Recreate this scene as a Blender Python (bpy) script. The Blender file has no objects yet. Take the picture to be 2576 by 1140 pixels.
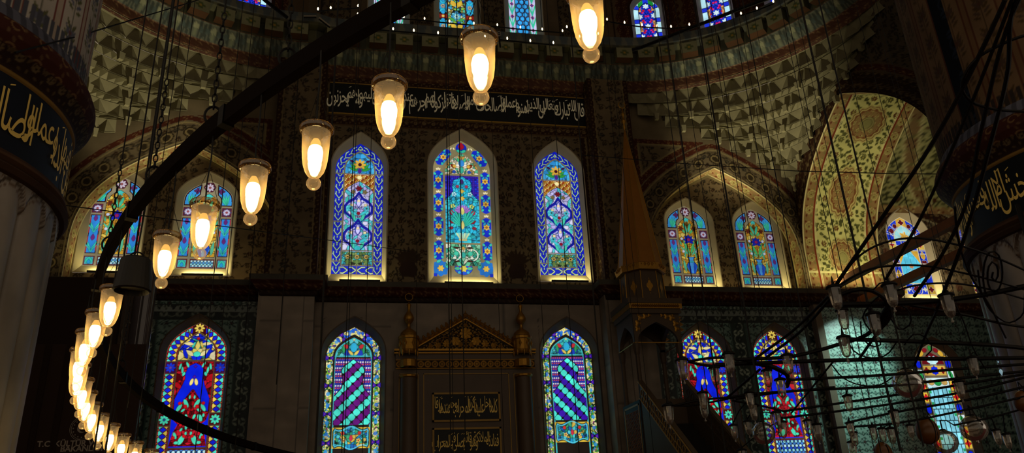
import bpy, bmesh, math, random, unicodedata
import numpy as np
rng = np.random.default_rng(7)
random.seed(7)
SC = bpy.context.scene
COL = SC.collection
PI = math.pi

# ------------------------------------------------------------------ camera (calibrated on the picture's vanishing points)
FPX = 1925.0
PPX, PPY = 1288.0, 570.0
def nrm(v):
    v = np.asarray(v, float)
    return v / np.linalg.norm(v)
_up = nrm([-228., -4820., FPX])
_vx = np.array([9912., 290., FPX]); _vx = nrm(_vx)
_vx = nrm(_vx - _up * _vx.dot(_up))
_fy = np.cross(_up, _vx)
RW = np.array([_vx, _fy, _up])          # camera (x right, y down, z forward) -> world
EYE = np.array([0., 0., 1.6])
def ray(x, y): return RW @ np.array([x - PPX, y - PPY, FPX])
def atY(x, y, Y):
    d = ray(x, y); return EYE + d * (Y / d[1])
def atX(x, y, X):
    d = ray(x, y); return EYE + d * (X / d[0])
def atD(x, y, dep):                      # at a depth (metres along the view axis)
    d = ray(x, y); return EYE + d * (dep / FPX)
def proj(p):
    c = RW.T @ (np.asarray(p, float) - EYE); return PPX + FPX * c[0] / c[2], PPY + FPX * c[1] / c[2]

cam = bpy.data.cameras.new('camera'); cam_o = bpy.data.objects.new('camera', cam); COL.objects.link(cam_o)
cam.sensor_fit = 'HORIZONTAL'; cam.sensor_width = 36.0; cam.lens = FPX * 36.0 / 2576.0
cam.clip_start = 0.05; cam.clip_end = 200
from mathutils import Matrix
cx, cy, cz = RW @ [1, 0, 0], RW @ [0, -1, 0], RW @ [0, 0, -1]
cam_o.matrix_world = Matrix(((cx[0], cy[0], cz[0], EYE[0]), (cx[1], cy[1], cz[1], EYE[1]), (cx[2], cy[2], cz[2], EYE[2]), (0, 0, 0, 1)))
SC.camera = cam_o

# ------------------------------------------------------------------ colours
def lin(h):
    if isinstance(h, str):
        h = h.lstrip('#'); c = np.array([int(h[i:i + 2], 16) for i in (0, 2, 4)]) / 255.
    else:
        c = np.asarray(h, float)
    return np.where(c <= .04045, c / 12.92, ((c + .055) / 1.055) ** 2.4)

# ------------------------------------------------------------------ materials
def mat_new(name):
    m = bpy.data.materials.new(name); m.use_nodes = True
    nt = m.node_tree; nt.nodes.clear()
    out = nt.nodes.new('ShaderNodeOutputMaterial')
    return m, nt, out
def N(nt, t, **kw):
    n = nt.nodes.new('ShaderNode' + t)
    for k, v in kw.items():
        if k.startswith('_'): setattr(n, k[1:], v)
        else: n.inputs[k.replace('__', ' ')].default_value = v
    return n
def pbr(name, col, rough=.6, metal=0., noise=.25, scale=6., bump=0., emis=None, spec=.3):
    """plain procedural surface: noise-mottled base colour"""
    m, nt, out = mat_new(name)
    b = N(nt, 'BsdfPrincipled', Roughness=rough, Metallic=metal)
    b.inputs['Specular IOR Level'].default_value = spec
    c = lin(col)
    tc = N(nt, 'TexCoord')
    ns = N(nt, 'TexNoise', Scale=scale, Detail=5.)
    nt.links.new(tc.outputs['Object'], ns.inputs['Vector'])
    mx = N(nt, 'Mix', _data_type='RGBA')
    mx.inputs[6].default_value = (*(c * (1 - noise)), 1); mx.inputs[7].default_value = (*np.clip(c * (1 + noise), 0, 1), 1)
    nt.links.new(ns.outputs['Fac'], mx.inputs[0]); nt.links.new(mx.outputs[2], b.inputs['Base Color'])
    if bump:
        bp = N(nt, 'Bump', Strength=bump, Distance=.02)
        nt.links.new(ns.outputs['Fac'], bp.inputs['Height']); nt.links.new(bp.outputs[0], b.inputs['Normal'])
    if emis is not None:
        b.inputs['Emission Color'].default_value = (*lin(emis[0]), 1); b.inputs['Emission Strength'].default_value = emis[1]
    nt.links.new(b.outputs[0], out.inputs[0])
    return m
def paint_mat(name, rough=.7, gain=1., spec=.2, bump=0.):
    """surface coloured by the pattern computed on its mesh (colour attribute) and mottled by noise"""
    m, nt, out = mat_new(name)
    b = N(nt, 'BsdfPrincipled', Roughness=rough); b.inputs['Specular IOR Level'].default_value = spec
    a = N(nt, 'Attribute', _attribute_name='Col')
    tc = N(nt, 'TexCoord'); ns = N(nt, 'TexNoise', Scale=1.3, Detail=6.)
    nt.links.new(tc.outputs['Object'], ns.inputs['Vector'])
    mr = N(nt, 'MapRange'); mr.inputs[1].default_value = .3; mr.inputs[2].default_value = .7
    mr.inputs[3].default_value = .72 * gain; mr.inputs[4].default_value = 1.15 * gain
    nt.links.new(ns.outputs['Fac'], mr.inputs[0])
    v = N(nt, 'VectorMath', _operation='SCALE')
    nt.links.new(a.outputs['Color'], v.inputs[0]); nt.links.new(mr.outputs[0], v.inputs[3])
    nt.links.new(v.outputs[0], b.inputs['Base Color'])
    if bump:
        bp = N(nt, 'Bump', Strength=bump, Distance=.02)
        nt.links.new(a.outputs['Fac'], bp.inputs['Height']); nt.links.new(bp.outputs[0], b.inputs['Normal'])
    nt.links.new(b.outputs[0], out.inputs[0])
    return m
def glass_paint(name, strength=1.):
    """stained glass lit by the daylight behind it"""
    m, nt, out = mat_new(name)
    a = N(nt, 'Attribute', _attribute_name='Col')
    tc = N(nt, 'TexCoord'); ns = N(nt, 'TexNoise', Scale=2.2, Detail=3.)
    nt.links.new(tc.outputs['Object'], ns.inputs['Vector'])
    mr = N(nt, 'MapRange'); mr.inputs[1].default_value = .3; mr.inputs[2].default_value = .7
    mr.inputs[3].default_value = .7 * strength; mr.inputs[4].default_value = 1.2 * strength
    nt.links.new(ns.outputs['Fac'], mr.inputs[0])
    e = N(nt, 'Emission'); nt.links.new(a.outputs['Color'], e.inputs[0]); nt.links.new(mr.outputs[0], e.inputs[1])
    g = N(nt, 'BsdfGlossy', Roughness=.25); g.inputs[0].default_value = (.03, .03, .03, 1)
    ad = N(nt, 'AddShader'); nt.links.new(e.outputs[0], ad.inputs[0]); nt.links.new(g.outputs[0], ad.inputs[1])
    nt.links.new(ad.outputs[0], out.inputs[0])
    m.cycles.emission_sampling = 'NONE'
    return m
def emit_mat(name, col, s):
    m, nt, out = mat_new(name)
    e = N(nt, 'Emission', Strength=s); e.inputs[0].default_value = (*lin(col), 1)
    nt.links.new(e.outputs[0], out.inputs[0]); return m
def lampglass(name, tint, body, edge, glow=0.):
    """thin blown glass: clear in the middle, reflective and tinted at grazing angles"""
    m, nt, out = mat_new(name)
    lw = N(nt, 'LayerWeight', Blend=.35)
    tr = N(nt, 'BsdfTransparent'); tr.inputs[0].default_value = (*lin(tint), 1)
    tl = N(nt, 'BsdfTranslucent'); tl.inputs[0].default_value = (*lin(body), 1)
    gl = N(nt, 'BsdfGlossy', Roughness=.08); gl.inputs[0].default_value = (1, 1, 1, 1)
    mp = N(nt, 'MapRange'); mp.inputs[3].default_value = edge[0]; mp.inputs[4].default_value = edge[1]
    nt.links.new(lw.outputs['Facing'], mp.inputs[0])
    m1 = N(nt, 'MixShader'); nt.links.new(mp.outputs[0], m1.inputs[0])
    nt.links.new(tr.outputs[0], m1.inputs[1]); nt.links.new(tl.outputs[0], m1.inputs[2])
    m2 = N(nt, 'MixShader'); mp2 = N(nt, 'MapRange'); mp2.inputs[3].default_value = edge[2]; mp2.inputs[4].default_value = edge[3]
    nt.links.new(lw.outputs['Fresnel'], mp2.inputs[0]); nt.links.new(mp2.outputs[0], m2.inputs[0])
    nt.links.new(m1.outputs[0], m2.inputs[1]); nt.links.new(gl.outputs[0], m2.inputs[2])
    last = m2
    if glow:  # own emission in place of light caught in the glass
        e = N(nt, 'Emission', Strength=glow); e.inputs[0].default_value = (*lin(body), 1)
        ad = N(nt, 'AddShader'); nt.links.new(m2.outputs[0], ad.inputs[0]); nt.links.new(e.outputs[0], ad.inputs[1]); last = ad
    nt.links.new(last.outputs[0], out.inputs[0]); return m

# ------------------------------------------------------------------ objects
OFF = {}
def tag(o, label=None, cat=None, group=None, kind=None):
    if label: o['label'] = label
    if cat: o['category'] = cat
    if group: o['group'] = group
    if kind: o['kind'] = kind
    return o
def thing(name, label=None, cat=None, loc=(0, 0, 0), group=None, kind=None):
    o = bpy.data.objects.new(name, None); COL.objects.link(o); o.location = loc
    o.empty_display_size = .1
    OFF[o.name] = np.asarray(loc, float)
    return tag(o, label, cat, group, kind)
class M:
    """collects simple shapes into ONE mesh"""
    def __init__(s): s.v = []; s.f = []; s.n = 0
    def raw(s, v, f):
        v = np.asarray(v, float).reshape(-1, 3); s.v.append(v)
        s.f.extend([[i + s.n for i in q] for q in f]); s.n += len(v); return s
    def box(s, lo, hi):
        x0, y0, z0 = lo; x1, y1, z1 = hi
        v = [(x0, y0, z0), (x1, y0, z0), (x1, y1, z0), (x0, y1, z0), (x0, y0, z1), (x1, y0, z1), (x1, y1, z1), (x0, y1, z1)]
        return s.raw(v, [(0, 3, 2, 1), (4, 5, 6, 7), (0, 1, 5, 4), (1, 2, 6, 5), (2, 3, 7, 6), (3, 0, 4, 7)])
    def tube(s, pts, r, n=6, closed=False):
        pts = np.asarray(pts, float); k = len(pts)
        r = np.broadcast_to(np.asarray(r, float), (k,))
        if closed: t = np.roll(pts, -1, 0) - np.roll(pts, 1, 0)
        else: t = np.gradient(pts, axis=0)
        t /= np.linalg.norm(t, axis=1)[:, None] + 1e-12
        a = np.array([0, 0, 1.]) if abs(t[0][2]) < .9 else np.array([1., 0, 0])
        u = nrm(np.cross(t[0], a)); rings = []
        for i in range(k):
            u = u - t[i] * u.dot(t[i]); u = nrm(u); w = np.cross(t[i], u)
            an = np.arange(n) * 2 * PI / n + PI / n
            rings.append(pts[i] + r[i] * (np.cos(an)[:, None] * u + np.sin(an)[:, None] * w))
        v = np.concatenate(rings); f = []
        kk = k if closed else k - 1
        for i in range(kk):
            j = (i + 1) % k
            for q in range(n):
                p = (q + 1) % n; f.append((i * n + q, i * n + p, j * n + p, j * n + q))
        if not closed: f += [tuple(range(n))[::-1], tuple((k - 1) * n + q for q in range(n))]
        return s.raw(v, f)
    def lathe(s, prof, c=(0, 0, 0), n=20, a0=0., a1=2 * PI, axis='z'):
        full = abs(a1 - a0 - 2 * PI) < 1e-6
        m = n if full else n + 1
        an = a0 + (a1 - a0) * np.arange(m) / n
        v = []
        for (r, z) in prof:
            for A in an: v.append((c[0] + r * math.cos(A), c[1] + r * math.sin(A), c[2] + z))
        f = []
        for i in range(len(prof) - 1):
            for q in range(n):
                p = (q + 1) % m; f.append((i * m + q, i * m + p, (i + 1) * m + p, (i + 1) * m + q))
        return s.raw(v, f)
    def prism(s, poly, fn, d0, d1):
        """polygon (u,v) extruded between depths d0,d1; fn(u,v,d)->xyz"""
        k = len(poly); v = [fn(u, w, d0) for u, w in poly] + [fn(u, w, d1) for u, w in poly]
        f = [tuple(range(k)), tuple(range(2 * k - 1, k - 1, -1))] + [(i, i + k, (i + 1) % k + k, (i + 1) % k) for i in range(k)]
        return s.raw(v, f)
    def strip(s, A, B, closed=False):
        A = np.asarray(A, float); B = np.asarray(B, float); k = len(A)
        f = [(i, (i + 1) % k, (i + 1) % k + k, i + k) for i in range(k if closed else k - 1)]
        return s.raw(np.concatenate([A, B]), f)
    def build(s, name, mat, parent=None, smooth=False, label=None):
        v = np.concatenate(s.v) if s.v else np.zeros((0, 3))
        if parent is not None: v = v - OFF[parent.name]
        me = bpy.data.meshes.new(name); me.from_pydata(v.tolist(), [], s.f)
        if mat is not None: me.materials.append(mat)
        if smooth: me.polygons.foreach_set('use_smooth', [True] * len(me.polygons))
        me.update()
        o = bpy.data.objects.new(name, me); COL.objects.link(o)
        if parent is not None: o.parent = parent; OFF[o.name] = OFF[parent.name]
        else: OFF[o.name] = np.zeros(3)
        if label: o['label'] = label
        return o
def grids_obj(name, grids, mat, parent=None, smooth=False):
    """grids: list of (P[nv,nu,3], C[nv,nu,3]) -> one mesh with a colour attribute"""
    vs, cs, fs, n = [], [], [], 0
    for P, C in grids:
        nv, nu = P.shape[:2]
        vs.append(P.reshape(-1, 3)); cs.append(np.broadcast_to(C, P.shape).reshape(-1, 3))
        i = np.arange(nv * nu).reshape(nv, nu) + n
        fs.append(np.stack([i[:-1, :-1], i[:-1, 1:], i[1:, 1:], i[1:, :-1]], -1).reshape(-1, 4)); n += nv * nu
    v = np.concatenate(vs); c = np.concatenate(cs); f = np.concatenate(fs)
    if parent is not None: v = v - OFF[parent.name]
    me = bpy.data.meshes.new(name)
    me.vertices.add(len(v)); me.vertices.foreach_set('co', v.astype(np.float32).ravel())
    me.loops.add(f.size); me.loops.foreach_set('vertex_index', f.astype(np.int32).ravel())
    me.polygons.add(len(f)); me.polygons.foreach_set('loop_start', np.arange(0, f.size, 4, dtype=np.int32))
    me.polygons.foreach_set('loop_total', np.full(len(f), 4, np.int32))
    if smooth: me.polygons.foreach_set('use_smooth', np.ones(len(f), bool))
    me.update(calc_edges=True)
    at = me.color_attributes.new('Col', 'FLOAT_COLOR', 'POINT')
    at.data.foreach_set('color', np.concatenate([c, np.ones((len(c), 1))], 1).astype(np.float32).ravel())
    if mat is not None: me.materials.append(mat)
    o = bpy.data.objects.new(name, me); COL.objects.link(o)
    if parent is not None: o.parent = parent; OFF[o.name] = OFF[parent.name]
    else: OFF[o.name] = np.zeros(3)
    return o
def copy_tree(o, loc=None, parent=None):
    c = o.copy(); COL.objects.link(c)
    if parent is not None: c.parent = parent
    if loc is not None: c.location = loc
    for ch in list(o.children): copy_tree(ch, None, c)
    return c
def light(name, kind, loc, energy, col, size=.1, target=None, sx=None, spot=None, blend=.5):
    l = bpy.data.lights.new(name, kind); l.energy = energy; l.color = lin(col)
    o = bpy.data.objects.new(name, l); COL.objects.link(o); o.location = loc
    if kind == 'AREA':
        l.shape = 'RECTANGLE'; l.size = sx or size; l.size_y = size
    elif kind != 'SUN': l.shadow_soft_size = size
    if spot: l.spot_size = spot; l.spot_blend = blend
    if target is not None:
        from mathutils import Vector
        o.rotation_euler = (Vector(target) - Vector(loc)).to_track_quat('-Z', 'Y').to_euler()
    o.visible_camera = False
    return o

# ------------------------------------------------------------------ painting on arrays
class Cv:
    """a canvas: coordinate arrays U,V (metres) and a colour array C"""
    def __init__(s, U, V, bg, px):
        s.U, s.V, s.px = U, V, px
        s.C = np.empty(U.shape + (3,)); s.C[:] = lin(bg)
        s.clip = None
    def put(s, sd, col, idx=None):
        """paint where sd>0 (signed distance, metres)"""
        m = np.clip(sd / s.px + .5, 0, 1)
        if s.clip is not None: m = m * (s.clip if idx is None else s.clip[idx])
        c = lin(col) if isinstance(col, str) else col
        if idx is None: s.C += (c - s.C) * m[..., None]
        else: s.C[idx] += (c - s.C[idx]) * m[..., None]
    def box(s, cx, cy, r):
        """sub-array near a point (structured grids: rows share V roughly)"""
        v = s.V[:, s.V.shape[1] // 2]
        j0, j1 = np.searchsorted(v, cy - r), np.searchsorted(v, cy + r)
        if j1 <= j0: return None
        return (slice(max(j0 - 1, 0), j1 + 1), slice(None))
    def shape(s, fn, cx, cy, r, col, lead=None, lw=.008):
        i = s.box(cx, cy, r + .03)
        if i is None: return
        sd = fn(s.U[i], s.V[i])
        if lead is not None: s.put(sd + lw, lead, i)
        s.put(sd, col, i)
    def disc(s, cx, cy, r, col, **k): s.shape(lambda x, y: r - np.hypot(x - cx, y - cy), cx, cy, r, col, **k)
    def ell(s, cx, cy, a, b, rot, col, **k):
        c, n = math.cos(rot), math.sin(rot)
        def f(x, y):
            p, q = (x - cx) * c + (y - cy) * n, -(x - cx) * n + (y - cy) * c
            return (1 - np.hypot(p / a, q / b)) * min(a, b)
        s.shape(f, cx, cy, max(a, b), col, **k)
    def leaf(s, cx, cy, L, w, rot, col, **k):
        """pointed leaf from (cx,cy) outwards"""
        c, n = math.cos(rot), math.sin(rot)
        def f(x, y):
            p, q = (x - cx) * c + (y - cy) * n, -(x - cx) * n + (y - cy) * c
            t = np.clip(p / L, 0, 1)
            return np.minimum(w * np.sin(PI * t ** .8) - np.abs(q), np.minimum(p, L - p))
        s.shape(f, cx + c * L / 2, cy + n * L / 2, L * .6 + w, col, **k)
    def ros(s, cx, cy, r, n, col, core=None, lead=None, lw=.008, rot=0., inner=.3):
        def f(x, y):
            d = np.hypot(x - cx, y - cy); a = np.arctan2(y - cy, x - cx) - rot
            return r * (inner + (1 - inner) * np.abs(np.cos(a * n / 2)) ** .55) - d
        s.shape(f, cx, cy, r, col, lead=lead, lw=lw)
        if core: s.disc(cx, cy, r * .27, core, lead=lead, lw=lw * .7)
    def star(s, cx, cy, r, n, col, lead=None, lw=.008, inner=.55, rot=0.):
        def f(x, y):
            d = np.hypot(x - cx, y - cy); a = np.mod(np.arctan2(y - cy, x - cx) - rot, 2 * PI / n) * n / (2 * PI)
            return r * (1 - (1 - inner) * (1 - np.abs(2 * a - 1))) - d
        s.shape(f, cx, cy, r, col, lead=lead, lw=lw)
    def rect(s, x0, y0, x1, y1, col, lead=None, lw=.008):
        f = lambda x, y: np.minimum(np.minimum(x - x0, x1 - x), np.minimum(y - y0, y1 - y))
        s.shape(f, 0, (y0 + y1) / 2, (y1 - y0) / 2, col, lead=lead, lw=lw)
    def seg(s, p, q, w, col):
        px, py = p; dx, dy = q[0] - px, q[1] - py; L2 = dx * dx + dy * dy + 1e-12
        def f(x, y):
            t = np.clip(((x - px) * dx + (y - py) * dy) / L2, 0, 1)
            return w / 2 - np.hypot(x - px - t * dx, y - py - t * dy)
        s.shape(f, 0, (py + q[1]) / 2, abs(dy) / 2 + w, col)
    def line(s, pts, w, col):
        for a, b in zip(pts[:-1], pts[1:]): s.seg(a, b, w, col)
    def curl(s, cx, cy, r, a0, a1, w, col, r1=None):
        k = 14; A = np.linspace(a0, a1, k); R = np.linspace(r, r if r1 is None else r1, k)
        s.line([(cx + R[i] * math.cos(A[i]), cy + R[i] * math.sin(A[i])) for i in range(k)], w, col)
    def polyd(s, pts):
        return poly_sd(s.U, s.V, pts)
def poly_sd(X, Y, pts):
    pts = np.asarray(pts, float); d = np.full(X.shape, 1e9); ins = np.zeros(X.shape, bool)
    for (ax, ay), (bx, by) in zip(pts, np.roll(pts, -1, 0)):
        ex, ey = bx - ax, by - ay
        t = np.clip(((X - ax) * ex + (Y - ay) * ey) / (ex * ex + ey * ey + 1e-12), 0, 1)
        d = np.minimum(d, (X - ax - t * ex) ** 2 + (Y - ay - t * ey) ** 2)
        if ay != by:
            c = ((ay > Y) != (by > Y)) & (X < (bx - ax) * (Y - ay) / (by - ay) + ax); ins ^= c
    d = np.sqrt(d); return np.where(ins, d, -d)
def mosaic(cv, pts, cols, lead, lw=.007, mask=None):
    """leaded pieces: nearest-point cells of pts (symmetric points make symmetric pieces)"""
    pts = np.asarray(pts); mk = np.ones(cv.U.shape, bool) if mask is None else mask
    U, V = cv.U[mk], cv.V[mk]; d1 = np.full(U.shape, 1e9); d2 = d1.copy(); ix = np.zeros(U.shape, int)
    for i, (x, y) in enumerate(pts):
        d = (U - x) ** 2 + (V - y) ** 2
        m = d < d1; d2 = np.where(m, d1, np.minimum(d2, d)); ix[m] = i; d1 = np.where(m, d, d1)
    d1, d2 = np.sqrt(d1), np.sqrt(d2)
    pal = np.array([lin(c) for c in cols]); e = np.clip(((d2 - d1) / 2 - lw) / cv.px + .5, 0, 1)[..., None]
    out = np.zeros(cv.U.shape + (3,)); out[mk] = pal[ix % len(pal)] * e + lin(lead) * (1 - e); return out
def tile_tex(w, h, n, paint, bg):
    """periodic texture: paint(cv) is drawn at nine offsets"""
    k = int(round(n * h / w))
    U, V = np.meshgrid((np.arange(n) + .5) / n * w, (np.arange(k) + .5) / k * h)
    acc = Cv(U, V, bg, w / n * 1.3)
    base = acc
    class Off:
        def __getattr__(s, a):
            f = getattr(base, a)
            def g(*args, **kw):
                for dy in (-h, 0, h):
                    for dx in (-w, 0, w):
                        if a in ('seg',):
                            (p, q), rest = args[:2], args[2:]
                            f((p[0] + dx, p[1] + dy), (q[0] + dx, q[1] + dy), *rest, **kw)
                        elif a == 'line': f([(p[0] + dx, p[1] + dy) for p in args[0]], *args[1:], **kw)
                        else: f(args[0] + dx, args[1] + dy, *args[2:], **kw)
            return g
    paint(Off(), w, h)
    return base.C, w, h
def sample(tx, U, V):
    T, w, h = tx; k, n = T.shape[:2]
    x = np.mod(U / w, 1) * n - .5; y = np.mod(V / h, 1) * k - .5
    x0 = np.floor(x).astype(int); y0 = np.floor(y).astype(int); fx = (x - x0)[..., None]; fy = (y - y0)[..., None]
    g = lambda a, b: T[np.mod(a, k), np.mod(b, n)]
    return (g(y0, x0) * (1 - fx) + g(y0, x0 + 1) * fx) * (1 - fy) + (g(y0 + 1, x0) * (1 - fx) + g(y0 + 1, x0 + 1) * fx) * fy

# ------------------------------------------------------------------ pointed arch outlines
def arch_hw(v, a, vs, H, n=2.2):
    """half width of a pointed arch at height v (spring vs, apex H)"""
    t = np.clip((np.asarray(v, float) - vs) / (H - vs), 0, 1)
    return a * (1 - t ** n)
def arch_line(a, vs, H, n=2.2, k=14, base=0.):
    """polyline left bottom -> apex -> right bottom, (u,v)"""
    t = 1 - (1 - np.linspace(0, 1, k)) ** 1.6
    t = np.linspace(0, 1, k) ** .75
    L = [(-a, base)] + [(-a * (1 - x ** n), vs + (H - vs) * x) for x in t]
    return np.array(L + [(-u, v) for u, v in L[-2::-1]])
# ------------------------------------------------------------------ pattern textures
def p_wall(c, w, h):
    r = random.Random(3)
    for gx in range(4):
        for gy in range(4):
            x = (gx + .5 + r.uniform(-.2, .2)) * w / 4; y = (gy + .5 + r.uniform(-.2, .2)) * h / 4
            s = r.choice((-1, 1)); a = r.uniform(0, 6.28)
            c.curl(x, y, .17, a, a + s * 4.4, .022, '#3d2f1d', r1=.06)
            for k in range(4):
                b = a + s * (k * 1.1); R = .17 - .025 * k
                c.leaf(x + R * math.cos(b), y + R * math.sin(b), .13, .032, b + s * .9 + 1.2 * (k % 2), '#352b1e')
            c.ros(x, y, .085, r.choice((5, 6, 8)), r.choice(('#3a2416', '#2b2a26', '#40331f')), core='#6b5a3e')
TX_WALL = tile_tex(1.5, 1.5, 200, p_wall, '#76664c')
def p_band(c, w, h):
    c.curl(w * .25, h * .5, .13, 0, 5.2, .022, '#6e5a3c', r1=.04); c.curl(w * .75, h * .5, .13, PI, PI - 5.2, .022, '#6e5a3c', r1=.04)
    for x in (.25, .75):
        c.ros(w * x, h * .5, .07, 6, '#7c6846', core='#2b140b')
        for k in range(5): c.leaf(w * x + .13 * math.cos(k * 1.25), h * .5 + .13 * math.sin(k * 1.25), .09, .022, k * 1.25 + 1, '#665233')
TX_BAND = tile_tex(.62, .42, 90, p_band, '#331a0d')
def p_tile(c, w, h):
    for (x, y) in ((.25, .25), (.75, .75)):
        X, Y = x * w, y * h
        c.ros(X, Y, .085, 5, '#10282b', core='#5f1f1c')
        for k in range(6):
            b = k * PI / 3
            c.leaf(X + .085 * math.cos(b), Y + .085 * math.sin(b), .12, .03, b + .5, '#1d4a49')
        c.curl(X, Y, .16, .6, 4.0, .017, '#1c3b38', r1=.12)
    for (x, y) in ((.75, .25), (.25, .75)):
        X, Y = x * w, y * h
        c.ell(X, Y, .05, .09, 0, '#173236'); c.ell(X, Y, .022, .05, 0, '#8fb3a3')
        for s in (-1, 1): c.leaf(X + s * .04, Y - .05, .16, .028, PI / 2 - s * .9, '#2a5c50')
TX_TILE = tile_tex(.62, .62, 120, p_tile, '#93b5aa')
def p_vine(c, w, h):
    for s, x in ((1, .5), (-1, .5)):
        c.curl(w * x, h * .25, .17, -PI / 2, PI / 2, .03, '#7d8a7e'); c.curl(w * x, h * .75, .17, PI / 2, 3 * PI / 2, .03, '#7d8a7e')
    for y in (.25, .75):
        c.ros(w * .5, h * y, .11, 6, '#0e1a1c', core='#53605a'); c.ros(w * .5, h * (y + .25), .05, 5, '#8f9a8c')
        for s in (-1, 1):
            c.leaf(w * .5 + s * .05, h * y + .12, .17, .035, PI / 2 - s * 1.0, '#93a193'); c.leaf(w * .5 + s * .05, h * y - .12, .17, .035, -PI / 2 + s * 1.0, '#93a193')
TX_VINE = tile_tex(.56, .9, 90, p_vine, '#1d2f2c')
def p_soffit(c, w, h):
    r = random.Random(5)
    for gx in range(3):
        for gy in range(3):
            x = (gx + .5 + r.uniform(-.12, .12)) * w / 3; y = (gy + .5 + r.uniform(-.12, .12)) * h / 3
            for k in range(4): c.leaf(x + .27 * math.cos(k * 1.57 + gx), y + .27 * math.sin(k * 1.57 + gx), .2, .055, k * 1.57 + gx + 1.9, '#4a4c26')
            s = r.choice((-1, 1)); a = r.uniform(0, 6.28)
            c.curl(x, y, .2, a, a + s * 4.6, .03, '#4c4c22', r1=.07)
            for k in range(5):
                b = a + s * k * .95
                c.leaf(x + .19 * math.cos(b), y + .19 * math.sin(b), .17, .05, b + s * .9, r.choice(('#53562a', '#474a22', '#5d6030')))
            c.ros(x, y, .12, 6, r.choice(('#4f5228', '#5e3418', '#5a5c2c')), core='#a59c58')
TX_SOFF = tile_tex(1.7, 1.7, 220, p_soffit, '#cdca8a')
def p_sband(c, w, h):
    c.curl(w * .5, h * .5, .19, 0, 6.0, .03, '#c2b27a', r1=.1)
    c.ros(w * .5, h * .5, .13, 6, '#a39a60', core='#6a2d16')
    for k in range(6): c.leaf(w * .5 + .17 * math.cos(k), h * .5 + .17 * math.sin(k), .13, .035, k + .8, '#7e7a44' if k % 2 else '#6a2a14')
TX_SBAND = tile_tex(.55, .6, 90, p_sband, '#94764e')
def marble(U, V, c0='#8d8274', seed=0, slab=1.15):
    k = np.floor(U / slab); f = np.abs(U / slab - np.round(U / slab)) * slab
    n = np.sin(V * 9 + 1.7 * np.sin(U * 2.1 + k * 9) + 2.2 * np.sin(V * 2.3 + k * 5 + seed)) * .5 + .5
    b = 1 + .16 * (n ** 3) - .1 * np.mod(k * .37 + .2, .5)
    b = np.where(f < .012, .35, b)
    hz = np.abs(np.mod(V + 1.3 * np.mod(k, 2), 2.6) - .02); b = np.where(hz < .012, .55, b)
    return lin(c0) * b[..., None]
def p_red(c, w, h):
    c.curl(w * .5, h * .5, .1, 0, 5.5, .02, '#8a6a44', r1=.04)
    for k in range(5): c.leaf(w * .5 + .11 * math.cos(k * 1.25), h * .5 + .11 * math.sin(k * 1.25), .08, .02, k * 1.25 + 1, '#6f5236')
TX_RED = tile_tex(.4, .3, 70, p_red, '#4a2012')

MT_WALL = paint_mat('painted_plaster', .75)
MT_TILE = paint_mat('glazed_tile', .35, spec=.4)
MT_MARB = paint_mat('veined_marble', .4, spec=.3)
MT_CORN = paint_mat('painted_cornice', .7)
MT_PLASTER = pbr('white_plaster', '#b9ac92', .75, noise=.12, scale=3)
MT_STONE = pbr('grey_stone', '#6d5f50', .7, noise=.2, scale=4)
MT_MUQ = pbr('carved_plaster', '#857e60', .8, noise=.3, scale=2.5)
MT_DARK = pbr('dark_iron', '#15120f', .55, metal=.5, noise=.2, scale=20)
MT_BLACK = pbr('black_paint', '#0c0b0a', .6, noise=.2)
MT_GOLD = pbr('gilding', '#a5782c', .42, metal=.75, noise=.35, scale=18, bump=.25)
MT_GOLDP = pbr('gold_paint', '#a98438', .5, noise=.2, scale=12)
MT_WOODB = pbr('dark_beam_wood', '#8f5a34', .6, noise=.35, scale=5)

YQ = 24.0            # qibla wall
AX = 3.3             # axis of the mihrab
XL, XR = -9.4, 16.0  # corners of the bays
YO = 25.0            # outer bays beyond the side arches
# ---- walls with one opening, built row by row so that the opening's edge is smooth
def hole_grids(fn, col, u0, u1, v0, v1, hole=None, st=.03):
    """fn(U,V)->P ; hole=(c, a, vs, H, n, base)"""
    out = []
    def g(a, b, va, vb):
        nv = max(2, int((vb - va) / st) + 1); vv = np.linspace(va, vb, nv)
        A = np.broadcast_to(np.asarray(a(vv) if callable(a) else a, float), vv.shape); B = np.broadcast_to(np.asarray(b(vv) if callable(b) else b, float), vv.shape)
        nu = max(2, int(np.max(B - A) / st) + 1); s = np.linspace(0, 1, nu)
        U = A[:, None] + (B - A)[:, None] * s; V = np.repeat(vv[:, None], nu, 1)
        out.append((fn(U, V), col(U, V)))
    if hole is None: g(u0, u1, v0, v1); return out
    c, a, vs, H, n, base = hole
    if base > v0: g(u0, u1, v0, base)
    g(u0, lambda v: c - arch_hw(v, a, vs, H, n), max(base, v0), H)
    g(lambda v: c + arch_hw(v, a, vs, H, n), u1, max(base, v0), H)
    if H < v1: g(u0, u1, H, v1)
    return out
def planeY(Y): return lambda U, V: np.stack([U, np.full_like(U, Y), V], -1)
def planeX(X): return lambda U, V: np.stack([np.full_like(U, X), U, V], -1)
def wall_pat(bg=1.):
    return lambda U, V: sample(TX_WALL, U, V) * bg
def mixc(C, m, c): return C * (1 - m[..., None]) + c * m[..., None]
def band_between(C, d, lo, hi, tex, s, t):
    """paint texture tex in the zone lo<d<hi, along s"""
    m = ((d > lo) & (d < hi)).astype(float)
    C = mixc(C, m, sample(tex, s, t)) if tex is not None else C
    for e in (lo, hi): C = mixc(C, (np.abs(d - e) < .022).astype(float), lin('#8a7a52'))
    return C

Z_C0, Z_C1 = 8.62, 9.22     # lower cornice
Z_TOP = 16.95

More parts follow.
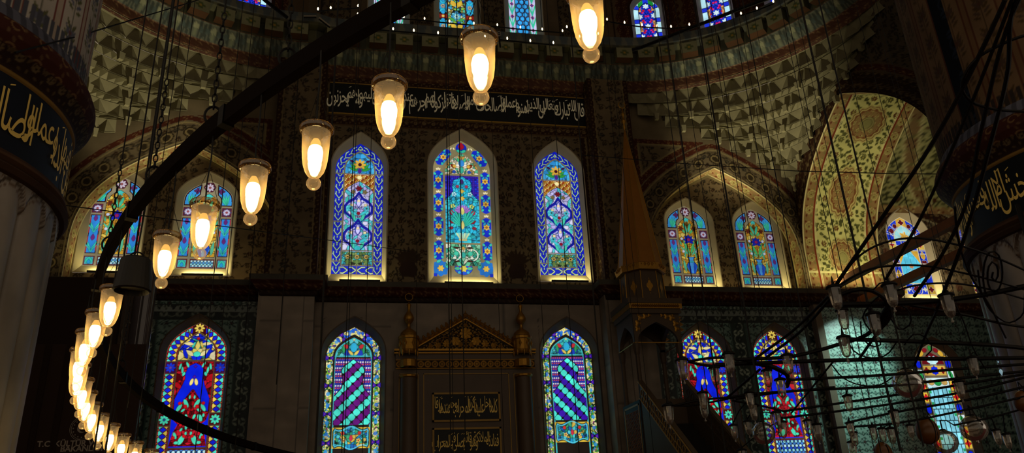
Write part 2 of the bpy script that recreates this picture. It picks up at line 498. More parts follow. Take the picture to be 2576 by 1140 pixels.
# window table: picture points measured -> real positions.  key: (centre X, half width, z0, spring, apex, n)
YG = YQ + .3                 # glass plane of windows in the qibla wall
def wx(px, py, Y=YG): p = atY(px, py, Y); return p[0], p[2]
WIN = {}
def win(key, bl, br, apex, spring_z, n, Y=YG, z0=None):
    l, r = wx(*bl, Y), wx(*br, Y); t = wx(*apex, Y)
    WIN[key] = dict(c=(l[0] + r[0]) / 2, a=(r[0] - l[0]) / 2, z0=(l[1] + r[1]) / 2 if z0 is None else z0, H=t[1], n=n, Y=Y, vs=spring_z)
YE = YQ + .62 + .22          # windows inside the blind arches
for key, bl, br, ap in (('E1', (204.7, 668), (341, 672), (313.7, 446)), ('E2', (440.5, 676.6), (570, 678), (528, 455.5)),
                        ('E3', (1696, 714), (1799, 717), (1718, 518.6)), ('E4', (1871.6, 718), (1970, 721.5), (1886, 527))):
    win(key, bl, br, ap, None, 2.4, YE)
win('C1', (833, 689.5), (959, 693), (911.5, 362.5), None, 2.3); win('C2', (1361, 692), (1473, 694.5), (1396.6, 382), None, 2.3)
win('D', (1091, 696.7), (1241.5, 697.7), (1160.4, 355), None, 2.3)
win('B1', (805, 1137), (957, 1137), (894, 820.7), None, 2.5, z0=2.6); win('B2', (1378, 1137), (1508, 1137), (1422.5, 821), None, 2.5, z0=2.6)
win('A1', (412, 940), (567, 940), (503, 811), None, 2.4, z0=2.6); win('A2', (1700, 868), (1818, 870), (1735, 828), None, 2.4, z0=2.6); win('A3', (1890, 880), (2005, 880), (1932, 830), None, 2.4, z0=2.6)
win('F1', (2275, 739), (2360, 743.7), (2264.6, 547), None, 2.4, YO + .25); win('G1', (2295, 892.6), (2389, 896.6), (2336.6, 866), None, 2.4, YO + .25, z0=2.6)
for k, w in WIN.items():
    if k[0] == 'E': w['a'] = .79 if k in ('E3', 'E4') else .78
    if k[0] == 'A': w['a'] = .87
    if k[0] == 'F': w['a'] = .82; w['c'] = wx(2275, 599, YO + .25)[0]
    if k[0] == 'B': w['a'] = .87
    if k[0] == 'C': w['a'] = .81
    w['vs'] = w['H'] - {'A': 1.0, 'B': 1.0, 'C': 1.08, 'D': 1.2, 'E': .82, 'F': .95, 'G': .85}[k[0]] * (w['a'] / .85 if k[0] != 'D' else 1.)
    # outer edge of the plaster surround, on the wall face
    so, bo, to = {'A': (.12, .3, .16), 'B': (.11, .3, .22), 'C': (.13, .34, .28), 'D': (.2, .34, .3), 'E': (.17, .3, .22), 'F': (.16, .34, .32), 'G': (.14, .3, .2)}[k[0]]
    w['o'] = (w['a'] + so, w['vs'], w['H'] + to, w['z0'] - bo)

def win_hole(k, extra=-.01):
    w = WIN[k]; a, vs, H, b = w['o']
    return (w['c'], a + extra, vs, H + extra, w['n'], b)

structs = []
def struct(o, **kw):
    o['kind'] = 'structure'; return o

# ---- central wall, upper storey: three windows, calligraphy band zone, flower pattern
def col_center(U, V):
    C = sample(TX_WALL, np.abs(U - AX), V) * .9
    # vertical borders beside the windows, top bands
    for xb in (-1.22, 7.82):
        d = np.abs(U - xb); C = mixc(C, (d < .1).astype(float), sample(TX_BAND, V, U - xb)); C = mixc(C, (np.abs(d - .12) < .02).astype(float), lin('#7b6b4a'))
    # bouquets in vases between the windows
    for xv in (1.48, 5.12):
        cv = Cv(U, V, '#000000', .02); cv.C = C
        for k in range(9): cv.leaf(xv, 10.0, .55, .07, PI / 2 + (k - 4) * .3, '#38281b')
        cv.put(np.minimum(np.minimum(.32 - .5 * np.abs(V - 9.75) - np.abs(U - xv), V - 9.5), 10.02 - V), '#33221a'); C = cv.C
    for lo, hi, tx in ((15.02, 15.42, TX_BAND), (16.72, 17.2, TX_BAND)):
        m = ((V > lo) & (V < hi)).astype(float); C = mixc(C, m, sample(tx, U, V - lo) * 1.1)
        for e in (lo, hi): C = mixc(C, (np.abs(V - e) < .03).astype(float), lin('#5f4a30'))
    return C
g = []
xs = [-1.42, (WIN['C1']['c'] + WIN['D']['c']) / 2, (WIN['C2']['c'] + WIN['D']['c']) / 2, 8.02]
for i, k in enumerate(('C1', 'D', 'C2')):
    g += hole_grids(planeY(YQ), col_center, xs[i], xs[i + 1], Z_C0, 17.3, win_hole(k))
struct(grids_obj('wall_center_upper', g, MT_WALL))
# ---- central wall, lower storey: marble
def col_marb(U, V): return marble(U, V, '#7a6c5c')
g = []
for a, b, k in ((-1.42, .95, 'B1'), (5.65, 8.02, 'B2')): g += hole_grids(planeY(YQ), col_marb, a, b, 0, Z_C1, win_hole(k), .06)
g += hole_grids(planeY(YQ), col_marb, .95, 5.65, 0, Z_C1, None, .08)
struct(grids_obj('wall_center_lower', g, MT_MARB))
# ---- pilasters each side
def pilaster(nm, x0, x1):
    y = YQ - .62
    def cu(U, V):
        C = sample(TX_WALL, U, V) * .85; e = np.minimum(U - x0, x1 - U)
        C = mixc(C, (e < .2).astype(float), sample(TX_BAND, V, e)); C = mixc(C, (np.abs(e - .2) < .02).astype(float), lin('#80704c')); return C
    up = [(planeY(y)(U, V), cu(U, V)) for U, V in [np.meshgrid(np.linspace(x0, x1, 50), np.linspace(Z_C1, 17.2, 260))]]
    for x in (x0, x1):
        U, V = np.meshgrid(np.linspace(y, YQ, 16), np.linspace(Z_C1, 17.2, 200)); up.append((planeX(x)(U, V), sample(TX_BAND, V, U)))
    struct(grids_obj('wall_pilaster_' + nm + '_upper', up, MT_WALL))
    lo = []
    U, V = np.meshgrid(np.linspace(x0 - .1, x1 - .02, 60), np.linspace(0, Z_C1, 160)); lo.append((planeY(y)(U, V), marble(U - x0, V, '#86796a', 2, .62)))
    for x in (x0 - .1, x1 - .02):
        U, V = np.meshgrid(np.linspace(y, YQ, 8), np.linspace(0, Z_C1, 120)); lo.append((planeX(x)(U, V), marble(U, V, '#7d7061', 2, 3.)))
    struct(grids_obj('wall_pilaster_' + nm + '_lower', lo, MT_MARB))
pilaster('left', -2.98, -1.4); pilaster('right', 8.0, 9.55)

# ---- side bays: blind arch with two windows above, tiles with windows below
ARCH = {'left': (-5.82, 3.05, 10.3, 14.05, 2.7, Z_C1 - .3), 'right': (12.93, 2.92, 10.3, 14.02, 2.7, Z_C1 - .3)}
def arch_sd(U, V, A):
    pts = arch_line(A[1], A[2], A[3], A[4], 16, A[5] - 3) + np.array([A[0], 0]); return poly_sd(U, V, pts)
def bay(side):
    A = ARCH[side]; x0, x1 = (XL, -2.9) if side == 'left' else (9.5, XR)
    def cu(U, V):
        C = lin('#6d5f48') * np.ones(U.shape + (1,)); d = -arch_sd(U, V, A)
        vor = sample(TX_WALL, d, np.arctan2(V - 10, U - A[0]) * 4)
        C = mixc(C, (d < .75).astype(float), vor * .75)
        # rosettes along the arch
        an = np.arctan2(V - 10.2, U - A[0]); s = an * 3.4; k = np.abs(np.mod(s, .62) - .31); q = np.abs(d - .38)
        C = mixc(C, (np.hypot(k, q) < .2).astype(float), lin('#2e2414')); C = mixc(C, (np.abs(np.hypot(k, q) - .13) < .025).astype(float), lin('#7b6a48'))
        for lo, hi in ((.06, .1), (.72, .78)): C = mixc(C, ((d > lo) & (d < hi)).astype(float), lin('#8a7a54'))
        C = mixc(C, ((d > .82) & (d < 1.0)).astype(float), sample(TX_RED, s, d))
        # framed panels in the spandrels, red border with scrolls inside
        xm = 9.5 if side == 'right' else -2.9
        e = np.minimum(np.minimum(np.abs(U - xm) - .25, 15.1 - V), d - 1.05)
        e = np.minimum(e, 3.1 - np.abs(U - xm))
        C = mixc(C, ((e > 0) & (e < .2)).astype(float), sample(TX_RED, U + V, e)); C = mixc(C, ((e > .2) & (e < .26)).astype(float), lin('#857650'))
        C = mixc(C, (e > .32).astype(float), sample(TX_WALL, U * .8, V * .8) * .8)
        return C
    struct(grids_obj('wall_bay_' + side + '_upper', hole_grids(planeY(YQ), cu, x0, x1, Z_C1 - .3, 17.0, A), MT_WALL))
    # soffit of the blind arch, gold band
    L = arch_line(A[1], A[2], A[3], A[4], 26, A[5]); P = np.stack([L[:, 0] + A[0], L[:, 1]], -1)
    s = np.concatenate([[0], np.cumsum(np.hypot(*np.diff(P, axis=0).T))]); ss = np.linspace(0, s[-1], 500)
    px_, pz_ = np.interp(ss, s, P[:, 0]), np.interp(ss, s, P[:, 1]); dd = np.linspace(0, .62, 16)
    G = np.stack([np.repeat(px_[:, None], 16, 1), np.repeat(YQ + dd[None], 500, 0), np.repeat(pz_[:, None], 16, 1)], -1)
    Cc = sample(TX_SBAND, np.repeat(ss[:, None], 16, 1), np.repeat(dd[None], 500, 0)) * 1.2
    Cc[:, :2] = lin('#cdbf8a'); Cc[:, -2:] = lin('#cdbf8a')
    struct(grids_obj('trim_arch_' + side, [(G, Cc)], MT_WALL, smooth=True))
    # wall inside the arch
    ks = ('E1', 'E2') if side == 'left' else ('E3', 'E4')
    xm = (WIN[ks[0]]['c'] + WIN[ks[1]]['c']) / 2
    yb = YQ + .62
    def ci(U, V):
        C = sample(TX_WALL, np.abs(U - xm), V) * 1.05
        d = arch_sd(U, V, A)
        C = mixc(C, (d < .1).astype(float), lin('#8a7d5a')); return C
    gr = hole_grids(planeY(yb), ci, A[0] - A[1] - .05, xm, Z_C1 - .3, A[3] + .1, win_hole(ks[0])) + hole_grids(planeY(yb), ci, xm, A[0] + A[1] + .05, Z_C1 - .3, A[3] + .1, win_hole(ks[1]))
    struct(grids_obj('wall_arch_back_' + side, gr, MT_WALL))
    # tiles below
    def ct(U, V):
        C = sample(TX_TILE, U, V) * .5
        wk = [k for k in ('A1', 'A2', 'A3') if x0 < WIN[k]['c'] < x1]
        for k in wk:
            w = WIN[k]; d = np.abs(np.abs(U - w['c']) - 1.42)
            C = mixc(C, (d < .27).astype(float), sample(TX_VINE, np.abs(U - w['c']) - 1.14, V)); C = mixc(C, (np.abs(d - .28) < .02).astype(float), lin('#3c5550'))
        m = ((V > 8.0) & (V < 8.5)).astype(float); C = mixc(C, m, sample(TX_VINE, V - 8.0, U) * .5)
        zz = .16 * (1 - np.abs(np.mod(U, .2) - .1) / .1); C = mixc(C, ((V > 8.26) & (V < 8.3 + zz)).astype(float), lin('#76807a'))
        return C
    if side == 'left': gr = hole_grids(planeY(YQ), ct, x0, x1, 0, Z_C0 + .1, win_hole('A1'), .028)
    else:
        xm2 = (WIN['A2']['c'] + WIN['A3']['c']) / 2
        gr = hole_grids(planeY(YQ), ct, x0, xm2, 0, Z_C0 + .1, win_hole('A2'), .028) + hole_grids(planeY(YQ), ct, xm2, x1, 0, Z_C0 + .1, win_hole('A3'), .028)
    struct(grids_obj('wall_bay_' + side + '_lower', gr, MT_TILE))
bay('left'); bay('right')

# ---- side walls in the planes of the bay corners, each with its great arch towards the pier
SA = (20.2, 3.85, 10.0, 15.15, 2.6, 0.)         # centre Y, half width, spring, apex
def side_wall(side):
    X = XR if side == 'right' else XL; sg = 1 if side == 'right' else -1
    def cs(U, V):
        pts = arch_line(SA[1], SA[2], SA[3], SA[4], 16, -3) + np.array([SA[0], 0]); d = -poly_sd(U, V, pts)
        C = sample(TX_WALL, U, V) * .55; an = np.arctan2(V - 10.5, U - SA[0]) * 4
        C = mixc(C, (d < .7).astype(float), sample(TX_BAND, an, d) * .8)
        C = mixc(C, ((d > .7) & (d < .95)).astype(float), sample(TX_RED, an, d))
        for e in (.7, .95): C = mixc(C, (np.abs(d - e) < .03).astype(float), lin('#5a4a34'))
        return C
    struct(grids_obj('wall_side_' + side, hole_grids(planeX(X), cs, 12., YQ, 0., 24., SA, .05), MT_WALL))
    # thick intrados: from the qibla jamb over the arch, 3.2 m deep
    dep = 3.15
    L = arch_line(SA[1], SA[2], SA[3], SA[4], 30, 0.)[::-1]; P = np.stack([L[:, 0] + SA[0], L[:, 1]], -1)   # starts at the qibla side
    s = np.concatenate([[0], np.cumsum(np.hypot(*np.diff(P, axis=0).T))])
    zc = Z_C1; ss = np.linspace(zc, s[-1], 640); nd = 130
    yy, zz = np.interp(ss, s, P[:, 0]), np.interp(ss, s, P[:, 1]); dd = np.linspace(0, dep, nd)
    S = np.repeat(ss[:, None], nd, 1); Dd = np.repeat(dd[None], 640, 0)
    G = np.stack([X + sg * Dd, np.repeat(yy[:, None], nd, 1), np.repeat(zz[:, None], nd, 1)], -1)
    C = sample(TX_SOFF, Dd, S)
    cv = Cv(Dd, S, '#cfc684', .025); cv.C = C
    for k, (sc, ry, rx) in enumerate(((10.55, .62, .5), (13.05, .82, .52), (15.75, .62, .62), (18.2, .6, .6), (20.8, .8, .5), (23.3, .6, .6))):
        cx_ = dep / 2
        for f, c in ((1.22, '#b9ae74'), (1.12, '#6b3019'), (1.06, '#c9bd80'), (.98, '#7a4a2a')):
            an = np.arctan2((S - sc) / ry, (Dd - cx_) / rx); R = f * (1 + .045 * np.cos(an * 14))
            cv.put((R - np.hypot((Dd - cx_) / rx, (S - sc) / ry)) * .5, c)
        inn = np.hypot((Dd - cx_) / rx, (S - sc) / ry) < .86
        cv.C = mixc(cv.C, inn.astype(float), sample(TX_SBAND, (Dd - cx_) * 2.2 + .27, (S - sc) * 2.2 + .3))
        if k % 2 == 0:
            for f, c in ((.46, '#6a5a34'), (.42, '#a09a66'), (.34, '#6a5a34'), (.3, '#8d8858')): cv.ell(cx_, sc, rx * f, ry * f, 0, c)
    C = cv.C
    e = np.minimum(Dd, dep - Dd)
    C = mixc(C, (e < .5).astype(float), sample(TX_SBAND, e, S))
    C = mixc(C, ((S < zc + .75)).astype(float), sample(TX_SBAND, Dd, S)); C = mixc(C, (np.abs(S - zc - .75) < .03).astype(float), lin('#d8cf98'))
    for b in (.03, .5, .56): C = mixc(C, (np.abs(e - b) < .022).astype(float), lin('#ded6a4'))
    C = mixc(C, (np.abs(e - .46) < .03).astype(float), lin('#7a2c12'))
    struct(grids_obj('trim_great_arch_' + side, [(G, C * .85)], MT_WALL, smooth=True))
    # tiled jamb below the cornice
    U, V = np.meshgrid(np.linspace(X, X + sg * dep, 140), np.linspace(0, zc, 380))
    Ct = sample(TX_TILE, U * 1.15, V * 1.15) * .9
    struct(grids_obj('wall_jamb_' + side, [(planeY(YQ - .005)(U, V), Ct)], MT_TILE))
    # outer bay beyond the arch
    xa, xb = X + sg * dep, X + sg * (dep + 8.5)
    def co(U, V):
        C = sample(TX_WALL, U, V) * 1.0
        q = np.hypot(U - (xa + sg * 2.6), (V - 10.4)); C = mixc(C, ((q > 2.3) & (q < 2.95) & (V > 10.4)).astype(float), sample(TX_BAND, np.arctan2(V - 10.4, U - xa) * 3, q) * 1.1)
        for r_ in (2.3, 2.95, 3.2): C = mixc(C, ((np.abs(q - r_) < .04) & (V > 10.4)).astype(float), lin('#9a9070'))
        r = np.mod(np.sin(np.floor(U * 2.1) * 12.9 + np.floor(V * 2.1) * 78.2) * 437.5, 1); C = mixc(C, ((r > .8) & (V < 13) & (np.hypot(np.mod(U * 2.1, 1) - .5, np.mod(V * 2.1, 1) - .5) < .33)).astype(float) * .6, lin('#5a2a18'))
        return C
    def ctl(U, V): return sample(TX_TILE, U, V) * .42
    lo_, hi_ = min(xa, xb), max(xa, xb)
    if side == 'right':
        mid = 22.35
        up = hole_grids(planeY(YO), co, lo_, mid, Z_C1 - .6, 15.5, win_hole('F1'), .035); lw = hole_grids(planeY(YO), ctl, lo_, 22.6, 0, Z_C1 - .5, win_hole('G1'), .035)
        WIN['F2'] = dict(WIN['F1'], c=WIN['F1']['c'] + 3.35); WIN['F2']['o'] = WIN['F1']['o']
        up += hole_grids(planeY(YO), co, mid, hi_, Z_C1 - .6, 15.5, win_hole('F2'), .05); lw += hole_grids(planeY(YO), ctl, 22.6, hi_, 0, Z_C1 - .5, None, .06)
    else: up = hole_grids(planeY(YO), co, lo_, hi_, Z_C1 - .6, 15.5, None, .1); lw = hole_grids(planeY(YO), ctl, lo_, hi_, 0, Z_C1 - .5, None, .1)
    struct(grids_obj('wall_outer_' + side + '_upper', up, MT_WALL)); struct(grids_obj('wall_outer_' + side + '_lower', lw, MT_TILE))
    m = M()
    m.box((min(xa, xa + sg * .02), YQ, 0), (max(xa, xa + sg * .02), YO, 15.5)); m.box((min(xb, xb + sg * .1), 13, 0), (max(xb, xb + sg * .1), YO, 15.6))
    struct(m.build('wall_outer_return_' + side, MT_STONE))
    # painted quarter vault over the outer bay
    tt = np.linspace(0, PI / 2, 60); uu = np.linspace(lo_ - (.3 if side == 'right' else 0), hi_ + (0 if side == 'right' else .3), 90)
    Uv, Tv = np.meshgrid(uu, tt); Vv = np.stack([Uv, YO - 7.5 * (1 - np.cos(Tv)), 12.9 + 3.3 * np.sin(Tv)], -1); Sv = Tv * 5
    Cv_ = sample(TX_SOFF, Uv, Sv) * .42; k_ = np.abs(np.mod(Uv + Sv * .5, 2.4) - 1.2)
    Cv_ = mixc(Cv_, (k_ < .3).astype(float), sample(TX_SBAND, k_, Sv) * .5); Cv_ = mixc(Cv_, (np.abs(k_ - .32) < .04).astype(float), lin('#a09870')); Cv_ = mixc(Cv_, (Sv < .4).astype(float), sample(TX_SBAND, Sv, Uv))
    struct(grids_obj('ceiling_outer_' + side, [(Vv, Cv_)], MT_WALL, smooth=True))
side_wall('right'); side_wall('left')

# ---- lower cornice running round everything
def sweep(path, prof, col, st=.05):
    """profile (o,z) swept along a plan path; o = offset to the left of the walking direction (into the room)"""
    P = np.asarray(path, float); d = np.diff(P, axis=0); d /= np.linalg.norm(d, axis=1)[:, None]
    nr = np.stack([-d[:, 1], d[:, 0]], -1)          # left normals
    nn = [nr[0]] + [ (nr[i - 1] + nr[i]) / (1 + nr[i - 1].dot(nr[i])) for i in range(1, len(nr))] + [nr[-1]]
    nn = np.array(nn); s = np.concatenate([[0], np.cumsum(np.linalg.norm(np.diff(P, axis=0), axis=1))])
    ks = np.unique(np.concatenate([np.arange(0, s[-1], st), s]))
    X = np.interp(ks, s, P[:, 0]); Y = np.interp(ks, s, P[:, 1]); NX = np.interp(ks, s, nn[:, 0]); NY = np.interp(ks, s, nn[:, 1])
    pr = np.asarray(prof, float); t = np.concatenate([[0], np.cumsum(np.hypot(*np.diff(pr, axis=0).T))])
    tt = np.unique(np.concatenate([np.arange(0, t[-1], st), t])); O = np.interp(tt, t, pr[:, 0]); Z = np.interp(tt, t, pr[:, 1])
    G = np.stack([X[None] + NX[None] * O[:, None], Y[None] + NY[None] * O[:, None], np.repeat(Z[:, None], len(ks), 1)], -1)
    S, T = np.meshgrid(ks, tt)
    return G, col(S, T, np.repeat(Z[:, None], len(ks), 1))
yp = YQ - .62
lowpath = [(27.5, YO), (XR + 3.15, YO), (XR + 3.15, YQ), (XR, YQ), (9.55, YQ), (9.55, yp), (8.0, yp), (8.0, YQ), (-1.4, YQ), (-1.4, yp), (-3.0, yp), (-3.0, YQ), (XL, YQ), (XL - 3.15, YQ)]
lowpath = lowpath     # walking right to left keeps the room on the left
def ccol(S, T, Z):
    C = sample(TX_RED, S, Z) * .9
    C = mixc(C, (Z > 9.02).astype(float), np.broadcast_to(lin('#4d4a40'), C.shape)); C = mixc(C, (Z < 8.78).astype(float), sample(TX_BAND, S * 1.5, Z * 1.5) * .55)
    return C
G, C = sweep(lowpath, [(.0, 8.6), (.05, 8.62), (.07, 8.76), (.16, 8.82), (.26, 8.95), (.34, 9.02), (.36, 9.2), (0, 9.22)], ccol)
struct(grids_obj('trim_lower_cornice', [(G, C)], MT_CORN))

# ---- muqarnas squinches filling the bay corners
YA = YQ - .2
def rz(z): return .35 + 2.12 * (z - 13.65)
def arcpt(phi, r, side, o=0.):
    x = XR - r + (r - o) * np.sin(phi); y = YA - r + (r - o) * np.cos(phi)
    return (x if side == 'right' else 2 * AX - x, y)
ZT = [13.65, 14.15, 14.63, 15.1, 15.55, 16.0, 16.5, 17.0]; RT = [.45, 1.4, 2.4, 3.5, 4.9, 5.95, 6.6, 6.95]
def muqarnas(side):
    """tiers of pleated vertical cells, each stepping out over folded kite facets"""
    m = M()
    for k in range(7):
        r = RT[k]; rp = RT[k - 1] if k else .1; za, zb = ZT[k], ZT[k + 1]; h = zb - za
        n = max(2, int(round(r * PI / 2 / .33))); n += n % 2; ph = np.linspace(0, PI / 2, n + 1)
        def P(phi, R, o, z): x, y = arcpt(phi, R, side, o); return (x, y, z)
        for i in range(n):
            a, b = ph[i], ph[i + 1]; c = (a + b) / 2; oa, ob = (-.06, .2) if i % 2 == 0 else (.2, -.06)
            za_, zb_ = za + (.05 if i % 2 == 0 else -.1), za + (-.1 if i % 2 == 0 else .05)
            # pleat: two triangles, flush at the top and folded at the bottom
            m.raw([P(a, r, oa, za_), P(b, r, ob, zb_), P(b, r, 0.02, zb), P(a, r, .02, zb)], [(0, 1, 2), (0, 2, 3)] if i % 2 == 0 else [(0, 1, 3), (1, 2, 3)])
            # thin lip under the pleats
            m.raw([P(a, r, oa + .02, za_), P(b, r, ob + .02, zb_), P(b, r, ob + .02, zb_ - .03), P(a, r, oa + .02, za_ - .03)], [(0, 1, 2, 3)])
            # folded underside: back to the tier below
            q = P(c, (r + rp) / 2, -.08, za + h * .5)
            e0, e1 = P(a, rp, 0, za + .02), P(b, rp, 0, za + .02); f0_, f1_ = P(a, r, oa, za_ - .03), P(b, r, ob, zb_ - .03)
            m.raw([f0_, f1_, e1, e0, q], [(0, 1, 4), (1, 2, 4), (2, 3, 4), (3, 0, 4)])
            if i % 4 == 1 and 0 < k < 6:
                w = (b - a) * .3; zl = za - .24
                v = [P(b - w, r, .02, za), P(b + w, r, .02, za), P(b + w, r, .2, za), P(b - w, r, .2, za), P(b - w * .7, r, .04, zl), P(b + w * .7, r, .04, zl), P(b + w * .7, r, .18, zl), P(b - w * .7, r, .18, zl)]
                m.raw(v, [(0, 1, 5, 4), (1, 2, 6, 5), (2, 3, 7, 6), (3, 0, 4, 7), (4, 5, 6, 7)])
    ph = np.linspace(0, PI / 2, 31)
    for R0_, R1_ in ((6.2, 7.3),):
        m.strip([(*arcpt(p, R0_, side), 16.97) for p in ph], [(*arcpt(p, R1_, side), 16.97) for p in ph])
    x, y = arcpt(PI / 4, .3, side)
    m.lathe([(.0, 13.0), (.07, 13.1), (.05, 13.25), (.1, 13.35), (.06, 13.45), (.16, 13.66), (.0, 13.7)], (x, y, 0), 10)
    struct(m.build('trim_muqarnas_' + side, MT_MUQ))
muqarnas('right'); muqarnas('left')

# ---- great cornice under the half dome: arcs over the bays, straight in the middle
RA = 7.1
def arcs(side, n=30):
    ph = np.linspace(0, PI / 2, n); p = [arcpt(a, RA, side) for a in ph]; return p
right = arcs('right')[::-1]; left = arcs('left')
jog = [(8.55, YA), (8.05, YQ)]
jogl = [(2 * AX - x, y) for x, y in jog][::-1]
toppath = [(XR, 14.)] + right + jog + jogl + left + [(XL, 14.)]
def tcol(S, T, Z):
    C = sample(TX_RED, S, Z) * .9 + lin('#2a261c')
    C = mixc(C, ((Z > 17.8) & (Z < 18.4)).astype(float), np.where((np.mod(S, .5) > .25)[..., None], lin('#5f5d44'), lin('#4a4a3c')))
    m = ((Z > 17.3) & (Z < 17.78)).astype(float)
    p = np.full(C.shape, 1.) * lin('#66695a'); k = np.mod(S, .62) - .31; q = Z - 17.34
    for a in (-.24, -.12, .12, .24):
        p = mixc(p, (np.abs(k - a * (1 + q)) < .035 * (1 + q)).astype(float), lin('#40463f'))
    p = mixc(p, (np.hypot(k / 1.0, (q - .26)) < .1).astype(float), lin('#9a9c7c')); p = mixc(p, (np.hypot(k, (q - .1) * .6) < .06).astype(float), lin('#777c62'))
    p = mixc(p, ((np.hypot(np.abs(k) - .2, (q - .2) * .8) < .07)).astype(float), lin('#4f5b56'))
    C = mixc(C, m, p)
    t2 = (Z > 18.42).astype(float); k2 = np.abs(np.mod(S, .5) - .25)
    C = mixc(C, t2, np.broadcast_to(lin('#5c6466'), C.shape)); C = mixc(C, t2 * (k2 < .07 + .1 * (18.9 - Z)), lin('#77776a'))
    return C
G, C = sweep(toppath, [(0, 16.9), (.05, 16.95), (.1, 17.05), (.14, 17.28), (.2, 17.32), (.36, 17.52), (.5, 17.76), (.56, 17.8), (.56, 18.3), (.9, 18.32), (.95, 18.45), (.88, 18.8), (.8, 18.84), (-1.2, 18.84)], tcol)
struct(grids_obj('trim_dome_cornice', [(G, C)], MT_CORN))
# bracket blocks of the cornice, painted with a flower
P = np.asarray(toppath); sl = np.concatenate([[0], np.cumsum(np.linalg.norm(np.diff(P, axis=0), axis=1))])
gb = []
for s in np.arange(.4, sl[-1] - .3, .92):
    x, y = np.interp(s, sl, P[:, 0]), np.interp(s, sl, P[:, 1]); x2, y2 = np.interp(s + .02, sl, P[:, 0]), np.interp(s + .02, sl, P[:, 1])
    t = nrm([x2 - x, y2 - y]); n_ = np.array([-t[1], t[0]])
    def q(u, o, z): return np.stack([x + t[0] * u + n_[0] * o, y + t[1] * u + n_[1] * o, z + 0 * u], -1)
    U, V = np.meshgrid(np.linspace(-.3, .3, 16), np.linspace(0, .44, 12))
    r = np.hypot(U, V - .22); a = np.arctan2(V - .22, U)
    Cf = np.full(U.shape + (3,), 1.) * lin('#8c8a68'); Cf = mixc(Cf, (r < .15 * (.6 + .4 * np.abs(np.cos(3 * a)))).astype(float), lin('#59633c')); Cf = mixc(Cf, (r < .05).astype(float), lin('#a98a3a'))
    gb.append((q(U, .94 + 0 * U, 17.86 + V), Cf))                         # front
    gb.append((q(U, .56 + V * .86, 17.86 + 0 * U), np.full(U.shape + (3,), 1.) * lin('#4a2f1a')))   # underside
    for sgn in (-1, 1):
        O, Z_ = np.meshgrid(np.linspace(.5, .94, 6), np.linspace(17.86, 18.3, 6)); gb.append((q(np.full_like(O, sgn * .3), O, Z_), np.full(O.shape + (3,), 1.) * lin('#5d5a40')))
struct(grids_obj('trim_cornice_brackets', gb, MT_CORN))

# ---- drum walls above the cornice
def drumcol(S, T, Z):
    C = np.full(S.shape + (3,), 1.) * lin('#6a5338') * (1 + .06 * np.sin(S * 3))[..., None]
    return C
dpath = [(XR + 1, 14.)] + [arcpt(a, RA, 'right', -1.0) for a in np.linspace(PI / 2, 0, 40)] + [(8.1, YQ + 1.0)]
dpl = [(2 * AX - x, y) for x, y in dpath][::-1]
# H windows: position along each arc found by where the picture's rays meet the drum
def drum_hit(px, py, side):
    r = RA + 1.0; cxr, cyr = XR - RA, YA - RA
    if side == 'left': cxr = 2 * AX - cxr
    d = ray(px, py); a = d[0] ** 2 + d[1] ** 2; b = -2 * (d[0] * cxr + d[1] * cyr); c = cxr ** 2 + cyr ** 2 - r * r
    t = (-b + math.sqrt(b * b - 4 * a * c)) / (2 * a); p = EYE + d * t
    ph = math.atan2((p[0] - cxr) * (1 if side == 'right' else -1), p[1] - cyr); return ph, p[2]
HW = []
for side, l, r, top in (('right', (1605.6, 118), (1673.6, 126), (1633, 14.5)), ('right', (1780, 118), (1850, 106), (1789, -2)), ('right', (1949, 70), (2008.7, 44.4), (1945, -60)), ('left', (668, 35), (593, 25), (640, -75))):
    p0, z0_ = drum_hit(*l, side); p1, z1_ = drum_hit(*r, side); pt, zt = drum_hit(*top, side)
    HW.append((side, (p0 + p1) / 2, abs(p1 - p0) / 2 * (RA + 1), (z0_ + z1_) / 2, zt))
HW_Z0 = float(np.mean([h[3] for h in HW])); HW_H = HW_Z0 + 2.75
for side in ('right', 'left'):
    pth = [arcpt(a, RA, side, -1.0) for a in np.linspace(0, PI / 2, 90)]
    hs = [(h[1], h[2]) for h in HW if h[0] == side]
    def fn(U, V, side=side):
        x, y = arcpt(U / (RA + 1), RA, side, -1.0); return np.stack([x, y, V], -1)
    def cd(U, V, hs=hs):
        C = np.full(U.shape + (3,), 1.) * lin('#66523a')
        for c, a in hs:
            u = U - c * (RA + 1); pts = arch_line(a + .25, HW_H - .6, HW_H + .45, 2.2, 10, 15.); d = -poly_sd(u, V, pts)
            lob = .42 + .12 * np.abs(np.sin((V if True else d) * 7 + np.arctan2(V - HW_H + .4, u) * 3))
            C = mixc(C, (d < lob).astype(float), sample(TX_RED, U * 1.2, V * 1.2) * .9); C = mixc(C, ((d < .03)).astype(float), lin('#3f2410'))
        k = np.abs(np.mod(U, 1.9) - .95); C = mixc(C, (k < .03).astype(float), lin('#35230f')); return C
    cuts = sorted(c * (RA + 1) for c, a in hs); edges = [0.] + [(cuts[i] + cuts[i + 1]) / 2 for i in range(len(cuts) - 1)] + [PI / 2 * (RA + 1)]
    gr = []
    for i, c in enumerate(cuts):
        a = [h[1] for h in hs if abs(h[0] * (RA + 1) - c) < 1e-6][0]
        gr += hole_grids(fn, cd, edges[i], edges[i + 1], 18.8, 23.5, (c, a + .12, HW_H - .65, HW_H + .1, 2.2, HW_Z0 - .1), .045)
    struct(grids_obj('wall_drum_' + side, gr, MT_WALL))
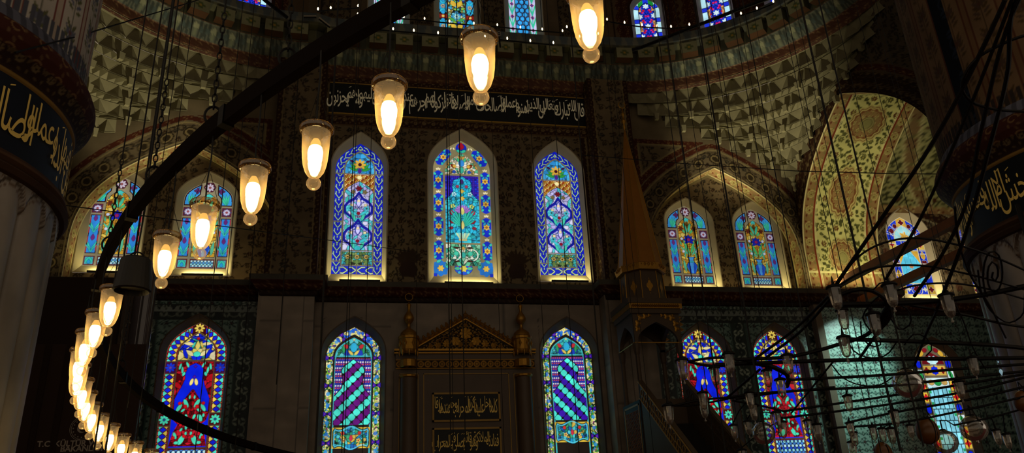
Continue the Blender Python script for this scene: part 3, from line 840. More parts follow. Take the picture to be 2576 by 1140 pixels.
# central part of the drum, with three tall windows
YD = YQ + 1.0
for key, bl, br in (('I1', (938, 100), (1013.5, 105)), ('J', (1106, 108), (1194, 114)), ('I2', (1285, 128), (1354, 134))):
    l, r = wx(*bl, YD + .25), wx(*br, YD + .25)
    WIN[key] = dict(c=(l[0] + r[0]) / 2, a=(r[0] - l[0]) / 2, z0=(l[1] + r[1]) / 2 - .05, vs=22.2, H=23.2, n=2.3, Y=YD + .25)
    w = WIN[key]; w['o'] = (w['a'] + .22, 22.2, 23.5, w['z0'] - .2)
def cdc(U, V):
    C = np.full(U.shape + (3,), 1.) * lin('#6b5b46')
    for xv in [(WIN['I1']['c'] + WIN['J']['c']) / 2, (WIN['I2']['c'] + WIN['J']['c']) / 2, WIN['I1']['c'] - 2., WIN['I2']['c'] + 2.]:
        d = np.abs(U - xv); C = mixc(C, (d < .52).astype(float), sample(TX_WALL, d * 1.1, V * 1.1) * .7); C = mixc(C, (np.abs(d - .54) < .02).astype(float), lin('#2e2416'))
    return C
xs = [8.05 - 9.5, (WIN['I1']['c'] + WIN['J']['c']) / 2, (WIN['I2']['c'] + WIN['J']['c']) / 2, 8.2]; xs[0] = 2 * AX - 8.2
g = []
for i, k in enumerate(('I1', 'J', 'I2')): g += hole_grids(planeY(YD), cdc, xs[i], xs[i + 1], 18.8, 24., win_hole(k), .04)
for x, x2 in ((8.15, 9.0), (2 * AX - 9.0, 2 * AX - 8.15)):
    U, V = np.meshgrid(np.linspace(x, x2, 24), np.linspace(18.8, 24., 120)); g.append((planeY(YA + 1.0)(U, V), cdc(U, V)))
for x in (8.15, 2 * AX - 8.15):
    U, V = np.meshgrid(np.linspace(YA + 1., YD, 6), np.linspace(18.8, 24., 40)); g.append((planeX(x)(U, V), cdc(U * 0, V)))
struct(grids_obj('wall_drum_center', g, MT_WALL))

# ---- floor and the dark vault overhead
m = M(); m.box((-22, -6, -.1), (30, 27, 0)); struct(m.build('floor', pbr('red_carpet', '#5a1712', .9, noise=.3, scale=9)))
m = M(); m.box((-22, 1, 24.), (30, 27, 24.2)); struct(m.build('ceiling', MT_STONE))
# ------------------------------------------------------------------ stained glass
MT_GLASS = glass_paint('stained_glass', 1.0)
TEAL, BLUE, RED, YEL, CYAN, WHT = '#45dcc0', '#0a22d8', '#b8101c', '#e8cf58', '#35c4ee', '#dceef2'
LEAD = '#0b0906'
class GW(Cv):
    def __init__(s, w, px=.0125, bg='#000000'):
        s.w = w; a, z0, H, vs, n = w['a'], w['z0'], w['H'], w['vs'], w['n']
        s.a, s.h, s.vs_ = a, H - z0, vs - z0
        nv = int(s.h / px) + 1; nu = int(2 * a / px) + 1
        V = np.repeat(np.linspace(0, s.h, nv)[:, None], nu, 1)
        hw = np.maximum(arch_hw(V, a, vs - z0, H - z0, n), .002)
        U = np.linspace(-1, 1, nu)[None] * hw
        super().__init__(U, V, bg, px)
        s.n_ = n
        s.line_ = arch_line(a, s.vs_, s.h, n, 18, 0.)
        s.sd = poly_sd(U, V, s.line_)                    # distance from the edge
        s.W = s.h - V                                    # depth below the apex
        # running coordinate along the border: up the sides, then round the arch
        r = np.arctan2(np.maximum(V - s.vs_, 0), np.abs(U) + 1e-6)
        s.run = np.where(V < s.vs_, V, s.vs_ + r * a * .92)
    def inner(s, d, rise=1.):                            # inset outline, as polygon
        L = arch_line(s.a - d, s.vs_, s.h - d * rise, s.n_, 14, 0.); return L
    def grid(s):
        w = s.w; return np.stack([w['c'] + s.U, np.full_like(s.U, w['Y']), w['z0'] + s.V], -1)
def lattice(p, q, s):
    i, j = np.floor(p / s), np.floor(q / s); fp, fq = p / s - i - .5, q / s - j - .5
    return i.astype(int), j.astype(int), fp * s, fq * s
def sym(pts): return [(x, y) for x, y in pts] + [(-x, y) for x, y in pts if abs(x) > .01]

def glass_A(w, seed=0):
    g = GW(w); a, h = g.a, g.h; ST = '#4a3b2c'; r = random.Random(seed)
    bw = .33; ai = a - bw - .05
    g.C[:] = lin('#5a0a10')
    # diamonds in the border
    loc = np.where(g.V < g.vs_, np.abs(g.U) - (a - bw / 2), bw / 2 - g.sd)
    s = .135; p, q = (g.run + loc) * .7071, (g.run - loc) * .7071
    i, j, fp, fq = lattice(p, q, s); pal = np.array([lin(c) for c in (BLUE, '#48d8c2', YEL)])
    col = pal[np.mod(i + 2 * j, 3)] * (.75 + .5 * np.mod(np.sin(i * 12.9 + j * 78.2) * 43758, 1))[..., None]
    red = (np.abs(loc) > .115); col = np.where(red[..., None], lin(RED) * (.55 + .5 * np.mod(np.sin(i * 3.9 + j * 8.2) * 758, 1))[..., None], col)
    e = s / 2 - np.maximum(np.abs(fp), np.abs(fq)) - .012 + .006 * np.cos((fp + fq) * 40)
    m = np.clip(e / g.px + .5, 0, 1)[..., None]
    bord = (g.sd < bw) ; g.C = np.where(bord[..., None], lin('#3a060a') * (1 - m) + col * m, g.C)
    # stone bars
    inn = poly_sd(g.U, g.V, g.inner(bw)); g.put(.022 - np.abs(inn), ST)
    y1 = h - 1.19; body = (inn > .022)
    # lunette
    lun = np.minimum(inn - .02, g.V - y1)
    pts = [(r.uniform(0, ai), r.uniform(y1, h - bw)) for _ in range(46)]
    mo = mosaic(g, sym(pts), [BLUE, YEL, '#e4d488', BLUE, TEAL, '#e8dcae', '#1a30b8', YEL], LEAD, .006)
    g.C = np.where((lun > 0)[..., None], mo, g.C)
    for sx in (-1, 1):
        g.ell(sx * .27, y1 + .5, .18, .07, sx * -.7, BLUE, lead=LEAD); g.ell(sx * .33, y1 + .22, .05, .15, sx * -.4, BLUE, lead=LEAD); g.leaf(sx * .1, y1 + .15, .28, .06, PI / 2 - sx * .9, '#e8dc9c', lead=LEAD); g.leaf(sx * .12, y1 + .5, .3, .05, -PI / 2 + sx * 1.7, '#f0e2a0', lead=LEAD)
    g.ell(0, y1 + .2, .1, .08, 0, TEAL, lead=LEAD); g.leaf(0, y1 + .32, .3, .06, PI / 2, '#e6cf6a', lead=LEAD); g.disc(0, y1 + .68, .04, RED, lead=LEAD)
    g.put(np.where(inn > -.03, .026 - np.abs(g.V - y1), -1), ST)
    # centre panel
    y2 = h - 3.74
    pan = np.minimum(np.minimum(inn - .022, y1 - .03 - g.V), g.V - y2)
    pc = Cv(g.U, g.V, '#8e0d1a', g.px)
    pts = [(r.uniform(0, ai), r.uniform(y2, y1)) for _ in range(120)]
    mo = mosaic(pc, sym(pts), [RED, '#7d0c16', '#a31022', '#c2182a', '#52070e'], LEAD, .007); pc.C = mo
    X = lambda t: t / 134. * (ai)
    D = lambda row: h - (row - 70) * .0037
    Lb = [(0, 412), (55, 440), (72, 500), (68, 540), (88, 600), (112, 650), (132, 700), (128, 800)]; Ri = [(96, 770), (80, 735), (45, 680), (10, 628), (0, 622)]
    half = Lb + Ri
    poly = [(-X(x), D(y)) for x, y in half] + [(X(x), D(y)) for x, y in half[::-1][1:-1]]
    pc.put(poly_sd(g.U, g.V, poly) + .012, LEAD); pc.put(poly_sd(g.U, g.V, poly), '#0a20dc')
    lo_poly = [(X(sx * x), D(y)) for sx, L in ((-1, [(122, 870), (90, 900), (118, 960), (140, 1060), (145, 800)]),) for x, y in L]
    for sx in (-1, 1):
        pp = [(sx * abs(x), y) for x, y in lo_poly]; pc.put(poly_sd(g.U, g.V, pp), '#0a20dc')
        for (x, y, A, B, rt) in ((62, 425, .085, .03, 1.1), (98, 470, .03, .1, -.1), (85, 500, .035, .06, .4), (118, 440, .03, .09, .2), (42, 735, .05, .13, -.5), (18, 685, .025, .055, .1), (92, 770, .05, .12, .55), (60, 790, .03, .06, .9), (30, 840, .035, .07, -.3), (75, 850, .06, .11, .5), (100, 830, .03, .05, 0), (22, 915, .035, .09, 0), (58, 940, .03, .05, .6), (50, 1020, .07, .14, .45), (100, 985, .04, .1, -.4), (85, 1040, .06, .04, 0), (20, 970, .03, .05, 0)):
            pc.ell(sx * X(x), D(y), A, B, sx * rt, '#48d8b4', lead=LEAD)
        for (x, y, A) in ((45, 760, .05), (90, 735, .045), (65, 905, .04), (30, 990, .045), (110, 1000, .04), (110, 560, .03)): pc.disc(sx * X(x), D(y), A, '#d0141c', lead=LEAD)
        pc.ell(sx * X(18), D(565), .045, .1, sx * .25, '#e8d27a', lead=LEAD)
    pc.star(0, D(523), .05, 4, '#4a18b0', lead=LEAD); pc.star(0, D(440), .05, 4, '#3c14a0', lead=LEAD); pc.leaf(0, D(690), .16, .05, PI / 2, RED, lead=LEAD)
    pc.put(.02 - np.abs(g.V - (y2 + .03)), '#0a20dc')
    g.C = np.where((pan > 0)[..., None], pc.C, g.C)
    # lattice panel below
    y3 = y2 - .05
    ii, jj, fp, fq = lattice((g.U + g.V) * .7071, (g.U - g.V) * .7071, .1)
    lc = np.array([lin(c) for c in ('#8fd8e0', '#3a78c8', '#b8e4e8', '#1846c0')])[np.mod(ii * 3 + jj * 5, 4)]
    m = np.clip((.042 - np.hypot(fp, fq)) / g.px + .5, 0, 1)[..., None]
    g.C = np.where((np.minimum(inn - .022, y3 - g.V) > 0)[..., None], lin('#18325a') * (1 - m) + lc * m, g.C)
    g.put(np.where(inn > 0, .02 - np.abs(g.V - y2), -1), ST)
    # flower squares in the border
    for yc, cl, bgc in ((h - 1.40, '#1430c8', '#3c0a3a'), (h - 2.93, '#48d8b4', '#460a14'), (h - 4.45, '#1430c8', '#3c0a3a')):
        for sx in (-1, 1):
            xc = sx * (a - bw / 2)
            g.rect(xc - bw / 2, yc - .2, xc + bw / 2, yc + .2, ST); g.rect(xc - bw / 2 + .005, yc - .165, xc + bw / 2 - .005, yc + .165, bgc)
            g.ros(xc, yc, .145, 8, cl, core='#5a3c9a' if cl[1] == '1' else '#28447a', lead=LEAD)
    # rosette at the top, spokes
    for sx in (-1, 1): g.seg((sx * .2, h - .5), (sx * .36, h - .18), .04, ST)
    pts_ = [(-.2, h - .42), (-.19, h - .1), (0, h + .05), (.19, h - .1), (.2, h - .42), (0, h - .3)]
    g.put(np.minimum(poly_sd(g.U, g.V, pts_), -inn - .02), '#3a060c')
    g.ros(0, h - .19, .15, 8, '#d8bc50', core='#50381c', lead=LEAD)
    g.put(.02 - g.sd, ST); return g

def glass_B(w, mir=1, pur='#6a1080', seed=1):
    g = GW(w); a, h = g.a, g.h; ST = '#1c1410'; r = random.Random(seed); bw = .24
    g.C[:] = lin('#1a1208')
    U = -g.U * mir
    # border medallions of many small pieces
    per = .86; off = np.mod(h - 1.02, per)
    t = np.mod(g.run - off, per) - per / 2; loc = np.where(g.V < g.vs_, np.abs(g.U) - (a - bw / 2 - .02), bw / 2 + .02 - g.sd)
    pts = np.array([(r.choice((-1, 1)) * r.uniform(a - .27, a), r.uniform(0, h)) if k % 5 else (r.uniform(-a, a), r.uniform(h - 1., h)) for k in range(1500)])
    keep = []
    for x, y in pts:
        keep.append((x, y))
    mo = mosaic(g, keep, ['#e8e090', '#7ab83a', '#f2eeb4', '#2c8f3c', '#d8e070', '#1f5fd0', '#f6e8b0', '#3f9fd8', '#c8d860', '#0f3f20'], '#120c06', .003, g.sd < bw + .06)
    md = np.minimum(.1 - np.abs(loc), .385 - np.abs(t) - np.maximum(np.abs(loc) - .05, 0) * 1.2)
    g.C = np.where((md > 0)[..., None], mo, g.C)
    for kk, (tt, c) in enumerate(((-.17, '#1c78d8'), (.17, '#2a9be0'), (0, '#7a2a6a'))):
        m = (np.hypot(t - tt, loc) < (.06 if kk < 2 else .035)) & (md > 0); g.C = np.where(m[..., None], lin(c) * .8 + mo * .15, g.C)
    tr = (np.abs(t) > .36) & (np.abs(np.abs(loc) - .07) < .05) & (np.abs(np.abs(t) - .43) < .03 + (np.abs(loc) - .02) * .5)
    g.C = np.where(tr[..., None], lin('#28149a'), g.C); g.C = np.where((tr & (np.hypot(np.abs(loc) - .08, np.abs(t) - .43) < .022))[..., None], lin('#8a2ab0'), g.C)
    inn = poly_sd(g.U, g.V, g.inner(bw + .05, 1.25)); g.C = np.where((inn > -.035)[..., None], lin(ST), g.C)
    y1 = h - .99
    # lunette
    lun = np.minimum(inn - .02, g.V - y1)
    pts = [(r.uniform(0, a - bw), r.uniform(y1, h - bw)) for _ in range(70)]
    mo = mosaic(g, sym(pts), ['#2a9fc0', '#1c6f98', '#3fc8c0', '#2c7f50', '#1f50b0', '#5fd0d8', '#2a8f88'], '#08100e', .006)
    g.C = np.where((lun > 0)[..., None], mo, g.C)
    for sx in (-1, 1): g.ell(sx * .24, y1 + .33, .08, .06, sx * .6, '#d0303c', lead=LEAD); g.disc(sx * .2, y1 + .12, .09, '#1c40c0', lead=LEAD); g.leaf(sx * .02, y1 + .06, .22, .04, PI / 2 - sx * .8, '#e8cc60', lead=LEAD); g.leaf(sx * .3, y1 + .1, .3, .04, PI / 2 - sx * .1, '#2ca060', lead=LEAD)
    g.ell(0, y1 + .3, .1, .15, 0, '#2fb4e0', lead=LEAD); g.disc(0, y1 + .56, .04, '#e8dc90', lead=LEAD)
    g.put(np.where(inn > 0, .018 - np.minimum(np.abs(inn - .03), np.where(g.V > y1, np.abs(g.V - y1 - .02), 9)), -1), '#40b8c0')
    # lattice of quatrefoils
    y2 = h - 3.08; ai = a - bw - .07
    pan = np.minimum(np.minimum(inn - .03, y1 - .06 - g.V), g.V - y2)
    s = .205; p, q = (U + g.V) * .7071, (g.V - U) * .7071
    i, j, fp, fq = lattice(p, q, s)
    d = np.maximum(.052 - np.hypot(np.abs(fp) - .035, fq), .052 - np.hypot(fp, np.abs(fq) - .035)); d = np.maximum(d, np.maximum(.05 - np.hypot(np.abs(fp) - .04, np.abs(fq) - .04) * 1.2, .075 - np.hypot(fp, fq)))
    var = (.8 + .35 * np.mod(np.sin(i * 7.1 + j * 31.7) * 9758, 1))[..., None]
    base = np.where((np.mod(j, 2) == 0)[..., None], lin('#4ae6d2'), lin(pur)) * var
    m = np.clip((d + .012) / g.px + .5, 0, 1)[..., None]; cq = lin('#0a0a0c') * (1 - m) + base * m
    g.C = np.where((pan > 0)[..., None], cq, g.C)
    # speckled corners around the head
    hp = [(0, h - 1.06), (.3, h - 1.3), (.36, h - 1.42), (.3, h - 1.75), (.33, h - 1.95), (ai, h - 2.22), (ai + .2, h - 2.3), (ai + .2, 0)]
    poly = hp + [(-x, y) for x, y in hp[::-1]]
    spk = np.minimum(-poly_sd(g.U, g.V, poly), pan)
    i, j, fp, fq = lattice((U + g.V) * .7071, (U - g.V) * .7071, .052)
    sc = np.array([lin(c) for c in ('#2438b8', '#e8e4f0', '#c84a70', '#2438b8', '#5a28a8')])[np.mod(i * 2 + j * 3, 5)]
    m = np.clip((.022 - np.maximum(np.abs(fp), np.abs(fq))) / g.px + .5, 0, 1)[..., None]
    g.C = np.where((spk > 0)[..., None], lin('#0c0a18') * (1 - m) + sc * m, g.C)
    g.put(np.where(pan > 0, .014 - np.abs(poly_sd(g.U, g.V, poly)), -1), LEAD)
    # cartouche below
    y3 = y2 - .07; y4 = y3 - .62
    sub = np.minimum(np.minimum(ai - np.abs(g.U), y3 - g.V), g.V - y4)
    g.C = np.where((sub > 0)[..., None], lin('#d8b43c'), g.C)
    yc = (y3 + y4) / 2; lob = .3 + .06 * np.cos(np.abs(g.U) * 9)
    cd = np.minimum(np.minimum(ai - .03 - np.abs(g.U), lob - np.abs(g.V - yc)), .85 * (ai - .0) - np.abs(g.U) + .55 * (.3 - np.abs(g.V - yc)))
    pts = [(r.uniform(0, ai), r.uniform(y4, y3)) for _ in range(55)]
    mo = mosaic(g, sym(pts), ['#1f8fc0', '#2fb0c8', '#1c60b0', '#38a878', '#4cc8d0', '#d8b850', '#1f7f68'], LEAD, .006)
    g.put(cd + .02, LEAD); g.C = np.where((cd > 0)[..., None], mo, g.C); g.put(np.where(cd > 0, .015 - np.abs(cd - .03), -1), '#58c8e0')
    for sx in (-1, 1): g.disc(sx * .25, yc + .14, .05, '#c8302c', lead=LEAD); g.ros(sx * .22, yc - .08, .07, 5, '#e0c060', core=RED, lead=LEAD)
    g.leaf(0, yc - .1, .2, .05, PI / 2, '#c83048', lead=LEAD)
    return g

def glass_C(w, seed=2):
    g = GW(w); a, h = g.a, g.h; ST = '#6f6650'; r = random.Random(seed); bw = .3
    g.C[:] = lin('#0c1cb8')
    # braided border
    loc = np.where(g.V < g.vs_, np.abs(g.U) - (a - bw / 2), bw / 2 - g.sd); per = .27; t = np.mod(g.run, per)
    al = np.abs(loc)
    d = np.minimum(np.abs(al * 1.0 - (t - .02) * .75) * .8, np.where(t > .16, np.abs(al - .1) + .0, 9)); d = np.where((t < .02) | (al > .125), 9, d)
    d = np.minimum(d, np.where(t > .2, np.hypot(al, 0) , 9))
    g.put(.028 - d, '#0a0c30'); g.put(.014 - d, '#a0c4a4')
    lightb = np.mod(np.floor(g.run / per) * .37, 1) > .6
    inn = poly_sd(g.U, g.V, g.inner(bw)); ai = a - bw - .03
    hor = [h - 1.17, h - 2.95, h - 4.36]
    g.put(.025 - np.abs(inn), ST)
    body = inn > .025
    g.C = np.where(body[..., None], lin('#c8c0ee'), g.C)
    # lunette
    y1 = hor[0]
    pts = [(r.uniform(0, ai), r.uniform(y1, h - bw)) for _ in range(26)]
    mo = mosaic(g, sym(pts), ['#3aa4e0', '#4ab8ec', '#2c8cd0'], LEAD, .005); g.C = np.where((np.minimum(inn - .025, g.V - y1) > 0)[..., None], mo, g.C)
    for sx in (-1, 1):
        for k in range(3): g.leaf(sx * .08, y1 + .12 + .04 * k, .32, .05, PI / 2 - sx * (1.2 - .35 * k), '#2f9a40', lead=LEAD)
        g.leaf(sx * .2, y1 + .45, .18, .04, sx * .5 + (0 if sx > 0 else PI), '#3a1040', lead=LEAD)
    g.ros(0, y1 + .36, .21, 8, '#d8a83c', core='#3a0c20', lead=LEAD); g.leaf(0, y1 + .02, .22, .06, PI / 2, '#4a2090', lead=LEAD)
    # honeycomb band
    hx = (inn > .025) & (g.V < y1 - .025) & (g.V > h - 2.0)
    s = .062; p1, q1 = np.round(g.V / (s * .87)), 0
    row = np.round(g.V / (s * .87)); uu = g.U / s - .5 * np.mod(row, 2); fu = (uu - np.round(uu)) * s; fv = g.V - row * s * .87
    hc = np.array([lin(c) for c in ('#e0a840', '#c88428', '#a83c18', '#f0cc80')])[np.mod((np.round(uu) * 3 + row * 5).astype(int), 4)]
    m = np.clip((.025 - np.hypot(fu, fv)) / g.px + .5, 0, 1)[..., None]; g.C = np.where(hx[..., None], lin('#3a1c08') * (1 - m) + hc * m, g.C)
    g.disc(0, y1 - .14, .075, '#f0e0a0', lead=LEAD)
    # main pointed panel
    yb = h - 3.98
    mp = arch_line(ai, h - 1.98, h - 1.46, 2.4, 12, yb); msd = poly_sd(g.U, g.V, mp)
    pc = Cv(g.U, g.V, '#c4bcec', g.px)
    pts = [(r.uniform(0, ai), r.uniform(yb, h - 1.4)) for _ in range(90)]
    pc.C = mosaic(pc, sym(pts), ['#c8c0f0', '#b0a8e4', '#d8d4f4', '#58d0d8', '#a8a4e8', '#48c0cc', '#c0bcf0'], '#14204a', .006)
    zs = (h - 3.98) - 0.0
    for k, yc in enumerate((h - 2.3, h - 3.3)):      # ogee lattice of dark blue bands
        for sx in (-1, 1):
            P_ = [(0, yc + .42), (sx * .12, yc + .22), (sx * .34, yc + .08), (sx * .46, yc - .1), (sx * .44, yc - .32), (sx * .2, yc - .5), (0, yc - .72)]
            T_ = np.linspace(0, 1, 24); xx = np.interp(T_, np.linspace(0, 1, 7), [p[0] for p in P_]); yy = np.interp(T_, np.linspace(0, 1, 7), [p[1] for p in P_])
            pc.line(list(zip(xx, yy)), .085, '#0c1490')
            P_ = [(0, yc + .05), (sx * .1, yc + .2), (sx * .3, yc + .06)]
            pc.line(P_, .05, '#101a9c')
            pc.ros(sx * .27, yc - .16, .11, 6, '#3cb8c8', core='#245a60', lead=LEAD); pc.star(sx * .23, yc - .04, .06, 4, '#e8d8a0', lead=LEAD, rot=.78)
            pc.leaf(sx * .1, yc - .62, .34, .05, PI / 2 - sx * .35, '#40c8a8', lead=LEAD); pc.leaf(sx * .05, yc - .4, .3, .045, PI / 2 - sx * 1.0, '#3cc8d4', lead=LEAD)
            pc.leaf(sx * .42, yc + .05, .25, .05, PI / 2 + sx * .2, '#40c4b8', lead=LEAD)
        pc.leaf(0, yc - .1, .36, .065, PI / 2, '#c8c4f4', lead='#0c1490', lw=.03); pc.star(0, yc + .12, .06, 4, '#e8d4a8', lead=LEAD, rot=.78)
        pc.disc(0, yc - .34, .055, '#8c1028', lead=LEAD); pc.ell(0, yc - .6, .1, .09, 0, '#34c4d0', lead=LEAD)
    for sx in (-1, 1): pc.star(sx * .2, h - 1.85, .09, 5, '#7a6a40', lead=LEAD)
    pc.star(0, h - 1.72, .12, 6, '#6a1020', lead=LEAD)
    g.put(np.where(body, msd + .015, -1), LEAD); g.C = np.where(((msd > 0) & body)[..., None], pc.C, g.C)
    g.put(np.where(body, .02 - np.abs(g.V - yb), -1), ST)
    # low floral panel
    fp_ = body & (g.V < yb - .03) & (g.V > h - 4.5)
    pts = [(r.uniform(0, ai), r.uniform(h - 4.6, yb)) for _ in range(60)]
    mo = mosaic(g, sym(pts), ['#3ab8c8', '#7a9a58', '#4cc8b8', '#5a7a40', '#9aa868', '#2c90a8'], '#1c2418', .006); g.C = np.where(fp_[..., None], mo, g.C)
    for x in (-.3, 0, .3): g.ros(x, h - 4.2, .08, 6, '#c8a858', core='#3a1c10', lead=LEAD); g.leaf(x, h - 4.46, .2, .05, PI / 2, '#6a8a48', lead=LEAD)
    # bottom run of the border
    yb2 = h - 4.52; low = g.V < yb2
    lo2 = np.abs(g.V - yb2 / 2); t2 = np.mod(np.abs(g.U), per)
    d = np.minimum(np.abs(lo2 - (t2 - .02) * .75) * .8, np.where(t2 > .16, np.abs(lo2 - .1), 9)); d = np.where((t2 < .02) | (lo2 > .125), 9, d)
    g.C = np.where((low & (np.abs(g.U) < ai + .03))[..., None], lin('#1428b8'), g.C)
    mm = low & (np.abs(g.U) < ai + .05); g.put(np.where(mm, .03 - d, -1), '#0a0c30'); g.put(np.where(mm, .017 - d, -1), '#b8d098')
    g.put(np.where(np.abs(g.U) < ai, .022 - np.abs(g.V - yb2 - .02), -1), ST); g.put(np.where(low, .02 - np.abs(g.U), -1), ST)
    for y in hor: g.put(np.where(inn < .03, .02 - np.abs(g.V - y), -1), ST)
    g.put(np.where(body, .02 - np.abs(g.V - y1), -1), ST)
    return g

def glass_D(w, seed=3):
    g = GW(w); a, h = g.a, g.h; ST = '#857a56'; r = random.Random(seed); bw = .36
    g.C[:] = lin(ST); ai = a - bw - .06
    per = (g.vs_ + a * .92 * PI / 2) / 6.1
    # border medallions with a yellow flower among teal scrolls
    def med(x, y, rot, sx_=.165, sy_=.36):
        c, s = math.cos(rot), math.sin(rot)
        i = g.box(x, y, .5)
        if i is None: return
        U, V = g.U[i], g.V[i]; p, q = (U - x) * c + (V - y) * s, -(U - x) * s + (V - y) * c
        sd = np.minimum(sx_ - np.abs(p), (sy_ - np.abs(q) - .6 * np.maximum(np.abs(p) - .03, 0)))
        g.put(sd, '#0f2cc0', i)
        old = g.clip; g.clip = np.zeros(g.U.shape); g.clip[i] = np.clip(sd / g.px, 0, 1)
        rt = lambda u, v: (x + u * c - v * s, y + u * s + v * c)
        for k in (-1, 1):
            for m in (-1, 1):
                X, Y = rt(m * .07, k * .2); g.leaf(X, Y, .17, .045, rot + PI / 2 - m * 1.0 * k + (PI if k < 0 else 0), '#38c0a8', lead=LEAD)
                X, Y = rt(m * .1, k * .06); g.leaf(X, Y, .16, .04, rot + (PI / 2 if k > 0 else -PI / 2) + m * .5, '#2c9cc8', lead=LEAD)
        g.star(x, y, .12, 6, '#e0b848', lead=LEAD, inner=.6, rot=.5); g.disc(x, y, .035, '#b06018', lead=LEAD)
        g.clip = old
    for sx in (-1, 1):
        xm = sx * (a - bw / 2)
        for k in range(4):
            y = g.vs_ - .38 - k * .88; 
            if k < 4: med(xm, y, 0.)
            for m in (-1, 0, 1): g.ell(xm + m * .05, y + .44 - .02 * abs(m), .024, .042, m * -.5, '#e8dcb0')
        med(sx * (a - bw * .62) * .82, g.vs_ + .52, sx * .62)
        g.star(sx * (a - .24), .3, .3, 8, '#1f6fc0', inner=.8); g.star(sx * (a - .24), .3, .12, 6, '#e0b848', lead=LEAD, inner=.6)
        g.leaf(sx * (a - .5), .3, .2, .06, PI / 2 - sx * .5, '#38b8a8', lead=LEAD); g.leaf(sx * (a - .1), .5, .2, .05, PI / 2 + sx, '#38b8a8', lead=LEAD)
        g.rect(min(sx * (a - .12), sx * a), 0, max(sx * (a - .12), sx * a), .12, '#1430c0')
        for m in (-1, 1): g.ell(sx * .32 + m * .05, h - .33, .025, .05, m * .5, '#e8dcb0')
    g.ell(0, .3, .3, .22, 0, '#2450c8', lead=LEAD); g.star(0, .3, .14, 6, '#d8c850', lead=LEAD, inner=.6)
    for sx in (-1, 1): g.leaf(sx * .12, .3, .2, .06, 0 if sx > 0 else PI, '#48b890', lead=LEAD); g.disc(sx * .2, .42, .05, '#c83070', lead=LEAD); g.disc(sx * .15, .16, .05, '#38a8d0', lead=LEAD)
    g.ell(0, h - .3, .2, .2, 0, '#1428b0'); g.leaf(0, h - .36, .3, .1, PI / 2, '#a01028', lead=LEAD)
    for sx in (-1, 1): g.ell(sx * .08, h - .42, .09, .05, sx * .4, '#30c0a0', lead=LEAD)
    # lunette
    y1 = h - 1.32; lp = arch_line(ai, y1 + .08, h - .5, 2.0, 12, y1); ls = poly_sd(g.U, g.V, lp)
    pts = [(r.uniform(0, ai), r.uniform(y1, h - .5)) for _ in range(64)]
    mo = mosaic(g, sym(pts), ['#e8e0c0', '#d8c8a0', '#e8e4d4', '#d0a858', '#58b088', '#e0d4b4', '#c89c48'], LEAD, .006); g.C = np.where((ls > 0)[..., None], mo, g.C)
    for sx in (-1, 1): g.leaf(sx * .22, y1 + .22, .24, .06, PI / 2 - sx * .8, '#7a2010', lead=LEAD); g.leaf(sx * .06, y1 + .45, .22, .05, PI / 2 - sx * .5, '#3fb078', lead=LEAD); g.disc(sx * .27, y1 + .08, .06, '#2450b0', lead=LEAD); g.star(sx * .25, y1 + .3, .08, 5, '#d8a840', lead=LEAD)
    g.ell(0, y1 + .42, .1, .13, 0, '#2f80c8', lead=LEAD); g.ell(0, y1 + .15, .08, .12, 0, '#38a890', lead=LEAD)
    # niche panel
    y2, y3 = y1 - .07, h - 3.92
    pan = np.minimum(np.minimum(ai - np.abs(g.U), y2 - g.V), g.V - y3)
    i, j, fp, fq = lattice(g.U, g.V, .075)
    bb = np.array([lin(c) for c in ('#1420b8', '#2438d0', '#0c1890', '#3a20a8')])[np.mod(i * 3 + j * 7 + i * j, 4)]
    m = np.clip((.033 - np.maximum(np.abs(fp), np.abs(fq))) / g.px + .5, 0, 1)[..., None]
    g.C = np.where((pan > 0)[..., None], lin('#0a0a40') * (1 - m) + bb * m, g.C)
    np_ = [(0, y2 - .02), (.14, y2 - .12), (.3, y2 - .2), (.34, y2 - .45), (.3, y2 - .6), (.42, y2 - .78), (ai, y2 - .95), (ai + .05, y3 - .1)]
    npoly = np_ + [(-x, y) for x, y in np_[::-1]]; ns = np.minimum(poly_sd(g.U, g.V, npoly), pan)
    pts = [(r.uniform(0, ai), r.uniform(y3, y2)) for _ in range(130)]
    mo = mosaic(g, sym(pts), ['#28b8dc', '#34c8e4', '#1fa0cc', '#3cd0e0', '#2cb0d8', '#30c4cc'], '#082838', .006)
    g.put(np.where(pan > 0, ns + .015, -1), LEAD); g.C = np.where((ns > 0)[..., None], mo, g.C)
    old = g.clip; g.clip = (pan > 0).astype(float)
    for sx in (-1, 1):
        g.ros(sx * .28, y2 - .72, .09, 5, '#b8e8f0', core='#2c88a8', lead=LEAD); g.disc(sx * .16, y2 - .42, .055, '#a83858', lead=LEAD); g.ros(sx * .33, y2 - 1.18, .09, 5, '#d8d868', core='#60a040', lead=LEAD)
        g.ell(sx * .38, y2 - 1.42, .07, .08, 0, '#a03048', lead=LEAD); g.leaf(sx * .3, y2 - 1.82, .2, .05, PI / 2 - sx * 1.0, '#8a1c30', lead=LEAD); g.ell(sx * .4, y2 - 2.0, .07, .05, 0, '#902838', lead=LEAD)
        for k in range(5): g.leaf(sx * .03, y2 - 1.95 + .02 * k, .5 + .12 * k, .03, PI / 2 - sx * (1.0 - .2 * k), '#2cc0a8', lead=LEAD)
        g.curl(sx * .2, y2 - .95, .18, PI / 2 - sx * .4, PI / 2 - sx * 2.8, .015, '#0a3040')
    for k in range(9): g.leaf(0, y2 - 1.42, .32, .055, PI / 2 + (k - 4) * .3, '#a878d0', lead=LEAD)
    g.leaf(0, y2 - 1.5, .3, .07, PI / 2, '#e0e078', lead=LEAD); g.leaf(0, y2 - 2.05, .34, .06, PI / 2, '#d8cc78', lead=LEAD)
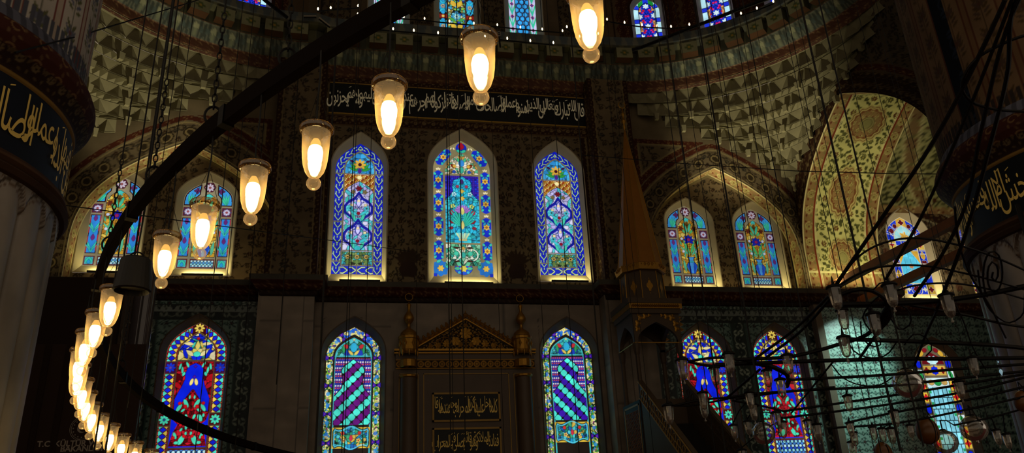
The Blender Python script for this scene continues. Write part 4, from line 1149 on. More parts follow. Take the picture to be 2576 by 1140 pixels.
    g.star(0, y2 - .6, .09, 4, '#d0b040', lead=LEAD); g.star(0, y2 - .88, .1, 5, '#d8b048', lead=LEAD); g.leaf(0, y2 - .32, .2, .06, PI / 2, '#3a2060', lead=LEAD)
    for k in range(-3, 4): g.seg((k * .07, y2 - 2.2), (k * .03, y2 - 2.4), .05, '#c8d8a0' if k % 2 else '#8ac0b0')
    g.rect(-.14, y2 - 2.46, .14, y2 - 2.4, '#d0c888', lead=LEAD); g.clip = old
    # green panel
    y4 = y3 - .06; y5 = y4 - .78; gp = np.minimum(np.minimum(ai - np.abs(g.U), y4 - g.V), g.V - y5)
    pts = [(r.uniform(0, ai), r.uniform(y5, y4)) for _ in range(50)]
    mo = mosaic(g, sym(pts), ['#60c898', '#d8e4c8', '#38b090', '#8ad0a8', '#e4ecd8', '#48a078', '#2c9888'], '#0c2018', .007); g.C = np.where((gp > 0)[..., None], mo, g.C)
    yc = (y4 + y5) / 2
    for sx in (-1, 1): g.disc(sx * .24, yc + .05, .08, '#40c0a0', lead=LEAD); g.leaf(sx * .12, yc + .26, .24, .03, 0 if sx > 0 else PI, '#3a2018', lead=LEAD); g.leaf(sx * .12, yc - .22, .24, .03, 0 if sx > 0 else PI, '#3a2018', lead=LEAD); g.curl(sx * .3, yc, .2, -1.3, 1.3, .035, '#e8ecdc')
    g.ell(0, yc, .08, .1, 0, '#38b8a8', lead=LEAD); g.star(0, yc + .24, .08, 5, '#c8a048', lead=LEAD)
    return g

def glass_E(w, seed=4, dim=1.):
    g = GW(w); a, h = g.a, g.h; ST = '#8a7f62'; r = random.Random(seed)
    g.C[:] = lin(ST); bw = .33; ai = a - bw - .09
    inn = poly_sd(g.U, g.V, g.inner(bw + .05))
    # blue tulip panels
    def panel(x0, x1, y0, y1, n):
        g.rect(x0, y0, x1, y1, '#2a0c10'); g.rect(x0 + .03, y0 + .03, x1 - .03, y1 - .03, '#2f86d8')
        xc = (x0 + x1) / 2; dy = (y1 - y0) / n
        for k in range(n):
            yy = y0 + k * dy + .04
            for sx in (-1, 1):
                g.leaf(xc, yy, dy * .6, .035, PI / 2 - sx * .35, '#38c8b8', lead=LEAD, lw=.006); g.leaf(xc, yy + dy * .1, dy * .5, .025, PI / 2 - sx * .75, '#3cb0b0', lead=LEAD, lw=.006)
            g.leaf(xc, yy + dy * .6, dy * .34, .055, PI / 2, '#6a2a7a', lead=LEAD, lw=.008)
        for k in range(4): g.rect(x0, y0 + (k + .1) * (y1 - y0) / 4, x0 + .03, y0 + (k + .7) * (y1 - y0) / 4, '#a01c2c'); g.rect(x1 - .03, y0 + (k + .3) * (y1 - y0) / 4, x1, y0 + (k + .9) * (y1 - y0) / 4, '#b02030')
    yt = h - 1.36; y0 = .42
    for sx in (-1, 1):
        xo, xi = sx * (a - .015), sx * (a - bw); panel(min(xo, xi), max(xo, xi), y0, yt, 2)
        xc = (xo + xi) / 2; yc = yt + .22
        g.rect(min(xo, xi), yc - .16, max(xo, xi), yc + .16, '#5c2430'); g.ros(xc, yc, .14, 8, '#c8c0dc', core='#9a4a50', lead=LEAD, lw=.006); 
        for k in range(8): g.disc(xc + .13 * math.cos(k * .785), yc + .13 * math.sin(k * .785), .028, '#3a2a5a')
        g.rect(min(xo, xi) - (0 if sx > 0 else .0), .03, max(xo, xi), .34, '#5a1c20'); g.rect(min(xo, xi) + .035, .065, max(xo, xi) - .035, .305, '#4aa0b0'); g.leaf(xc, .07, .24, .11, PI / 2, '#34c0a8', lead=LEAD); g.leaf(xc, .07, .16, .05, PI / 2, '#2890c8', lead=LEAD)
        # arch panel
        seg_ = (g.sd > .015) & (inn < .0) & (g.V > yt + .44) & (np.abs(g.U) > .24 + (h - g.V) * .06)
        g.C = np.where((seg_ & (g.U * sx > 0))[..., None], lin('#2a0c10'), g.C)
        s2 = (g.sd > .05) & (inn < -.03) & (g.V > yt + .48) & (np.abs(g.U) > .28 + (h - g.V) * .06) & (g.U * sx > 0)
        g.C = np.where(s2[..., None], lin('#3a9ae0'), g.C); old = g.clip; g.clip = s2.astype(float)
        for k in range(4): g.leaf(sx * (a - .2), yt + .46, .42, .035, PI / 2 + sx * (.1 + .25 * k - .25), '#3cc4a0', lead=LEAD, lw=.006)
        g.star(sx * .38, h - .38, .12, 4, '#5a2860', lead=LEAD); g.clip = old
    g.star(0, h - .24, .2, 6, '#4a1c28', inner=.85); g.ros(0, h - .25, .15, 8, '#c4b4c4', core='#8a4a4a', lead=LEAD, lw=.006)
    g.rect(-ai - .02, .03, ai + .02, .34, '#5a2a24')
    i, j, fp, fq = lattice((g.U + g.V) * .7071, (g.U - g.V) * .7071, .075); m = np.clip((.03 - np.hypot(fp, fq)) / g.px + .5, 0, 1)[..., None]
    lc = np.array([lin(c) for c in ('#8ad0d8', '#4a90d0', '#b8dce0')])[np.mod(i + j * 2, 3)]
    z = np.minimum(np.minimum(ai - .02 - np.abs(g.U), .3 - g.V), g.V - .07); g.C = np.where((z > 0)[..., None], lin('#3a5a6a') * (1 - m) + lc * m, g.C)
    # centre: vase with iris and tulips on amber
    ap = arch_line(ai, h - .95, h - .48, 2.2, 12, .42); asd = poly_sd(g.U, g.V, ap)
    pc = Cv(g.U, g.V, '#c89a30', g.px)
    pts = [(r.uniform(0, ai), r.uniform(.4, h - .45)) for _ in range(75)]
    pc.C = mosaic(pc, sym(pts), ['#d8b03c', '#c08a28', '#e0c050', '#b87c24', '#d8c060', '#cc9c30'], '#2a1c0c', .006)
    c0 = .42
    for sx in (-1, 1):
        for (x, y, L, wd, rt, c) in ((.02, c0 + .75, .6, .045, .35, '#48b868'), (.04, c0 + .7, .5, .04, .75, '#58c098'), (.02, c0 + 1.6, .5, .045, .3, '#44c098'), (.05, c0 + 1.55, .35, .04, .8, '#50b870'), (.25, c0 + .05, .5, .05, .1, '#58b890'), (.22, c0 + .6, .5, .035, -.1, '#50b088'), (.3, c0 + 1.9, .3, .04, .2, '#3cb8a0'), (.3, c0 + 1.1, .3, .03, .4, '#48b088')):
            pc.leaf(sx * x, y, L, wd, PI / 2 - sx * rt, c, lead=LEAD, lw=.007)
        pc.disc(sx * .27, c0 + 1.35, .05, '#c8d0e8', lead=LEAD); pc.disc(sx * .26, c0 + .85, .05, '#d0d4e4', lead=LEAD); pc.ros(sx * .26, c0 + 1.75, .1, 6, '#5a2418', lead=LEAD)
        pc.ell(sx * .2, c0 + 2.1, .06, .15, sx * -.3, '#b87c20', lead=LEAD)
    for k in range(7): pc.leaf(0, c0 + 1.3, .22, .06, PI / 2 + (k - 3) * .75, '#1424a8', lead=LEAD)
    pc.disc(0, c0 + 1.32, .06, '#8a1c5a', lead=LEAD); pc.star(0, c0 + 2.15, .14, 6, '#3cb8b0', lead=LEAD)
    vp = [(0, c0), (.1, c0), (.2, c0 + .25), (.17, c0 + .36), (.07, c0 + .46), (.08, c0 + .56), (.14, c0 + .62)]; vpoly = vp + [(-x, y) for x, y in vp[::-1]]
    vs_ = poly_sd(g.U, g.V, vpoly); pc.put(vs_ + .015, LEAD); st = np.mod(np.floor((g.U / (.08 + (g.V - c0) * .25)) * 1.2 + .5), 2)
    pc.C = np.where((vs_ > 0)[..., None], np.where(st[..., None] > 0, lin('#2050c8'), lin('#4aa0e8')), pc.C)
    pc.rect(-.1, c0 + .42, .1, c0 + .48, '#38b0c8', lead=LEAD)
    g.put(asd + .015, LEAD); g.C = np.where((asd > 0)[..., None], pc.C, g.C)
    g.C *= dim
    # dim scales panes and leading alike
    return g

def glass_F(w):
    g = GW(w); a, h = g.a, g.h; ST = '#cfc7a4'
    g.C[:] = lin(ST); BL, AM, DR, SK = '#1838c8', '#d0a038', '#5a0c18', '#58c4e0'
    inn = poly_sd(g.U, g.V, g.inner(.36)); ai = a - .38; L = '#d8d4c0'
    bord = (g.sd > .02) & (inn < -.02)
    g.C = np.where(bord[..., None], lin(BL), g.C)
    yt = h - 1.0
    for sx in (-1, 1):
        xm = sx * (a - .18)
        for k, y in enumerate((h - 1.2, h - 1.62, h - 2.0, h - 2.42)):
            if k in (0,): g.rect(xm - .17, y - .19, xm + .17, y + .19, '#d8b448', lead=L); g.star(xm, y, .11, 4, '#b02028', lead=L)
            elif k == 1: g.leaf(xm, y - .2, .36, .1, PI / 2, AM, lead=L)
            elif k == 2: g.star(xm, y, .17, 6, DR, lead=L, inner=.7)
            else: g.leaf(xm, y - .2, .38, .11, PI / 2, AM, lead=L)
        g.disc(sx * (a - .3), h - .62, .11, DR, lead=L); g.disc(sx * (a - .5), h - .4, .09, DR, lead=L); g.curl(sx * (a - .1), h - .85, .2, 1.6, 3.1 if sx > 0 else .1, .02, L)
    g.put(np.where(bord, .016 - np.abs(np.mod(g.run, .42) - .02), -1), L)
    P_ = [(-.24, h - .45), (-.2, h), (0, h + .1), (.2, h), (.24, h - .45), (0, h - .36)]; g.put(poly_sd(g.U, g.V, P_), AM); g.star(0, h - .24, .14, 4, DR, lead=L)
    body = inn > .02; g.C = np.where(body[..., None], lin(SK), g.C)
    g.C = np.where((body & (g.V > yt))[..., None], lin('#9ad4d8'), g.C); g.star(0, yt + .17, .22, 5, AM, lead=L, inner=.5); g.put(np.where(body & (g.V > yt), .012 - np.abs(np.mod(np.arctan2(g.V - yt, g.U), .6) - .3) * .5, -1), L)
    bp = body & (g.V < yt - .04) & (g.V > yt - .42); g.C = np.where(bp[..., None], lin(BL), g.C); g.put(np.where(bp, .014 - np.minimum(np.abs(g.V - yt + .23), np.abs(np.abs(g.U) - .2)), -1), L); g.star(0, yt - .23, .16, 6, DR, lead=L, inner=.7)
    mp = body & (g.V < yt - .46) & (g.V > .48)
    i, j, fp, fq = lattice(g.U + .1 * np.sin(np.floor(g.V / .5) * 3), g.V, .26)
    g.C = np.where(mp[..., None], lin(SK) * (.85 + .3 * np.mod(np.sin(i * 5 + j * 9.) * 431, 1))[..., None], g.C)
    g.put(np.where(mp, .009 - np.minimum(np.abs(np.abs(fp) - .13), 9), -1), '#3c8498'); g.put(np.where(mp, .009 - np.abs(np.mod(g.V + np.abs(g.U) * .8, .75) - .3), -1), '#cfe0dc')
    for sx in (-1, 1): g.put(np.where(mp, poly_sd(g.U, g.V, [(sx * ai, yt - .46), (sx * .12, yt - .46), (sx * ai, yt - 1.0)]), -1), AM)
    g.disc(0, yt - 1.1, .09, '#c88858', lead=L)
    lw_ = (g.V < .42) & (np.abs(g.U) < ai + .02); g.C = np.where(lw_[..., None], lin(BL), g.C); g.star(0, .21, .17, 6, DR, lead=L, inner=.7); g.curl(0, .21, .24, 0, 6.3, .025, L)
    for sx in (-1, 1): g.star(sx * .36, .21, .1, 4, L); g.rect(min(sx * ai, sx * a), .03, max(sx * ai, sx * a), .42, '#b8922c'); g.star(sx * (a - .18), .21, .13, 4, DR, lead=L)
    g.put(.018 - np.abs(inn), ST)
    for y in (yt - .02, yt - .44, .45): g.put(.02 - np.abs(g.V - y), ST)
    g.put(.02 - g.sd, ST); return g

def glass_G(w, seed=6):
    g = GW(w); a, h = g.a, g.h; ST = '#6a5e48'; g.C[:] = lin(ST); r = random.Random(seed)
    inn = poly_sd(g.U, g.V, g.inner(.31)); ai = a - .33; body = inn > .02
    pal4 = ['#2ca850', BLUE, YEL, RED, '#e8f0f0']
    per = .78
    for sx in (-1, 1):
        xm = sx * (a - .16)
        for k in range(9):
            y = h - .75 - k * .42
            kind = k % 4
            g.rect(xm - .14, y - .19, xm + .14, y + .19, '#3a3428')
            if kind == 0: g.ell(xm, y, .11, .16, 0, BLUE, lead=LEAD)
            elif kind == 1:
                g.rect(xm - .13, y - .18, xm + .13, y + .18, '#d8e8ec'); g.ell(xm, y, .08, .16, .3, '#2aa050', lead=LEAD)
            else:
                g.rect(xm - .13, y - .18, xm + .13, y + .18, '#e0b83c'); g.star(xm, y, .13, 4, '#c01820', lead=LEAD)
        g.ell(sx * .42, h - .36, .14, .09, sx * -.8, '#d8a838', lead=LEAD); g.ell(sx * .24, h - .24, .1, .08, sx * -.5, '#8a1420', lead=LEAD); g.ell(sx * .58, h - .55, .08, .1, 0, '#d0a030', lead=LEAD)
    g.ell(0, h - .16, .07, .1, 0, '#2a8a38', lead=LEAD)
    yt = h - .78
    lun = body & (g.V > yt); g.C = np.where(lun[..., None], lin('#6a1018'), g.C); g.star(0, yt + .12, .24, 6, '#bfe8ec', lead=LEAD, inner=.6)
    b1 = body & (g.V < yt - .05) & (g.V > yt - .42); g.C = np.where(b1[..., None], lin('#d0a848'), g.C); g.star(0, yt - .23, .17, 8, BLUE, lead=LEAD, inner=.8)
    for sx in (-1, 1): g.star(sx * .34, yt - .23, .13, 4, '#7a1018', lead=LEAD)
    mp = body & (g.V < yt - .5)
    row = np.floor(g.V / .42); wv = g.U + .05 * np.sin(row * 2.3); i, j, fp, fq = lattice(wv + .1, g.V, .19)
    fr = np.mod(g.V, .42) - .21
    g.C = np.where(mp[..., None], lin('#8adcf0') * (.75 + .45 * np.mod(np.sin(i * 7.7 + row * 3.1) * 93, 1))[..., None], g.C)
    g.put(np.where(mp, .016 - np.minimum(.095 - np.abs(fp), .21 - np.abs(fr)), -1), '#10262c')
    edge = mp & (np.abs(g.U) > ai - .1); g.put(np.where(edge, .05 - np.abs(fr), -1), '#2aa060')
    tp = mp & (g.V > yt - .85); g.C = np.where(tp[..., None], lin('#cfe8e8'), g.C)
    for sx in (-1, 1): g.ell(sx * .28, yt - .68, .12, .1, 0, '#c8a058', lead=LEAD)
    g.ell(0, yt - .7, .14, .1, 0, '#1f8a40', lead=LEAD)
    g.put(.018 - np.abs(inn), ST)
    for y in (yt - .02, yt - .46): g.put(np.where(inn > -.02, .022 - np.abs(g.V - y), -1), ST)
    g.put(.02 - g.sd, ST); return g

def glass_H(w):
    g = GW(w, px=.014); a, h = g.a, g.h; g.C[:] = lin('#141830')
    inn = poly_sd(g.U, g.V, g.inner(.2)); t = np.mod(g.run - .1, .72)
    bord = inn < -.015
    c = np.where((t < .2)[..., None], lin('#1c34d8'), lin('#b8e8f4')); c = np.where(((g.V > h - .42) & (np.abs(g.U) > .11) & (np.abs(g.U) < .32))[..., None], lin('#188a38'), c); c = np.where(((g.V > h - .34) & (np.abs(g.U) < .11))[..., None], lin('#1c34d8'), c)
    g.C = np.where(bord[..., None], c, g.C); g.put(np.where(bord, .016 - np.minimum(np.abs(t - .2), np.minimum(t, .72 - t)), -1), '#0c1024')
    ai = a - .2
    s = .58; row = np.round((g.V - .36) / (s * .8660)); ux = g.U / s - .5 * np.mod(row, 2); fu = (ux - np.round(ux)) * s; fv = g.V - .36 - row * s * .866
    d = np.hypot(fu, fv); an = np.arctan2(fv, fu)
    body = inn > .015
    g.C = np.where(body[..., None], lin('#1428a8'), g.C)
    i, j, p, q = lattice(fu + 7 * s, fv + 7 * s, .115); g.C = np.where(body[..., None], np.where((np.mod(i * 2 + j * 3, 4) == 0)[..., None], lin('#2c4ae0'), lin('#1226b8')), g.C)
    ring = np.abs(d - .24); ak = np.abs(np.mod(an + PI / 6, PI / 3) - PI / 6)
    pk = (np.hypot(d * np.cos(ak) - .235, d * np.sin(ak)) < .055); rk = np.mod(np.floor((an + PI) / (PI / 3)) + row, 3)
    g.C = np.where((pk & body)[..., None], np.where((rk == 0)[..., None], lin('#d82a90'), lin('#b81430')), g.C)
    st = .135 * (1 - .45 * np.abs(np.mod(an * 3 / PI, 1) - .5) * 2) - d; g.put(np.where(body, st + .015, -1), '#0a1030'); g.put(np.where(body, st, -1), '#d8f0f8')
    ed = (d > .25) & (np.abs(fu) > .2) & body & (np.abs(g.U) > ai - .12); g.C = np.where(ed[..., None], lin('#d89a50') if True else 0, g.C)
    vor = np.minimum(np.abs(ring - .055), np.abs(np.mod(an, PI / 3) - PI / 6) * d); g.put(np.where(body & (d > .14), .008 - vor, -1), '#060a24')
    g.put(.012 - np.abs(inn), '#0a0e20')
    lo = (g.V < .16); t2 = np.abs(g.U)
    g.C = np.where(lo[..., None], np.where((t2 < .12)[..., None], lin('#20b060'), np.where((t2 > a - .2)[..., None], lin('#1c34d8'), lin('#c4ecf4'))), g.C); g.put(np.where(lo, .014 - np.minimum(np.abs(t2 - .12), np.minimum(np.abs(t2 - a + .2), .16 - g.V)), -1), '#0a0e20')
    return g

def glass_I(w):
    g = GW(w, px=.014); a, h = g.a, g.h; g.C[:] = lin('#3a3430'); ai = a - .29
    body = np.abs(g.U) < ai
    s = .24; row = np.round(g.V / (s * .8660)); ux = g.U / s - .5 * np.mod(row, 2); fu = (ux - np.round(ux)) * s; fv = g.V - row * s * .866
    hexd = np.maximum(np.abs(fv) * .866 + np.abs(fu) * .5, np.abs(fu))
    g.C = np.where(body[..., None], lin('#3a5a80'), g.C); g.put(np.where(body, .1 - hexd, -1), '#2a90e0'); g.put(np.where(body, .07 - hexd, -1), '#38a8ee'); g.put(np.where(body, .012 - np.abs(hexd - .105), -1), '#20140c')
    g.put(np.where(body, .03 - np.hypot(fu, np.abs(fv) - .138), -1), '#8a7a70')
    t = np.mod(g.V, .62) - .31; l = np.abs(np.abs(g.U) - (a - .14)); bd = np.abs(g.U) > ai + .03
    g.C = np.where(bd[..., None], lin('#c4c0e8'), g.C)
    g.put(np.where(bd, .03 - np.abs(l - .07 - (t + .05) * .3), -1), '#30c890'); g.put(np.where(bd, .02 - l, -1), '#38b8b0'); g.put(np.where(bd & (t > -.3), .085 * (.8 + .2 * np.cos(5 * np.arctan2(t - .2, l))) - np.hypot(t - .2, l), -1), '#7a1030'); g.put(np.where(bd, .03 - np.hypot(t - .2, l), -1), '#2838b0')
    g.put(.018 - np.abs(np.abs(g.U) - ai - .02), '#4a4038')
    lo = g.V < .34; g.C = np.where(lo[..., None], lin('#c8c4e4'), g.C)
    for x in (-a + .15, a - .15): g.ros(x, .17, .14, 8, '#2c2c9a', core='#6a4ab0', lead=LEAD)
    for k in range(6): g.leaf(0, .17, .36, .05, k * PI / 3, '#38b890', lead=LEAD)
    g.put(.015 - np.abs(g.V - .35), '#4a4038'); return g
def glass_J(w, seed=8):
    g = GW(w, px=.014); a, h = g.a, g.h; g.C[:] = lin('#2a1c14'); r = random.Random(seed); ai = a - .36
    pts = [(r.uniform(0, ai), r.uniform(.45, h)) for _ in range(150)]
    mo = mosaic(g, sym(pts), ['#3fa0d0', '#e0c050', '#58b890', '#2848b8', '#d8d0a0', '#70c0d8', '#88b848', '#e8d060'], LEAD, .009)
    g.C = np.where(((np.abs(g.U) < ai) & (g.V > .42))[..., None], mo, g.C)
    for k in range(4):
        y = .75 + k * 1.1
        for sx in (-1, 1): g.leaf(sx * .05, y, .36, .1, PI / 2 - sx * .5, '#e0b840', lead=LEAD); g.leaf(sx * .05, y + .4, .3, .06, PI / 2 - sx * 1.1, '#48a850', lead=LEAD)
        g.disc(0, y + .62, .16, '#48b0d8', lead=LEAD); g.ros(0, y + .62, .12, 6, '#a8d8d0', core='#305890', lead=LEAD)
    for sx in (-1, 1):
        xm = sx * (a - .15)
        for k in range(5):
            y = .86 + k * .98
            g.ell(xm, y, .15, .38, 0, '#2fa0dc', lead=LEAD); g.ros(xm, y, .1, 6, '#c8b078', core='#2838a0', lead=LEAD)
            for m in (-1, 1):
                for q in (-1, 1): g.leaf(xm, y + m * .1, .24, .045, m * PI / 2 + q * .6, '#36c0e0', lead=LEAD)
            g.rect(xm - .15, y + .4, xm + .15, y + .58, '#8a1c18', lead=LEAD); g.disc(xm, y + .49, .06, '#e0b860', lead=LEAD)
        g.rect(xm - .15, .03, xm + .15, .36, '#c0c4ec'); g.ros(xm, .2, .14, 8, '#2c3cb0', core='#a02848', lead=LEAD)
    g.rect(-ai, .03, ai, .36, '#2f9cd8'); g.ros(0, .2, .12, 6, '#c8a868', core='#2838a0', lead=LEAD)
    for sx in (-1, 1): g.leaf(sx * .1, .2, .3, .07, 0 if sx > 0 else PI, '#48c8d8', lead=LEAD)
    g.put(.018 - np.abs(np.abs(g.U) - ai - .02), '#4a3a30'); return g

def surround(w, face_Y, mat, parent, name='surround'):
    """splayed plaster (or stone) reveal between glass and wall face"""
    a, vs, H, b = w['o']; oc = arch_line(a, vs, H, w['n'], 26, b); ic = arch_line(w['a'], w['vs'], w['H'], w['n'], 26, w['z0'])
    m = M()
    P = lambda L, y: np.stack([L[:, 0] + w['c'], np.full(len(L), y), L[:, 1]], -1)
    oc2 = arch_line(a + .035, vs, H + .045, w['n'], 26, b - .0)
    m.strip(P(oc2, face_Y - .012), P(oc, face_Y - .012)); m.strip(P(oc, face_Y - .012), P(ic, w['Y'] - .03)); m.strip(P(ic, w['Y'] - .03), P(ic, w['Y'] + .02))
    # sloping sill
    m.raw([(w['c'] - a, face_Y - .012, b), (w['c'] + a, face_Y - .012, b), (w['c'] + w['a'], w['Y'] - .03, w['z0']), (w['c'] - w['a'], w['Y'] - .03, w['z0'])], [(0, 1, 2, 3)])
    return m.build(name, mat, parent)
MT_WOODF = pbr('brown_stone', '#54422f', .7, noise=.2, scale=6)
MT_REV = pbr('dark_marble_reveal', '#584a3d', .6, noise=.2, scale=3)
paints = {'A1': lambda w: glass_A(w, 0), 'A2': lambda w: glass_A(w, 5), 'A3': lambda w: glass_A(w, 9), 'B1': lambda w: glass_B(w, -1), 'B2': lambda w: glass_B(w, 1, '#3a14a8', 4),
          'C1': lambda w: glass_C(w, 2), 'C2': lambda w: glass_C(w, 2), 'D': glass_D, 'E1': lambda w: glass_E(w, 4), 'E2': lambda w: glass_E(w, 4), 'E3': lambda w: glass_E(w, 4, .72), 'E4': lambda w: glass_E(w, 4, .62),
          'F1': glass_F, 'F2': glass_F, 'G1': glass_G, 'I1': glass_I, 'I2': glass_I, 'J': glass_J}
wn = 0
for k, w in WIN.items():
    wn += 1
    face = {'E': YQ + .62, 'F': YO, 'G': YO, 'I': YD, 'J': YD}.get(k[0], YQ)
    t = thing('window_%d' % wn, None, None, (w['c'], face, w['z0']), kind='structure')
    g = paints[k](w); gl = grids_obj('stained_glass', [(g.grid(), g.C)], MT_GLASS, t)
    surround(w, face, MT_WOODF if k[0] in 'AG' else MT_REV if k[0] == 'B' else MT_PLASTER, t)
for side, ph, a, z0_, zt in HW:        # windows of the curved drum
    wn += 1
    r = RA + 1.0; cxr = XR - RA if side == 'right' else 2 * AX - XR + RA; sg = 1 if side == 'right' else -1
    c = np.array([cxr + sg * (r + .14) * math.sin(ph), YA - RA + (r + .14) * math.cos(ph)]); tv = np.array([math.cos(ph) * sg, -math.sin(ph)]) * sg; nv_ = np.array([sg * math.sin(ph), math.cos(ph)])
    w = dict(c=0., a=a, z0=HW_Z0, vs=HW_H - .65, H=HW_H, n=2.2, Y=0.)
    t = thing('window_%d' % wn, None, None, (c[0], c[1], HW_Z0), kind='structure')
    g = glass_H(w); G = np.stack([c[0] + tv[0] * g.U, c[1] + tv[1] * g.U, HW_Z0 + g.V], -1); grids_obj('stained_glass', [(G, g.C)], MT_GLASS, t)
    ic = arch_line(a, w['vs'], w['H'], 2.2, 20, HW_Z0); oc = arch_line(a + .16, w['vs'], w['H'] + .17, 2.2, 20, HW_Z0 - .15)
    f = lambda L, d: np.stack([c[0] + tv[0] * L[:, 0] + nv_[0] * d, c[1] + tv[1] * L[:, 0] + nv_[1] * d, L[:, 1]], -1)
    m = M(); m.strip(f(oc, -.3), f(ic, -.02)); m.build('surround', MT_PLASTER, t)
# ------------------------------------------------------------------ Arabic and Latin lettering as flat meshes
FORMS = {}
for cp in range(0xFE70, 0xFEFD):
    d = unicodedata.decomposition(chr(cp)).split()
    if len(d) >= 2 and d[0] in ('<isolated>', '<initial>', '<medial>', '<final>'):
        FORMS.setdefault(''.join(chr(int(x, 16)) for x in d[1:]), {})[d[0][1:-1]] = chr(cp)
def shape_word(wd):
    units = []; i = 0
    while i < len(wd):
        if wd[i:i + 2] in FORMS and len(wd[i:i + 2]) == 2: units.append(wd[i:i + 2]); i += 2
        else: units.append(wd[i]); i += 1
    out = ''; prev = False
    for k, u in enumerate(units):
        f = FORMS.get(u, {'isolated': u}); nxt = k + 1 < len(units) and 'final' in FORMS.get(units[k + 1], {})
        fwd = nxt and 'initial' in f
        key = 'medial' if prev and fwd else 'final' if prev else 'initial' if fwd else 'isolated'
        out += f.get(key, f.get('isolated', u)); prev = fwd
    return out[::-1]
def text_mesh(s, bold=.012, space=1.):
    c = bpy.data.curves.new('lettering', 'FONT'); c.body = s; c.resolution_u = 3; c.offset = bold; c.space_character = space
    o = bpy.data.objects.new('lettering', c); COL.objects.link(o)
    dg = bpy.context.evaluated_depsgraph_get(); me = bpy.data.meshes.new_from_object(o.evaluated_get(dg))
    v = np.array([p.co[:2] for p in me.vertices]).reshape(-1, 2); f = [tuple(p.vertices) for p in me.polygons]
    bpy.data.objects.remove(o); bpy.data.curves.remove(c); bpy.data.meshes.remove(me)
    return v, f
def calligraphy(m, words, W, H, fn, bold=.02):
    """two interlaced rows of tall letters, right to left, in a W x H field; fn(u,v)->xyz"""
    items = []; x = 0.
    for k, wd in enumerate(words):
        v, f = text_mesh(shape_word(wd), bold, .88)
        if not len(v): continue
        v = v - v.min(0) * [1, 0]; wdt = v[:, 0].max(); up = k % 2
        ys = 2.3 if not up else 1.9
        v = v * [1., ys]; v = v + [.22 * (v[:, 1:2]).ravel()[:, None] * .12, 0] if False else v
        y0 = .4 if not up else 1.0
        items.append((v, f, x, y0, wdt)); x += wdt * .72 + .05
    tot = x + .2; sx = W / tot
    hi = max((v[:, 1].max() + y0) for v, f, X, y0, w_ in items); lo = min((v[:, 1].min() + y0) for v, f, X, y0, w_ in items)
    sy = H * .92 / (hi - lo)
    for v, f, X, y0, w_ in items:
        u = W - (X + w_ - v[:, 0] + 0.) * sx; vv = (v[:, 1] + y0 - lo) * sy + H * .04
        # mirror-safe: the word keeps its own left-to-right glyph order, words run from the right end
        u = W - X * sx - (w_ - v[:, 0]) * sx
        P = [fn(a, b) for a, b in zip(u, vv)]; m.raw(P, f)
    r = random.Random(len(words))
    for k in range(len(words)):                    # small vowel strokes
        a = r.uniform(.05, .95) * W; b = r.choice((.84, .9, .55)) * H; s = H * .055
        m.raw([fn(a, b), fn(a + s * 1.4, b + s * .7), fn(a + s * 1.5, b + s * 1.05), fn(a + s * .1, b + s * .4)], [(0, 1, 2, 3)])
def latin(m, s, cxy, h, fn, bold=.01):
    v, f = text_mesh(s, bold); k = h / .72; v = v * k; v[:, 0] -= (v[:, 0].max() + v[:, 0].min()) / 2
    m.raw([fn(a + cxy[0], b + cxy[1]) for a, b in v], f)
MT_INK = pbr('ivory_lettering', '#e4d8b4', .6, noise=.1, scale=8, emis=('#d8cba6', .07))  # slight emission stands in for light caught by the letters
MT_INKG = pbr('gold_lettering', '#d8b45a', .5, noise=.15, scale=8, emis=('#d0a94e', .05))  # emission imitates the sheen of gilding
MT_PANEL = pbr('black_panel', '#0a0d10', .5, noise=.2)
MT_NAVY = pbr('navy_panel', '#0e1626', .55, noise=.3, scale=3)

# ------------------------------------------------------------------ calligraphy band above the three windows
bl, tr = atY(827, 276, YQ - .03), atY(1471, 262, YQ - .03)
t = thing('calligraphy_band', 'long black band of ivory Arabic calligraphy above the three tall windows', 'calligraphy panel', (AX, YQ, 15.5))
z0, z1 = 15.47, 16.66
M().box((bl[0], YQ - .03, z0), (tr[0], YQ - .002, z1)).build('panel', MT_PANEL, t)
m = M(); verse = 'قال الله تبارك وتعالى ان الذين امنوا وعملوا الصالحات واقاموا الصلاة واتوا الزكوة لهم اجرهم عند ربهم ولا خوف عليهم ولا هم يحزنون'.split()
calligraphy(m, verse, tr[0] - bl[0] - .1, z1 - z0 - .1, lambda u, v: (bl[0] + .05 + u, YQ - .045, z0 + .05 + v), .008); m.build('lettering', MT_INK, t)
m = M()
for z in (z0 - .03, z1): m.box((bl[0], YQ - .05, z), (tr[0], YQ - .002, z + .03))
m.build('border', MT_GOLDP, t)

